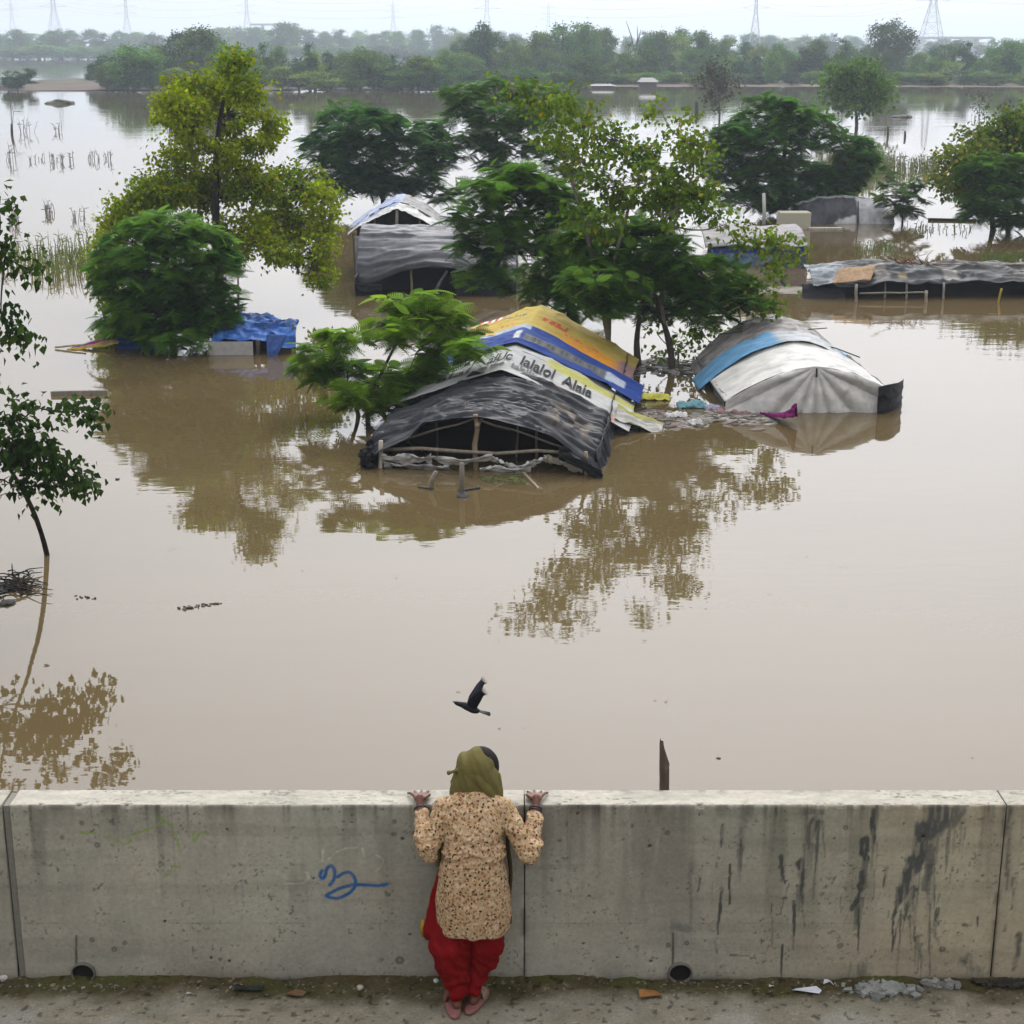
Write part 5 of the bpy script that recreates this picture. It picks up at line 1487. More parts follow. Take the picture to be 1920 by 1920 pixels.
# ---------------------------------------------------------------- blue tarpaulin shelter by the feathery tree
yH = at_z(430, 666)[1]
hutH = tag(empty('blue_shelter', (at_z(470, 662)[0], yH, 0)), 'crumpled blue tarpaulin shelter with a white board front on the left', 'shelter')
def hfn(S, T):
    x0, x1 = at_y(395, 620, yH)[0], at_y(550, 605, yH)[0]
    x = x0 + (x1 - x0) * S
    z = 0.36 + 0.22 * S + 0.50 * np.sin(np.pi * 0.5 * np.clip((T + 1) * 0.6, 0, 1)) * (1 - 0.72 * S) - 0.36 * sstep(0.45, 0.95, S) * sstep(0.1, 0.9, -T) + 0.10 * (fbm(S * 5, T * 3, 3.0, 3) - 0.5)
    return x, yH + 0.05 + (T + 1) * (1.15 - 0.55 * S), z
sheet('blue_cover', hfn, 60, 50, lambda S, T, r, b: (np.array((0.02, 0.085, 0.30)) * (0.45 + 1.0 * b)[..., None] * (1 - 0.6 * sstep(0.86, 0.97, r))[..., None] + np.array((0.03, 0.05, 0.07)) * sstep(0.5, 0.62, b)[..., None]), M['tarp'], hutH, wr=0.13, wscale=(4, 3), seed=131)
def hflap(S, T):
    a, b = at_y(500, 640, yH - 0.05), at_y(535, 635, yH - 0.05)
    return a[0] + (b[0] - a[0]) * (0.5 + 0.5 * T) * (1.1 - 0.6 * (1 - S)), yH - 0.06 + 0 * S, -0.05 + 0.62 * S
sheet('blue_flap', hflap, 16, 14, plain((0.06, 0.13, 0.40), 0.4), M['tarp'], hutH, wr=0.05, wscale=(3, 3), seed=133)
xw0, xw1 = at_y(390, 650, yH)[0], at_y(474, 650, yH)[0]
mbx = MB(); mbx.box(((xw0 + xw1) / 2, yH + 0.02, 0.10), (xw1 - xw0, 0.03, 0.52), 0.0, (0.34, 0.33, 0.31)); mbx.build('white_board', M['banner'], hutH, smooth=False)
pole('post', (xw1 + 0.13, yH + 0.05, -0.4), (xw1 + 0.13, yH + 0.05, 0.40), 0.06, (0.06, 0.05, 0.04), hutH, seed=134)
pole('post', (at_y(540, 620, yH)[0], yH + 0.5, -0.4), (at_y(545, 612, yH)[0], yH + 0.5, 0.78), 0.035, (0.1, 0.09, 0.07), hutH, seed=135)
pole('mast', (at_y(446, 600, yH + 1.5)[0], yH + 1.5, -0.4), at_y(446, 515, yH + 1.5), 0.028, (0.22, 0.18, 0.15), hutH, seed=136)
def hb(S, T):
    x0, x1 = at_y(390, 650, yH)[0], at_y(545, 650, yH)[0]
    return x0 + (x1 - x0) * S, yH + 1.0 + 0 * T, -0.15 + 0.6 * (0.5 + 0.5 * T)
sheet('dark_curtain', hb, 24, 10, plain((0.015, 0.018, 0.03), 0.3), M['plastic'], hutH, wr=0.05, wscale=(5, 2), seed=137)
# collapsed coloured awning at its left
hutI = tag(empty('fallen_awning', at_z(190, 658)), 'fallen magenta, yellow and blue awning floating left of the feathery tree', 'awning')
yI = at_z(190, 656)[1]
def ifn(S, T):
    x0, x1 = at_y(125, 650, yI)[0], at_y(222, 640, yI)[0]
    return x0 + (x1 - x0) * S, yI + 0.5 * (T + 1) * (0.3 + 0.7 * S), -0.02 + 0.36 * S * (0.35 + 0.65 * np.clip(0.5 + 0.5 * T + 0.2, 0, 1))
sheet('striped_cloth', ifn, 40, 40, lambda S, T, r, b: np.where((T < -0.35)[..., None], np.array((0.36, 0.27, 0.07)), np.where((T < -0.1)[..., None], np.array((0.42, 0.26, 0.24)), np.where((T < 0.45)[..., None], np.array((0.24, 0.012, 0.11)), np.array((0.20, 0.23, 0.32))))) * (0.75 + 0.5 * b)[..., None], M['cloth'], hutI, wr=0.06, wscale=(4, 3), seed=141)
def ifn2(S, T):
    x0, x1 = at_y(212, 640, yI)[0], at_y(310, 640, yI)[0]
    return x0 + (x1 - x0) * S, yI + 0.12 + 0.5 * (T + 1), -0.1 + 0.62 * np.sin(np.pi * 0.5 * np.clip((T + 1) * 0.9, 0, 1)) * np.sin(np.pi * (0.25 + 0.6 * S))
sheet('blue_cloth', ifn2, 30, 30, plain((0.012, 0.055, 0.20), 0.4), M['tarp'], hutI, wr=0.08, wscale=(3, 3), seed=143)
pole('awning_pole', at_z(103, 651, 0.04), at_y(160, 646, yI + 0.1), 0.028, (0.30, 0.28, 0.18), hutI, seed=144)

# ---------------------------------------------------------------- far pale hut
def far_hut(u, v, w, h, label, roofc=(0.15, 0.145, 0.145)):
    b = at_z(u, v)
    r = tag(empty('far_hut', (b[0], b[1], 0)), label, 'hut')
    mb = MB(); mb.box((b[0], b[1] + 1, h * 0.3 - 0.1), (w, 3, h * 0.6 + 0.2), 0, (0.10, 0.08, 0.07)); mb.build('wall', M['wood'], r, False)
    mb = MB()
    x0, x1, y0, y1 = b[0] - w * 0.62, b[0] + w * 0.62, b[1] - 0.9, b[1] + 2.9
    mb.add([(x0, y0, h * .6), (x1, y0, h * .6), (x1, y1, h * .6), (x0, y1, h * .6), (x0 + w * .25, b[1] + 1, h), (x1 - w * .25, b[1] + 1, h)], [(0, 1, 5, 4), (2, 3, 4, 5), (1, 2, 5), (3, 0, 4), (3, 2, 1, 0)], roofc)
    mb.build('roof', M['tarp'], r, False)
far_hut(1215, 166, 3.0, 1.9, 'little pale-roofed hut on the far waterline right of centre')
far_hut(1130, 166, 4.0, 0.8, 'low pale shed on the far waterline beside the round light tree', (0.14, 0.13, 0.13))
far_hut(735, 170, 2.4, 2.6, 'small white hut on the bank of the central grove', (0.16, 0.16, 0.16))
far_hut(1840, 152, 5.0, 2.2, 'white-roofed hut among the far right bank trees', (0.16, 0.16, 0.16))

# ================================================================== PYLONS, WIRES, FLYOVER
def pylon(u, y, top_z, base_w, label, seed):
    x = at_y(u, 80, y)[0]
    r = tag(empty('pylon', (x, y, 0)), label, 'pylon', 'power pylons on the horizon')
    col = (0.42, 0.43, 0.45)
    mb = MB()
    H = top_z
    def half(z):
        t = z / H
        return base_w / 2 * (1 - 0.80 * min(t / 0.62, 1)) * (1 - 0.35 * max(0, (t - 0.62) / 0.38))
    zs = [0, H * .16, H * .30, H * .42, H * .53, H * .62, H * .72, H * .82, H * .92]
    R = 0.115
    for sx in (-1, 1):
        for sy in (-1, 1):
            mb.tube([(x + sx * half(z), y + sy * half(z), z) for z in zs] + [(x, y, H)], R, 4, col)
    for a, b in zip(zs[:-1], zs[1:]):
        for sy in (-1, 1):
            for s in (-1, 1):
                mb.tube([(x + s * half(a), y + sy * half(a), a), (x - s * half(b), y + sy * half(b), b)], R * 0.6, 4, col, cap=False)
                mb.tube([(x + sy * half(a), y + s * half(a), a), (x + sy * half(b), y - s * half(b), b)], R * 0.6, 4, col, cap=False)
            mb.tube([(x - half(b), y + sy * half(b), b), (x + half(b), y + sy * half(b), b)], R * 0.5, 4, col, cap=False)
    mb.build('lattice', M['metal'], r, False)
    tips = []
    for zf, w in ((0.66, 0.19), (0.78, 0.17), (0.90, 0.15)):
        for s in (-1, 1):
            m2 = MB()
            z = H * zf
            tip = (x + s * w * H, y, z)
            for dz in (0, H * 0.045):
                m2.tube([(x + s * half(z), y, z + dz), tip], R * 0.7, 4, col, cap=False)
            m2.build('cross_arm', M['metal'], r, False)
            tips.append(tip)
    return tips
PY = {}
for u, y, h, w, lab in ((105, 1150, 48, 13, 'hazy lattice pylon second from the left edge'), (240, 1500, 50, 11, 'slim hazy pylon above the left-hand island grove'), (26, 1900, 55, 14, 'faintest pylon in the top left corner'),
                        (465, 1550, 52, 13, 'pylon rising behind the tall hazy tree left of centre'), (738, 1600, 46, 11, 'pylon over the left edge of the central grove'), (913, 1150, 46, 11, 'pylon directly over the central far tree'),
                        (1028, 1700, 46, 11, 'faint pylon just right of the central far trees'), (1415, 1000, 42, 8, 'slim pylon over the far right bank'), (1745, 760, 40, 13.5, 'broad-legged big pylon at the right')):
    PY[u] = pylon(u, y, h, w, lab, int(u))
def wire(a, b, sag, label):
    a, b = np.array(a), np.array(b)
    mb = MB()
    pts = [a + (b - a) * t + np.array((0, 0, -sag * 4 * t * (1 - t))) for t in np.linspace(0, 1, 25)]
    mb.tube(pts, 0.03, 3, (0.12, 0.12, 0.13), cap=False)
    tag(mb.build('power_line', M['metal']), label, 'cable', 'power lines between the pylons')
_pairs = [(105, 465), (465, 913), (913, 1415), (1415, 1745)]
for a, b in _pairs:
    for k in range(6):
        wire(PY[a][k], PY[b][k], 6.0, 'thin power line strung between pylons across the pale sky')
for k in range(6):
    t_ = PY[1745][k]
    wire(t_, (t_[0] + 420, t_[1] - 60, t_[2] + 2), 6.0, 'thin power line running off the right edge from the big pylon')
    t_ = PY[105][k]
    wire(t_, (t_[0] - 400, t_[1] - 20, t_[2]), 6.0, 'thin power line running off the left edge from the hazy pylon')
# pale flyover deck on the horizon
def flyover(u0, u1, v, y, label):
    a, b = at_y(u0, v, y), at_y(u1, v, y)
    r = tag(empty('flyover', ((a[0] + b[0]) / 2, y, 0)), label, 'bridge')
    mb = MB(); mb.box(((a[0] + b[0]) / 2, y, a[2]), (b[0] - a[0], 9, 1.6), 0, (0.36, 0.36, 0.35)); mb.build('deck', M['concrete'], r, False)
    n = int((b[0] - a[0]) / 32)
    for k in range(n + 1):
        mb = MB(); xx = a[0] + (b[0] - a[0]) * (k + 0.5) / (n + 1)
        mb.box((xx, y, (a[2] - 0.9) / 2), (2.2, 5, a[2] - 0.9), 0, (0.33, 0.33, 0.32)); mb.build('pier', M['concrete'], r, False)
flyover(470, 560, 46, 1500, 'pale flyover glimpsed between hazy trees at the upper left')
flyover(1690, 1860, 71, 1250, 'pale flyover running behind the big pylon')
# two thin bare trunks against the sky
b_ = at_y(1190, 60, 420)
for du, label in ((0, 'bare thin snag sticking out of the far trees'),):
    mb = MB()
    for k, (a, c) in enumerate((((0, 0), (-2.2, 7.2)), ((0.4, 0), (0.6, 6.0)), ((0.2, 0), (1.6, 5.2)))):
        mb.tube([(b_[0] + a[0], 420, 6.0), (b_[0] + (a[0] + c[0]) / 2 + 0.3, 420, 9.5), (b_[0] + c[0], 420, 6.0 + c[1])], [0.22, 0.14, 0.05], 5, (0.10, 0.08, 0.065))
    mb.tube([(b_[0] + 0.2, 420, -0.5), (b_[0] + 0.2, 420, 6.2)], [0.3, 0.24], 6, (0.10, 0.08, 0.065))
    tag(mb.build('bare_snag', M['bark']), label, 'dead tree')

# ================================================================== REEDS AND STEMS
def reeds(label, areas, seed, col0=(0.05, 0.062, 0.02), col1=(0.11, 0.105, 0.035)):
    rng = np.random.default_rng(seed)
    V, F, C = [], [], []
    for (u, v, ru, rv, n, h) in areas:
        for _ in range(n):
            uu, vv = u + ru * rng.uniform(-1, 1), v + rv * rng.uniform(-1, 1)
            b = at_z(uu, vv)
            hh = h * rng.uniform(0.4, 1.3)
            lean = rng.normal(0, 0.35, 2) * hh
            w = rng.uniform(0.006, 0.012) * (1 + b[1] / 90)
            k = rng.random(); col = np.array(col0) * (1 - k) + np.array(col1) * k
            i = len(V)
            mid = b + np.array((lean[0] * 0.3, lean[1] * 0.3, hh * 0.6)); tp = b + np.array((lean[0], lean[1], hh * rng.uniform(0.75, 1.0)))
            V += [b + (-w, 0, -0.2), b + (w, 0, -0.2), mid + (w * 0.8, 0, 0), mid - (w * 0.8, 0, 0), tp]
            F += [(i, i + 1, i + 2, i + 3), (i + 3, i + 2, i + 4)]
            C += [col] * 5
            for _l in range(2):
                i = len(V); q = b + (mid - b) * rng.uniform(0.5, 1.1); dd = np.array((rng.normal(0, 0.3), rng.normal(0, 0.3), rng.uniform(-0.05, 0.3))) * hh * 0.6
                V += [q, q + dd * 0.5 + (0, 0, w * 1.2), q + dd, q + dd * 0.5 - (0, 0, w * 1.2)]
                F += [(i, i + 1, i + 2, i + 3)]; C += [col * 0.9] * 4
    tag(link('reeds', mk_mesh('reeds', np.array(V), F, np.array(C), False), M['leaf']), label, kind='stuff')
reeds('reeds standing in the water at the left', [(120, 505, 60, 22, 170, 0.7), (90, 480, 80, 20, 80, 0.7), (40, 500, 40, 20, 40, 0.7), (160, 470, 25, 20, 40, 0.7)], 61, (0.06, 0.09, 0.02), (0.14, 0.16, 0.04))
reeds('thin grey stems poking out of the bright water at the far left', [(28, 420, 10, 8, 14, 0.7), (98, 400, 12, 6, 14, 0.6), (148, 410, 12, 12, 12, 0.6), (115, 303, 22, 4, 20, 0.7), (70, 302, 18, 4, 8, 0.6), (185, 300, 22, 4, 18, 0.7), (50, 248, 14, 2, 8, 1.4), (108, 248, 10, 2, 7, 1.0), (15, 300, 10, 5, 6, 1.2), (22, 248, 3, 2, 3, 4)], 62, (0.07, 0.07, 0.065), (0.13, 0.13, 0.12))
reeds('reeds beyond the half-sunk tent on the right', [(1705, 318, 50, 12, 150, 0.9), (1670, 325, 30, 16, 70, 0.9), (1735, 312, 25, 10, 40, 0.9), (1640, 332, 20, 12, 30, 0.8)], 63, (0.06, 0.08, 0.03), (0.13, 0.14, 0.06))
reeds('weeds growing out of the water right of the long shelter', [(1880, 486, 40, 4, 120, 0.3), (1640, 470, 40, 10, 60, 0.3), (1760, 430, 60, 10, 50, 0.3), (1860, 225, 40, 3, 20, 0.8)], 64, (0.05, 0.09, 0.02), (0.10, 0.14, 0.03))

def stake(u, v, vt, r, col, label, lean=0.0, name='stake', du=0):
    b = at_z(u, v); t_ = at_y(u + du, vt, b[1])
    mb = MB(); mb.tube([(b[0], b[1], -0.5), b + (t_ - b) * 0.5 + (lean, 0, 0), t_], [r * 1.1, r, r * 0.85], 8, col)
    return tag(mb.build(name, M['wood']), label, 'post')
stake(22, 252, 232, 0.12, (0.06, 0.055, 0.05), 'dark post standing in the bright water at the far left')
stake(1306, 212, 190, 0.22, (0.05, 0.045, 0.045), 'dark post in the far water left of the thin brownish tree')
stake(866, 930, 868, 0.05, (0.13, 0.115, 0.09), 'upright stake in the water in front of the black sheet roof')
stake(800, 916, 884, 0.045, (0.17, 0.15, 0.12), 'leaning stake in the water in front of the black sheet roof', du=18)
stake(1560, 245, 236, 0.1, (0.06, 0.05, 0.05), 'short far post left of the round-crowned tree')
stake(1665, 254, 236, 0.10, (0.07, 0.06, 0.055), 'thin far post in bright water right of the round-crowned tree')
stake(1697, 258, 246, 0.10, (0.07, 0.06, 0.055), 'shortest far post in bright water right of the round-crowned tree')

# ================================================================== FLOATING THINGS
def lump(name, label, cat, u, v, s, col, seed, mat='debris', z=0.0, rot=0.0, sub=3):
    bm = bmesh.new(); bmesh.ops.create_icosphere(bm, subdivisions=sub, radius=1.0)
    V = np.array([vv.co[:] for vv in bm.verts]); F = [tuple(x.index for x in f.verts) for f in bm.faces]; bm.free()
    n = fbm(V[:, 0] * 1.7 + seed, V[:, 1] * 1.7, V[:, 2] * 1.7 + seed, 4)
    n2 = fbm(V[:, 0] * 5 + seed, V[:, 1] * 5, V[:, 2] * 5, 3)
    W = V * (0.45 + 1.0 * n + 0.3 * (n2 - 0.5))[:, None] * np.array(s)
    cr, sr = math.cos(rot), math.sin(rot)
    W = np.stack((W[:, 0] * cr - W[:, 1] * sr, W[:, 0] * sr + W[:, 1] * cr, W[:, 2]), -1)
    p = at_z(u, v, z)
    return tag(link(name, mk_mesh(name, W + p, F, np.array(col) * (0.5 + n2)[:, None], True), M[mat]), label, cat)

def floating_mat(name, label, u0, u1, vfun, rv, n, cols, seed, sz=(0.06, 0.22), kind='stuff'):
    """raft of countless flakes and scraps"""
    rng = np.random.default_rng(seed)
    mb = MB()
    for _ in range(n):
        u = rng.uniform(u0, u1); v = vfun(u) + rng.normal(0, rv)
        p = at_z(u, v)
        a = rng.uniform(0, 6.28); s = rng.uniform(*sz); h = rng.uniform(0.006, 0.022)
        k = rng.integers(5, 8)
        pts = [(p[0] + s * rng.uniform(0.5, 1.2) * math.cos(a + 6.28 * i / k), p[1] + 0.7 * s * rng.uniform(0.5, 1.2) * math.sin(a + 6.28 * i / k)) for i in range(k)]
        tz = rng.normal(0, 0.10, 2)
        vs_ = [(x, y, -0.02) for x, y in pts] + [(p[0] + (x - p[0]) * 0.85, p[1] + (y - p[1]) * 0.85, max(0.004, h + tz[0] * (x - p[0]) + tz[1] * (y - p[1]))) for x, y in pts]
        fs_ = [tuple(range(k, 2 * k))] + [(i, (i + 1) % k, k + (i + 1) % k, k + i) for i in range(k)]
        mb.add(vs_, fs_, np.array(cols[rng.integers(len(cols))]) * rng.uniform(0.7, 1.3))
    return tag(mb.build(name, M['debris'], smooth=False), label, kind=kind)

MUD = [(0.12, 0.105, 0.085), (0.16, 0.145, 0.12), (0.09, 0.078, 0.06), (0.2, 0.19, 0.17), (0.055, 0.05, 0.04), (0.14, 0.10, 0.085)]
floating_mat('floating_debris', 'raft of floating scraps between the banner shelter and the white tent', 1150, 1455, lambda u: 790 + 6 * math.sin(u * 0.05) - 8 * (u - 1150) / 300, 7, 620, MUD, 71)
floating_mat('floating_debris', 'scraps and branches drifted under the middle trees', 1180, 1335, lambda u: 688 + 6 * math.sin(u * 0.06), 8, 260, [(0.05, 0.045, 0.035), (0.09, 0.08, 0.06), (0.03, 0.03, 0.025), (0.22, 0.21, 0.2)], 72)
def rag(name, label, u, v, w, d, h, col, seed, rot=0.0, cat='cloth', wr=0.08):
    p = at_z(u, v)
    r = None
    def fn(S, T):
        x = w * (S - 0.5); y = d * 0.5 * T
        cr, sr = math.cos(rot), math.sin(rot)
        z = 0.02 + h * np.sin(np.pi * S) ** 0.6 * np.cos(T * 1.4)
        return p[0] + x * cr - y * sr, p[1] + x * sr + y * cr, z
    o = sheet(name, fn, 22, 18, plain(col, 0.35), M['cloth'], None, wr=wr, wscale=(3, 3), seed=seed, zmin=-0.02)
    return tag(o, label, cat)
rag('teal_rag', 'teal rag on the debris left of the white tent', 1298, 762, 0.7, 0.5, 0.10, (0.10, 0.20, 0.22), 201)
rag('green_rag', 'green rag at the water edge right of the black sheet roof', 1182, 801, 0.45, 0.35, 0.08, (0.02, 0.17, 0.05), 202)
rag('white_rag', 'white rag in the middle of the debris raft', 1268, 782, 0.45, 0.3, 0.07, (0.45, 0.44, 0.42), 203)
rag('white_rag', 'smaller white rag near the front edge of the debris raft', 1305, 796, 0.3, 0.22, 0.06, (0.42, 0.42, 0.40), 204)
rag('pink_mat', 'dull pink mat floating at the foot of the white tent', 1375, 772, 0.75, 0.45, 0.03, (0.22, 0.12, 0.12), 205)
rag('lilac_rag', 'lilac rag on the debris beside the dull pink mat', 1335, 768, 0.3, 0.25, 0.07, (0.30, 0.28, 0.36), 206)
rag('yellow_rag', 'limp yellow-green sheet beside the banner tail', 1225, 748, 0.75, 0.45, 0.09, (0.38, 0.36, 0.07), 207)
# magenta cloth pulled tight to a tip
def mag_fn(S, T):
    a, b = at_z(1425, 778), at_z(1470, 800)
    w = 0.06 + 0.22 * S ** 1.5
    x = a[0] + (b[0] - a[0]) * S + 0.25 * S
    y = a[1] + (b[1] - a[1]) * S
    z = 0.02 + 0.46 * S ** 2.2 * (0.5 + 0.5 * np.cos(1.57 * T)) * (1 - 0.5 * np.clip(T, 0, 1)) + 0.03
    return x + 0.10 * T * S, y + w * T, z
mg = sheet('magenta_cloth', mag_fn, 40, 24, plain((0.13, 0.008, 0.085), 0.4), M['cloth'], None, wr=0.05, wscale=(4, 3), seed=211, zmin=-0.02)
tag(mg, 'wet magenta cloth raised to a point in front of the white tent', 'cloth')
floating_mat('weed_clump', 'green weed floating before the black sheet roof', 905, 985, lambda u: 899, 4, 170, [(0.06, 0.075, 0.015), (0.09, 0.10, 0.02), (0.10, 0.08, 0.04)], 73, (0.02, 0.07))
plank(978, 884, 1010, 917, 0.05, 0.03, (0.24, 0.2, 0.13), 'floating_stick', 'pale stick floating before the black sheet roof', 'stick')
plank(860, 921, 898, 916, 0.10, 0.03, (0.03, 0.03, 0.03), 'floating_stick', 'dark stick floating at the foot of the upright stake', 'stick')
plank(786, 914, 812, 918, 0.08, 0.03, (0.05, 0.045, 0.04), 'floating_stick', 'dark stick floating at the foot of the leaning stake', 'stick')
lump('plastic_lump', 'dark wet lump snagged on the upright stake', 'debris', 868, 931, (0.11, 0.10, 0.07), (0.05, 0.055, 0.06), 9.0)
lump('weed_island', 'dark weed island drifting in the bright far-left water', 'weed', 112, 194, (2.2, 1.6, 0.55), (0.05, 0.055, 0.03), 12.0)
lump('weed_island', 'small dark clump drifting in the far right water', 'weed', 1693, 220, (1.2, 1.0, 0.28), (0.05, 0.05, 0.045), 14.0)
lump('floating_twigs', 'dark tangle of twigs floating at the left edge below the leaning tree', 'debris', 6, 1103, (0.28, 0.28, 0.03), (0.010, 0.009, 0.008), 16.0)
lump('floating_scrap', 'small dark scrap floating below the twig tangle', 'debris', 14, 1132, (0.13, 0.15, 0.05), (0.015, 0.013, 0.01), 17.0)
rngS = np.random.default_rng(9)
mb = MB()
for _ in range(70):
    a = rngS.uniform(0, 6.28); p = at_z(20 + rngS.normal(0, 22), 1100 + rngS.normal(0, 12)); L = rngS.uniform(0.2, 0.6)
    q = p + np.array((math.cos(a) * L, math.sin(a) * L * 0.6, rngS.uniform(0.0, 0.12)))
    mb.tube([p + (0, 0, 0.02), (p + q) / 2 + (0, 0, 0.05), q], [0.012, 0.01, 0.006], 4, (0.02, 0.018, 0.014))
tag(mb.build('twig_litter', M['wood']), 'thin dark twigs matted on the water at the left edge', kind='stuff')
floating_mat('leaf_litter', 'thin broken line of dark leaf litter drifting in the open water left of centre', 335, 415, lambda u: 1143 - 0.16 * (u - 335), 1.6, 46, [(0.06, 0.055, 0.045), (0.10, 0.09, 0.07), (0.03, 0.028, 0.022)], 75, (0.012, 0.045))
floating_mat('leaf_litter', 'few scraps drifting right of the leaning trunk', 140, 182, lambda u: 1118, 3, 10, [(0.06, 0.055, 0.045), (0.03, 0.028, 0.022)], 76, (0.012, 0.035))
lump('floating_scrap', 'tiny dark scrap on the water right of the broken post', 'debris', 1347, 1422, (0.03, 0.025, 0.015), (0.06, 0.045, 0.035), 30.0, sub=2)

_rf = np.random.default_rng(31)
mb = MB()
for _ in range(22):
    u_, v_ = _rf.uniform(250, 1900), _rf.uniform(700, 1440)
    p = at_z(u_, v_)
    for _k in range(_rf.integers(1, 4)):
        a = _rf.uniform(0, 6.28); s_ = _rf.uniform(0.006, 0.018)
        q = p + np.array((_rf.normal(0, 0.10), _rf.normal(0, 0.05), 0))
        pts = [(q[0] + s_ * _rf.uniform(0.5, 1.4) * math.cos(a + 1.256 * i), q[1] + s_ * _rf.uniform(0.5, 1.2) * math.sin(a + 1.256 * i), 0.006) for i in range(5)]
        g = _rf.uniform(0.03, 0.22)
        mb.add(pts, [(0, 1, 2, 3, 4)], (g, g * 0.88, g * 0.7))
tag(mb.build('water_flecks', M['debris'], smooth=False), 'flecks of leaf and foam scattered over the open water', kind='stuff')
# broken wooden post just beyond the wall
def broken_post():
    y = 14.0
    b = at_y(1246, 1478, y); t_ = at_y(1244, 1390, y)
    n, m = 14, 30
    V, C = [], []
    zs = np.linspace(-1.0, t_[2], m)
    for j, z in enumerate(zs):
        for k in range(n):
            a = 2 * math.pi * k / n
            r = 0.047 * (1 + 0.28 * (fbm(math.cos(a) * 2 + 3, math.sin(a) * 2, z * 2.2, 3) - 0.5) * 2)
            x = b[0] + r * math.cos(a) + 0.01 * math.sin(z * 3); yy = y + r * math.sin(a)
            zz = z
            if math.cos(a) > 0.1:       # right half split away lower down
                zz = min(z, t_[2] - 0.26 + 0.05 * math.sin(7 * a))
            if j == m - 1:
                zz += 0.03 * math.sin(5 * a + 1)
            V.append((x, yy, zz))
            g = 0.6 + 0.8 * float(fbm(a * 3, z * 6, 2.0, 3))
            C.append((0.10 * g, 0.078 * g, 0.056 * g))
    F = [(j * n + k, j * n + (k + 1) % n, (j + 1) * n + (k + 1) % n, (j + 1) * n + k) for j in range(m - 1) for k in range(n)]
    F.append(tuple((m - 1) * n + k for k in range(n)))
    return mk_mesh('broken_post', V, F, C)
tag(link('broken_post', broken_post(), M['wood']), 'broken splintered dark wooden post sticking up just behind the wall', 'post')

# ================================================================== PERSON
def remesh(name, mb, voxel, smooth_it=3, disp=None, colfn=None):
    """fuse overlapping solids into one continuous skin"""
    me0 = mk_mesh(name + '_raw', mb.v, mb.f)
    o = bpy.data.objects.new(name + '_raw', me0); COL.objects.link(o)
    m = o.modifiers.new('r', 'REMESH'); m.mode = 'VOXEL'; m.voxel_size = voxel; m.use_smooth_shade = True
    if smooth_it:
        s = o.modifiers.new('s', 'SMOOTH'); s.iterations = smooth_it; s.factor = 0.5
    dg = bpy.context.evaluated_depsgraph_get(); dg.update()
    me = bpy.data.meshes.new_from_object(o.evaluated_get(dg))
    bpy.data.objects.remove(o, do_unlink=True)
    n = len(me.vertices)
    co = np.zeros(n * 3, dtype=np.float32); me.vertices.foreach_get('co', co); co = co.reshape(-1, 3).astype(float)
    no = np.zeros(n * 3, dtype=np.float32); me.vertices.foreach_get('normal', no); no = no.reshape(-1, 3).astype(float)
    if disp is not None:
        co = co + no * disp(co)[:, None]
        me.vertices.foreach_set('co', co.astype(np.float32).ravel())
    col = colfn(co, no) if colfn else np.ones((n, 3))
    ca = me.color_attributes.new('Col', 'FLOAT_COLOR', 'POINT')
    c4 = np.ones((n, 4), dtype=np.float32); c4[:, :3] = col
    ca.data.foreach_set('color', c4.ravel())
    me.polygons.foreach_set('use_smooth', np.full(len(me.polygons), True))
    me.name = name
    me.update()
    return me

def ball(mb, c, r, nu=14, nv=9):
    c = np.asarray(c, float); r = np.ones(3) * r
    vs_, fs_ = [c + (0, 0, r[2])], []
    for j in range(1, nv):
        th = math.pi * j / nv
        for k in range(nu):
            a = 2 * math.pi * k / nu
            vs_.append(c + r * np.array((math.sin(th) * math.cos(a), math.sin(th) * math.sin(a), math.cos(th))))
    vs_.append(c - (0, 0, r[2]))
    for k in range(nu):
        fs_.append((0, 1 + k, 1 + (k + 1) % nu))
        fs_.append((len(vs_) - 1, 1 + (nv - 2) * nu + (k + 1) % nu, 1 + (nv - 2) * nu + k))
    for j in range(nv - 2):
        for k in range(nu):
            k2 = (k + 1) % nu
            fs_.append((1 + j * nu + k, 1 + (j + 1) * nu + k, 1 + (j + 1) * nu + k2, 1 + j * nu + k2))
    mb.add(vs_, fs_)

def cone(mb, a, b, ra, rb, n=14):
    a, b = np.asarray(a, float), np.asarray(b, float)
    mb.tube([a, a + (b - a) * 0.5, b], [ra, (ra + rb) / 2, rb], n)
    ball(mb, a, ra * 0.99, n, 8); ball(mb, b, rb * 0.99, n, 8)

def chain(mb, pts, rs, n=14):
    for i in range(len(pts) - 1):
        cone(mb, pts[i], pts[i + 1], rs[i], rs[i + 1], n)

def loft(mb, rings, n=28):
    """rings: (cx, cy, cz, rx, ry[, tilt]) closed elliptical loft"""
    vs_, fs_ = [], []
    for r in rings:
        cx, cy_, cz, rx, ry = r[:5]
        tl = r[5] if len(r) > 5 else 0.0
        for k in range(n):
            a = 2 * math.pi * k / n
            vs_.append((cx + rx * math.cos(a), cy_ + ry * math.sin(a), cz + tl * math.sin(a)))
    for i in range(len(rings) - 1):
        for k in range(n):
            k2 = (k + 1) % n
            fs_.append((i * n + k, i * n + k2, (i + 1) * n + k2, (i + 1) * n + k))
    fs_.append(tuple(range(n - 1, -1, -1)))
    fs_.append(tuple((len(rings) - 1) * n + k for k in range(n)))
    mb.add(vs_, fs_)

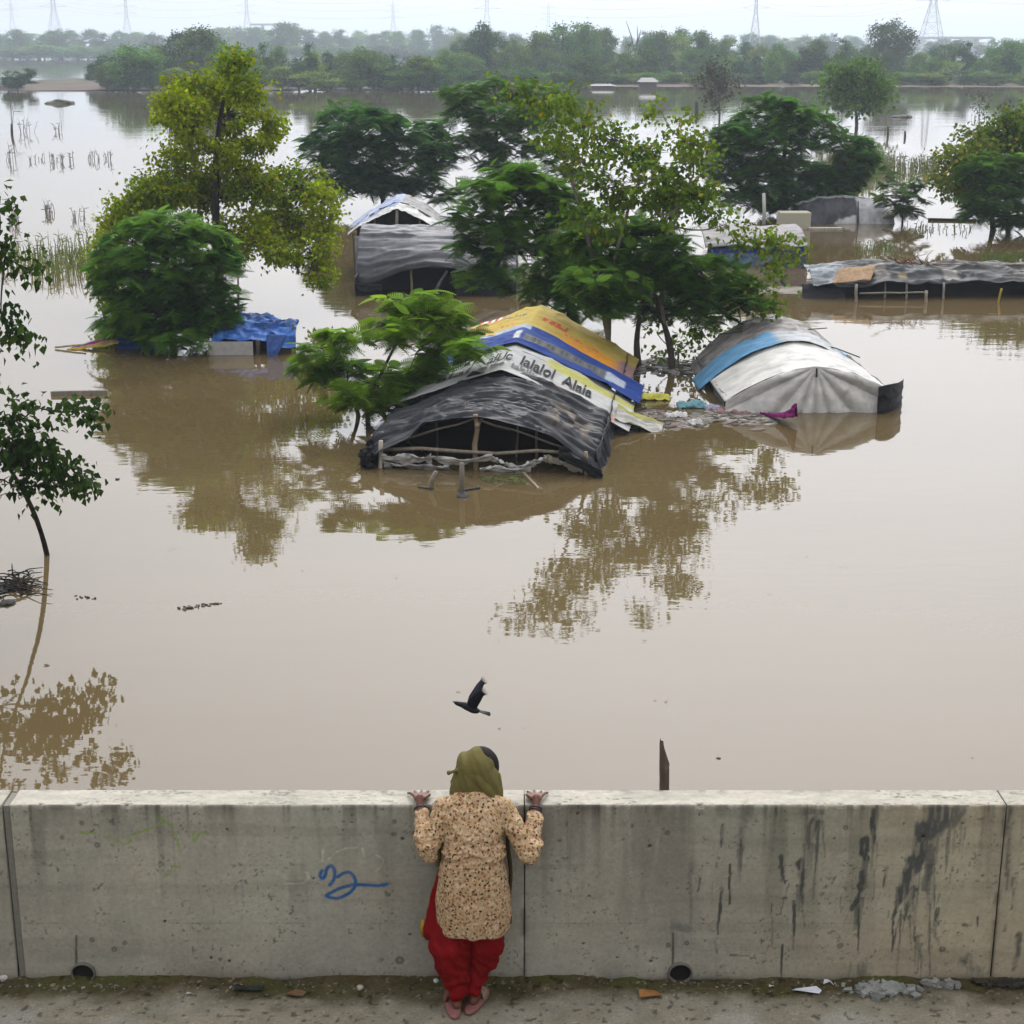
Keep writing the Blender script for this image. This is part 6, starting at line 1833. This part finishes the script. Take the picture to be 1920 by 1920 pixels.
Hp = lambda x, y, h: np.array((x, y, PZ + h))
XT = -0.222                                   # middle of the back
L_SH, L_EL, L_WR = Hp(-0.385, 8.33, 1.205), Hp(-0.478, 8.195, 0.995), Hp(-0.530, 8.428, 1.160)
R_SH, R_EL, R_WR = Hp(-0.055, 8.33, 1.205), Hp(0.098, 8.195, 0.980), Hp(0.138, 8.428, 1.160)
HEAD = Hp(-0.198, 8.455, 1.378)
person = tag(empty('person', (-0.28, 8.2, PZ)), 'person in flowered tunic, red trousers and olive headscarf leaning on the wall, seen from behind', 'person')

def hand(mb, wrist, yaw, side):
    """palm flat on the coping, fingers spread; side = +1 thumb towards +x"""
    zt = PZ + WH
    c, s = math.cos(yaw), math.sin(yaw)
    def W(x, y, z):
        x, y = 1.12 * x, 1.18 * y
        z = z * 1.15 + 0.020 * math.exp(-((y - 0.07) / 0.05) ** 2)
        return np.array((wrist[0] + x * c - y * s, wrist[1] + x * s + y * c, zt + z))
    cone(mb, wrist, W(0, 0.035, 0.028), 0.023, 0.021, 10)
    for kx in (-0.024, -0.008, 0.008, 0.024):
        cone(mb, W(kx * 0.55, 0.03, 0.022), W(kx * 1.15, 0.088, 0.017), 0.0155, 0.0125, 10)
    lens = (0.066, 0.076, 0.080, 0.070)
    for i, (kx, an) in enumerate(zip((-0.031, -0.0115, 0.0095, 0.030), (0.36, 0.10, -0.12, -0.34))):
        L = lens[i] if side > 0 else lens[3 - i]
        d = np.array((-math.sin(an), math.cos(an)))
        p0 = (kx, 0.085); p1 = (kx + d[0] * L * 0.5, 0.085 + d[1] * L * 0.5); p2 = (kx + d[0] * L, 0.085 + d[1] * L)
        chain(mb, [W(p0[0], p0[1], 0.017), W(p1[0], p1[1], 0.021), W(p2[0], p2[1], 0.010)], [0.0105, 0.0095, 0.0078], 8)
    tx = side * 0.022
    chain(mb, [W(tx, 0.035, 0.02), W(tx + side * 0.028, 0.068, 0.017), W(tx + side * 0.034, 0.105, 0.011)], [0.0135, 0.0115, 0.0085], 8)

def body_mesh():
    mb = MB()
    # head and neck
    ball(mb, HEAD + (0, 0.01, 0.01), (0.077, 0.095, 0.108))
    ball(mb, HEAD + (0, 0.062, -0.045), (0.055, 0.05, 0.06))                     # jaw
    cone(mb, HEAD + (0, 0.10, 0.0), HEAD + (0, 0.122, -0.022), 0.010, 0.015, 8)    # nose
    for sx in (-1, 1):
        ball(mb, HEAD + (sx * 0.078, 0.005, -0.01), (0.012, 0.02, 0.03), 8, 6)      # ears
        ball(mb, HEAD + (sx * 0.03, 0.092, 0.012), (0.016, 0.012, 0.012), 8, 6)     # brows / eyes
    ball(mb, HEAD + (0, 0.106, -0.055), (0.026, 0.01, 0.012), 8, 6)                # mouth
    cone(mb, Hp(XT + 0.005, 8.365, 1.22), HEAD + (0, -0.01, -0.08), 0.062, 0.052)
    # trunk
    loft(mb, [(XT, 8.21, PZ + 0.62, .14, .10), (XT, 8.21, PZ + 0.75, .175, .125), (XT, 8.225, PZ + 0.9, .155, .11), (XT, 8.25, PZ + 1.0, .14, .10), (XT, 8.29, PZ + 1.12, .155, .105), (XT, 8.325, PZ + 1.21, .16, .095), (XT, 8.345, PZ + 1.26, .11, .07)])
    for sh, el, wr in ((L_SH, L_EL, L_WR), (R_SH, R_EL, R_WR)):
        cone(mb, Hp(XT + np.sign(sh[0] - XT) * 0.09, 8.33, 1.215), sh, 0.065, 0.058)
        chain(mb, [sh, (sh + el) / 2, el], [0.044, 0.037, 0.033])
        chain(mb, [el, (el + wr) / 2, wr], [0.033, 0.029, 0.023])
    hand(mb, L_WR, 0.12, 1)
    hand(mb, R_WR, -0.08, -1)
    # legs and feet
    for hx, kx, ax, ay, fy, fx in ((-0.30, -0.345, -0.318, 8.145, 8.27, -0.350), (-0.145, -0.165, -0.226, 8.188, 8.30, -0.19)):
        chain(mb, [Hp(hx, 8.21, 0.70), Hp(kx, 8.235, 0.40), Hp(ax, ay, 0.085)], [0.075, 0.045, 0.032])
        chain(mb, [Hp(ax, ay - 0.012, 0.045), Hp((ax + fx) / 2, (ay + fy) / 2, 0.048), Hp(fx, fy, 0.034)], [0.030, 0.034, 0.026])
        for k in range(5):
            t = (k - 2) * 0.015
            cone(mb, Hp(fx + t, fy, 0.03), Hp(fx + t * 1.25, fy + 0.035 - 0.006 * abs(k - 1), 0.027), 0.011, 0.008, 8)
    return remesh('person_body', mb, 0.0055, 2, None, lambda co, no: np.array((0.095, 0.034, 0.018)) * (0.85 + 0.3 * fbm(co[:, 0] * 40, co[:, 1] * 40, co[:, 2] * 40, 3))[:, None])
link('body', body_mesh(), M['skin'], person)

def kurta_mesh():
    mb = MB()
    loft(mb, [(XT + 0.004, 8.19, PZ + 0.505, .203, .150, -0.012), (XT + 0.002, 8.195, PZ + 0.60, .214, .156, -0.008), (XT, 8.20, PZ + 0.72, .210, .152), (XT - 0.002, 8.205, PZ + 0.84, .194, .140), (XT, 8.225, PZ + 0.96, .166, .120),
              (XT, 8.25, PZ + 1.05, .162, .116), (XT, 8.285, PZ + 1.14, .172, .118), (XT, 8.32, PZ + 1.205, .184, .110), (XT + .004, 8.343, PZ + 1.25, .155, .090), (XT + .008, 8.36, PZ + 1.30, .09, .07)], 36)
    for sh, el, wr in ((L_SH, L_EL, L_WR), (R_SH, R_EL, R_WR)):
        cone(mb, Hp(XT + np.sign(sh[0] - XT) * 0.09, 8.325, 1.205), sh, 0.076, 0.060)
        chain(mb, [sh, (sh + el) / 2, el], [0.060, 0.051, 0.047])
        e2 = el + (wr - el) * 0.82
        chain(mb, [el, (el + e2) / 2, e2], [0.047, 0.043, 0.035])
    def disp(co):
        h = co[:, 2] - PZ
        ang = np.arctan2(co[:, 1] - 8.2, co[:, 0] - XT)
        fold = np.sin(ang * 8 + 3 * fbm(co[:, 0] * 5, h * 2, 1.0, 3)) * 0.0065 * (1 - sstep(0.55, 0.95, h))
        wr = (fbm(co[:, 0] * 9, co[:, 1] * 9, h * 16, 4) - 0.5) * 0.014
        rid = (1 - np.abs(2 * fbm(co[:, 0] * 6 + 3, co[:, 1] * 6, h * 13 + co[:, 0] * 7, 3) - 1)) ** 4 * 0.013 * sstep(0.85, 1.0, h)
        waist = (1 - np.abs(2 * fbm(co[:, 0] * 3, 2.0, h * 26 + 10 * np.abs(co[:, 0] - XT), 3) - 1)) ** 3 * 0.020 * np.exp(-((h - 1.0) / 0.12) ** 2)
        return fold + wr + rid + waist
    return remesh('kurta', mb, 0.0075, 4, disp)
link('tunic', kurta_mesh(), M['kurta'], person)
# pale turned-back cuffs
for nm, el, wr in (('cuff', L_EL, L_WR), ('cuff', R_EL, R_WR)):
    mb = MB(); d = wr - el
    mb.tube([el + d * 0.68, el + d * 0.78, el + d * 0.84], [0.041, 0.039, 0.036], 20, (0.30, 0.24, 0.19), cap=True)
    mb.build(nm, M['cloth'], person)

def salwar_mesh():
    mb = MB()
    loft(mb, [(XT - .01, 8.21, PZ + 0.46, .17, .10), (XT, 8.215, PZ + 0.60, .17, .10), (XT, 8.22, PZ + 0.8, .15, .10)], 28)
    # left leg: wide and baggy; right leg
    chain(mb, [Hp(-0.315, 8.215, 0.60), Hp(-0.335, 8.205, 0.50), Hp(-0.352, 8.195, 0.40), Hp(-0.348, 8.18, 0.30), Hp(-0.322, 8.165, 0.20), Hp(-0.312, 8.145, 0.125)], [0.085, 0.105, 0.118, 0.094, 0.066, 0.046], 18)
    chain(mb, [Hp(-0.150, 8.215, 0.60), Hp(-0.150, 8.21, 0.50), Hp(-0.150, 8.21, 0.40), Hp(-0.165, 8.215, 0.30), Hp(-0.205, 8.205, 0.20), Hp(-0.228, 8.185, 0.125)], [0.080, 0.090, 0.094, 0.078, 0.056, 0.042], 18)
    # side gore flaring out of the tunic slit on the left
    chain(mb, [Hp(-0.385, 8.27, 0.86), Hp(-0.425, 8.27, 0.66), Hp(-0.452, 8.25, 0.47)], [0.030, 0.048, 0.062], 14)
    def disp(co):
        h = co[:, 2] - PZ
        a = (1 - np.abs(2 * fbm(co[:, 0] * 10, co[:, 1] * 4, h * 9 + co[:, 0] * 8, 4) - 1)) ** 2
        rings_ = np.sin(h * 70 + 40 * (co[:, 0] + 0.28) * np.sign(co[:, 0] + 0.27) + 9 * fbm(co[:, 0] * 9, co[:, 1] * 9, h * 5, 3)) * 0.006 * (1 - sstep(0.14, 0.40, h))
        return 0.030 * (a - 0.4) * (1 - 0.8 * sstep(0.42, 0.5, h)) + rings_
    return remesh('salwar', mb, 0.0075, 3, disp, lambda co, no: np.array((0.135, 0.004, 0.005)) * (0.75 + 0.5 * fbm(co[:, 0] * 14, co[:, 1] * 14, co[:, 2] * 8, 3))[:, None])
link('trousers', salwar_mesh(), M['cloth'], person)

def scarf_mesh():
    mb = MB()
    c = HEAD
    ball(mb, c + (-0.010, -0.012, 0.012), (0.118, 0.118, 0.122), 24, 16)
    # falls behind the head on to the shoulders
    loft(mb, [(c[0] - 0.004, c[1] - 0.115, PZ + 1.215, .128, .030), (c[0] - 0.006, c[1] - 0.095, PZ + 1.27, .132, .050), (c[0] - 0.010, c[1] - 0.065, PZ + 1.33, .130, .078), (c[0] - 0.010, c[1] - 0.03, PZ + 1.40, .122, .095), (c[0] - 0.008, c[1] - 0.012, PZ + 1.45, .09, .08)], 28)
    chain(mb, [c + (0.10, -0.03, -0.02), c + (0.118, -0.06, -0.10), c + (0.122, -0.085, -0.165)], [0.035, 0.032, 0.020], 12)
    chain(mb, [c + (-0.10, -0.02, 0.0), c + (-0.122, -0.04, -0.09), c + (-0.13, -0.06, -0.135)], [0.035, 0.032, 0.022], 12)
    # pulled corner sticking out on the left
    chain(mb, [c + (-0.07, -0.06, 0.035), c + (-0.13, -0.075, 0.030), c + (-0.165, -0.08, 0.022)], [0.025, 0.010, 0.005], 10)
    # twisted fold crossing the back of the head
    chain(mb, [c + (-0.07, -0.085, 0.045), c + (0.0, -0.122, 0.0), c + (0.06, -0.130, -0.075), c + (0.095, -0.125, -0.13)], [0.022, 0.026, 0.026, 0.018], 12)
    chain(mb, [c + (-0.03, -0.115, -0.02), c + (0.03, -0.135, -0.09), c + (0.07, -0.13, -0.14)], [0.014, 0.020, 0.014], 12)
    def disp(co):
        p = co - c
        f = (1 - np.abs(2 * fbm((p[:, 0] * 1.1 + p[:, 2] * 0.45) * 16, p[:, 1] * 3, (p[:, 0] - p[:, 2]) * 2.5, 2) - 1)) ** 3
        return 0.018 * (f - 0.35) + 0.002 * (fbm(co[:, 0] * 50, co[:, 1] * 50, co[:, 2] * 50, 3) - 0.5)
    return remesh('scarf', mb, 0.0055, 3, disp, lambda co, no: np.array((0.100, 0.084, 0.028)) * (0.8 + 0.4 * fbm(co[:, 0] * 12, co[:, 1] * 12, co[:, 2] * 12, 3))[:, None])
scarf = link('headscarf', scarf_mesh(), M['cloth'], person)

def hair_mesh():
    mb = MB()
    ball(mb, HEAD + (0.017, 0.022, 0.014), (0.108, 0.108, 0.119), 24, 16)
    def disp(co):
        return 0.004 * (fbm(co[:, 0] * 90, co[:, 1] * 20, co[:, 2] * 90, 3) - 0.5)
    return remesh('hair', mb, 0.007, 1, disp, lambda co, no: np.tile((0.010, 0.008, 0.007), (len(co), 1)))
link('hair', hair_mesh(), M['hair'], person)
# long scarf ends hanging down beside the tunic
for sx, pts in ((-1, [(-0.395, 8.30, 1.10), (-0.408, 8.295, 0.98), (-0.425, 8.29, 0.86)]), (1, [(-0.030, 8.31, 1.10), (-0.022, 8.31, 0.95), (-0.008, 8.31, 0.80), (-0.018, 8.31, 0.62), (-0.012, 8.31, 0.48)])):
    mb = MB()
    mb.tube([Hp(*p) for p in smooth_pts(pts, 5)], [0.024] * (len(smooth_pts(pts, 5))), 10, (0.085, 0.072, 0.022) if sx < 0 else (0.05, 0.035, 0.016), flat=0.5)
    mb.build('scarf_end', M['cloth'], scarf)
mb = MB(); mb.tube([Hp(-0.512, 8.25, 0.53), Hp(-0.520, 8.25, 0.47), Hp(-0.515, 8.25, 0.42)], [0.012, 0.016, 0.006], 8, (0.24, 0.15, 0.02))
mb.build('gold_trim', M['cloth'], person)
# bangles
for el, wr in ((L_EL, L_WR), (R_EL, R_WR)):
    d = unit(wr - el)
    for k in range(3):
        c = wr - d * (0.012 + 0.013 * k)
        s = unit(np.cross(d, (0, 0, 1))); t = np.cross(s, d)
        mb = MB()
        mb.tube([c + 0.034 * (math.cos(2 * math.pi * i / 20) * s + math.sin(2 * math.pi * i / 20) * t) for i in range(21)], 0.0058, 8, (0.03, 0.012, 0.012), cap=False)
        mb.build('bangle', M['metal'], person)
# slippers
def slipper(x, y, yaw, col, col2, heel_up=0.0):
    c, s = math.cos(yaw), math.sin(yaw)
    n = 26
    def W(a, b, z):
        return (x + a * c - b * s, y + a * s + b * c, PZ + z)
    out = []
    for k in range(n):
        t = 2 * math.pi * k / n
        yy = 0.145 * math.sin(t)
        w = 0.055 + 0.007 * math.sin(t) - 0.006 * math.cos(2 * t)
        out.append((w * math.cos(t), yy))
    mb = MB()
    layers = ((0.004, 0.96), (0.008, 1.0), (0.024, 1.0), (0.029, 0.93))
    vs_, fs_ = [], []
    for z, k in layers:
        vs_ += [W(a * k, b * k, z + heel_up * (0.5 - b / 0.244)) for a, b in out]
    for i in range(len(layers) - 1):
        for k in range(n):
            k2 = (k + 1) % n
            fs_.append((i * n + k, i * n + k2, (i + 1) * n + k2, (i + 1) * n + k))
    fs_.append(tuple((len(layers) - 1) * n + k for k in range(n)))
    mb.add(vs_, fs_, col)
    o = mb.build('slipper', M['plastic'], person)
    mb = MB()
    for b0 in (0.02, 0.05):
        mb.tube([W(-0.046, b0 - 0.01, 0.02), W(-0.036, b0, 0.062), W(0.0, b0 + 0.006, 0.078), W(0.036, b0, 0.062), W(0.046, b0 - 0.01, 0.02)], 0.013, 8, col2)
    mb.build('strap', M['cloth'], o)
slipper(-0.345, 8.185, 0.12, (0.19, 0.085, 0.078), (0.14, 0.065, 0.055))
slipper(-0.208, 8.22, -0.35, (0.18, 0.08, 0.072), (0.21, 0.145, 0.105))

# ================================================================== CROW
def crow():
    c = at_y(885, 1318, 17.0)
    k = mpp(885, 1318, 17.0)
    def W(du, dv, dy=0.0):
        """offsets read in photograph pixels, dy metres in depth; vertical foreshortening undone"""
        return np.array((c[0] + du * k, c[1] + dy, c[2] - dv * k * 1.06))
    r = tag(empty('crow', c), 'black crow flying over the open water above the scarfed person', 'bird')
    mb = MB()
    ax = smooth_pts([W(-34, -2), W(-27, 1), W(-16, 4), W(-4, 9), (W(6, 14)), W(14, 16)], 4)
    rr = np.interp(np.linspace(0, 1, len(ax)), [0, .12, .3, .5, .72, 0.9, 1], [0.004, 0.022, 0.030, 0.046, 0.048, 0.030, 0.014])
    mb.tube(ax, list(rr), 14, (0.006, 0.006, 0.007))
    mb.tube([W(-37, -2.6), W(-33, -1.8), W(-28, 0)], [0.002, 0.009, 0.014], 8, (0.018, 0.016, 0.015))
    # tail
    t0, t1 = W(10, 14.5), W(35, 22)
    d = t1 - t0; n_ = np.array((0, 1.0, 0.0))
    for s in (-1, -0.5, 0, 0.5, 1):
        e = t0 + d * (1 - 0.06 * abs(s)) + n_ * 0.045 * s
        mb.tube([t0 + n_ * 0.01 * s, t0 + d * 0.5 + n_ * 0.03 * s, e], [0.012, 0.012, 0.010], 6, (0.007, 0.006, 0.005), flat=0.5)
    me = mb
    # wings: broad blade with separate finger feathers at the tip
    def wing(dy0, dy1, dx, col, short=1.0):
        le = [(-10, 3), (-6, -8), (2, -18), (10, -27), (18, -33)]
        te = [(7, 13), (11, 2), (16, -8), (20, -18), (25, -27)]
        nV = 7
        vs_, cs = [], []
        rows = len(le)
        P = []
        for i in range(rows):
            f = i / (rows - 1)
            for j in range(nV):
                g = j / (nV - 1)
                u = (le[i][0] * (1 - g) + te[i][0] * g) * short + dx * f
                v = (le[i][1] * (1 - g) + te[i][1] * g) * short
                P.append(W(u, v, dy0 + (dy1 - dy0) * f - 0.02 * math.sin(math.pi * g)))
        P = np.array(P)
        th = np.array((0.004, -0.004, 0.002))
        V = list(P) + list(P + th)
        F = []
        for i in range(rows - 1):
            for j in range(nV - 1):
                a = i * nV + j
                F.append((a, a + 1, a + nV + 1, a + nV)); b = a + rows * nV
                F.append((b, b + nV, b + nV + 1, b + 1))
        me.add(V, F, col)
        for q in range(6):
            g = q / 5
            b0 = np.array((le[-1][0] * (1 - g) + te[-1][0] * g - 1, le[-1][1] * (1 - g) + te[-1][1] * g + 3.0)) * short
            tip = b0 + np.array((2.5 + 5.0 * g, -11 + 2.2 * abs(q - 1.6))) * short
            dyb = dy1
            me.tube([W(b0[0] + dx, b0[1], dyb), W((b0[0] + tip[0]) / 2 + dx, (b0[1] + tip[1]) / 2, dyb), W(tip[0] + dx, tip[1], dyb + 0.01)], [0.013, 0.011, 0.003], 6, (0.012, 0.012, 0.014), flat=0.35)
    wing(-0.02, -0.14, 0, (0.005, 0.007, 0.014))
    wing(0.04, 0.20, -1.0, (0.010, 0.011, 0.016), 0.97)
    mb.build('plumage', M['feather'], r)
crow()

# ================================================================== LITTER ON THE PAVEMENT
def pz(u, v):
    return at_z(u, v, PZ)
def scrap(name, label, cat, u, v, w, d, h, col, seed, mat='debris', rot=0.0):
    p = pz(u, v)
    rng = np.random.default_rng(seed)
    bm = bmesh.new(); bmesh.ops.create_icosphere(bm, subdivisions=3, radius=1.0)
    V = np.array([vv.co[:] for vv in bm.verts]); F = [tuple(x.index for x in f.verts) for f in bm.faces]; bm.free()
    n = fbm(V[:, 0] * 1.6 + seed, V[:, 1] * 1.6, V[:, 2] * 1.6, 4); n2 = fbm(V[:, 0] * 6 + seed, V[:, 1] * 6, V[:, 2] * 6, 3)
    W = V * (0.5 + 0.9 * n)[:, None] * np.array((w / 2, d / 2, h / 2))
    cr, sr = math.cos(rot), math.sin(rot)
    W = np.stack((W[:, 0] * cr - W[:, 1] * sr, W[:, 0] * sr + W[:, 1] * cr, W[:, 2]), -1)
    W[:, 2] += -W[:, 2].min() - 0.002
    return tag(link(name, mk_mesh(name, W + p, F, np.array(col) * (0.55 + 0.9 * n2)[:, None], True), M[mat]), label, cat)
def flake(name, label, cat, u, v, outline, h, col, mat='banner', curl=0.01, group=None):
    p = pz(u, v)
    k = len(outline)
    vs_ = [(p[0] + a, p[1] + b, PZ + 0.010 + curl * (math.sin(i * 2.1) + 1)) for i, (a, b) in enumerate(outline)]
    vs_ += [(x, y, z + h) for x, y, z in vs_]
    mb = MB(); mb.add(vs_, [tuple(range(k - 1, -1, -1)), tuple(range(k, 2 * k))] + [(i, (i + 1) % k, k + (i + 1) % k, k + i) for i in range(k)], col)
    return tag(mb.build(name, M[mat], smooth=False), label, cat, group)
flake('paper_scrap', 'white paper scrap lying on the pavement at the right', 'paper', 1512, 1861, [(-.085, -.005), (-.03, -.028), (.07, -.030), (.088, -.01), (.06, .022), (-.06, .022)], 0.002, (0.5, 0.51, 0.55))
flake('paper_scrap', 'tiny white paper bit left of the larger white scrap', 'paper', 1446, 1854, [(-.016, -.01), (.014, -.012), (.018, .01), (-.012, .012)], 0.002, (0.48, 0.48, 0.48))
flake('paper_scrap', 'crumpled white bit against the wall right of the larger white scrap', 'paper', 1552, 1849, [(-.03, -.012), (.0, .02), (.035, -.01), (.02, .018), (-.02, .018)], 0.003, (0.42, 0.42, 0.42), curl=0.012)
flake('tile_shard', 'orange-brown shard lying on the pavement right of centre', 'shard', 1217, 1870, [(-.06, -.035), (.03, -.03), (.075, .0), (.035, .03), (-.058, .03)], 0.008, (0.26, 0.115, 0.035), mat='debris')
flake('brown_leaf', 'rusty brown dead leaf on the pavement left of the feet', 'leaf', 555, 1868, [(-.06, -.01), (-.02, -.03), (.04, -.02), (.06, .012), (.0, .03), (-.05, .02)], 0.003, (0.12, 0.065, 0.03), mat='debris')
flake('paper_scrap', 'small white paper on the left pavement', 'paper', 356, 1868, [(-.022, -.008), (.016, -.012), (.022, .008), (-.014, .012)], 0.003, (0.42, 0.42, 0.40))
flake('black_rag', 'black wet rag on the pavement at the foot of the wall left', 'rag', 466, 1858, [(-.085, -.02), (-.03, -.035), (.02, -.015), (.085, -.028), (.095, .012), (.03, .03), (-.02, .012), (-.08, .028)], 0.006, (0.016, 0.018, 0.016), mat='debris', curl=0.010)
def crust(label, u, v, w, d, n, col, seed):
    p = pz(u, v); rg = np.random.default_rng(seed); rr = random.Random(seed); mb = MB()
    for _ in range(n):
        t = rg.normal(0, 0.33, 2); sz = rg.uniform(0.006, 0.022)
        yy = min(p[1] + t[1] * d, WY - 0.02)
        mb.box((p[0] + t[0] * w, yy, PZ + 0.008 + sz * 0.25), (sz * 2.2, sz * 1.6, sz), rg.uniform(0, 3), np.array(col) * rg.uniform(0.6, 1.25), sz * 0.6, rr)
    tag(mb.build('cement_crust', M['ground'], smooth=False), label, 'rubble')
crust('grey crust of spilled cement at the foot of the wall right', 1655, 1858, 0.24, 0.11, 150, (0.20, 0.205, 0.19), 4)
crust('small grey crust of spilled cement near the right end', 1755, 1848, 0.13, 0.05, 50, (0.18, 0.175, 0.16), 5)
crust('dark heap of wet grit at the wall foot by the far right edge', 1895, 1846, 0.26, 0.06, 90, (0.035, 0.032, 0.025), 6)
scrap('stone', 'pale stone lying near the wall left of the person', 'stone', 676, 1856, 0.045, 0.04, 0.035, (0.30, 0.27, 0.22), 7)
scrap('stone', 'brownish pebble near the left drain', 'stone', 100, 1850, 0.035, 0.03, 0.025, (0.20, 0.15, 0.11), 8)
scrap('stone', 'pale pebble by the left edge at the wall foot', 'stone', 6, 1838, 0.06, 0.05, 0.04, (0.36, 0.34, 0.30), 9)
scrap('stone', 'dark pebble between the black rag and the dead leaf', 'stone', 500, 1868, 0.03, 0.03, 0.02, (0.06, 0.045, 0.035), 10)
scrap('stone', 'dark pebble left of the black rag', 'stone', 396, 1854, 0.03, 0.03, 0.02, (0.03, 0.025, 0.02), 11)
scrap('plastic_scrap', 'small white plastic piece beside the left slipper', 'litter', 818, 1842, 0.035, 0.05, 0.025, (0.42, 0.44, 0.44), 12)
# crumbling mortar bed under the left-hand panel: loose crumbs beyond counting
rngM = np.random.default_rng(77)
mb = MB()
for _ in range(420):
    u = rngM.choice((rngM.uniform(0, 460), rngM.uniform(460, 1920)), p=(0.5, 0.5))
    p = pz(u, 1842 + abs(rngM.normal(0, 6)))
    s = rngM.uniform(0.002, 0.0085) * (1.2 if u < 460 else 1.0)
    g = rngM.choice((0.08, 0.14, 0.26), p=(0.4, 0.4, 0.2))
    mb.box((p[0], min(p[1], WY - 0.006), PZ + s * 0.35), (s * 2.2, s * 1.3, s * 1.1), rngM.uniform(0, 3), (g, g * 0.95, g * 0.82), s * 0.4, random.Random(int(rngM.integers(1e6))))
tag(mb.build('mortar_crumbs', M['ground'], smooth=False), 'crumbs of mortar and grit along the foot of the wall', kind='stuff')

# ================================================================== HAZE
mb = MB(); mb.box((0, 2560, 33.0), (9200, 5320, 68.0))
haze_me = mb.mesh('haze', False)
hm = bpy.data.materials.new('haze_air'); hm.use_nodes = True
hn, hl = hm.node_tree.nodes, hm.node_tree.links
hn.clear()
h_out = hn.new('ShaderNodeOutputMaterial'); pv = hn.new('ShaderNodeVolumePrincipled')
pv.inputs['Color'].default_value = (0.80, 0.90, 1.0, 1)
pv.inputs['Density'].default_value = 0.00040
pv.inputs['Anisotropy'].default_value = 0.2
hl.new(pv.outputs[0], h_out.inputs['Volume'])
haze = tag(link('haze', haze_me, hm), 'humid haze over the flood plain', kind='stuff')
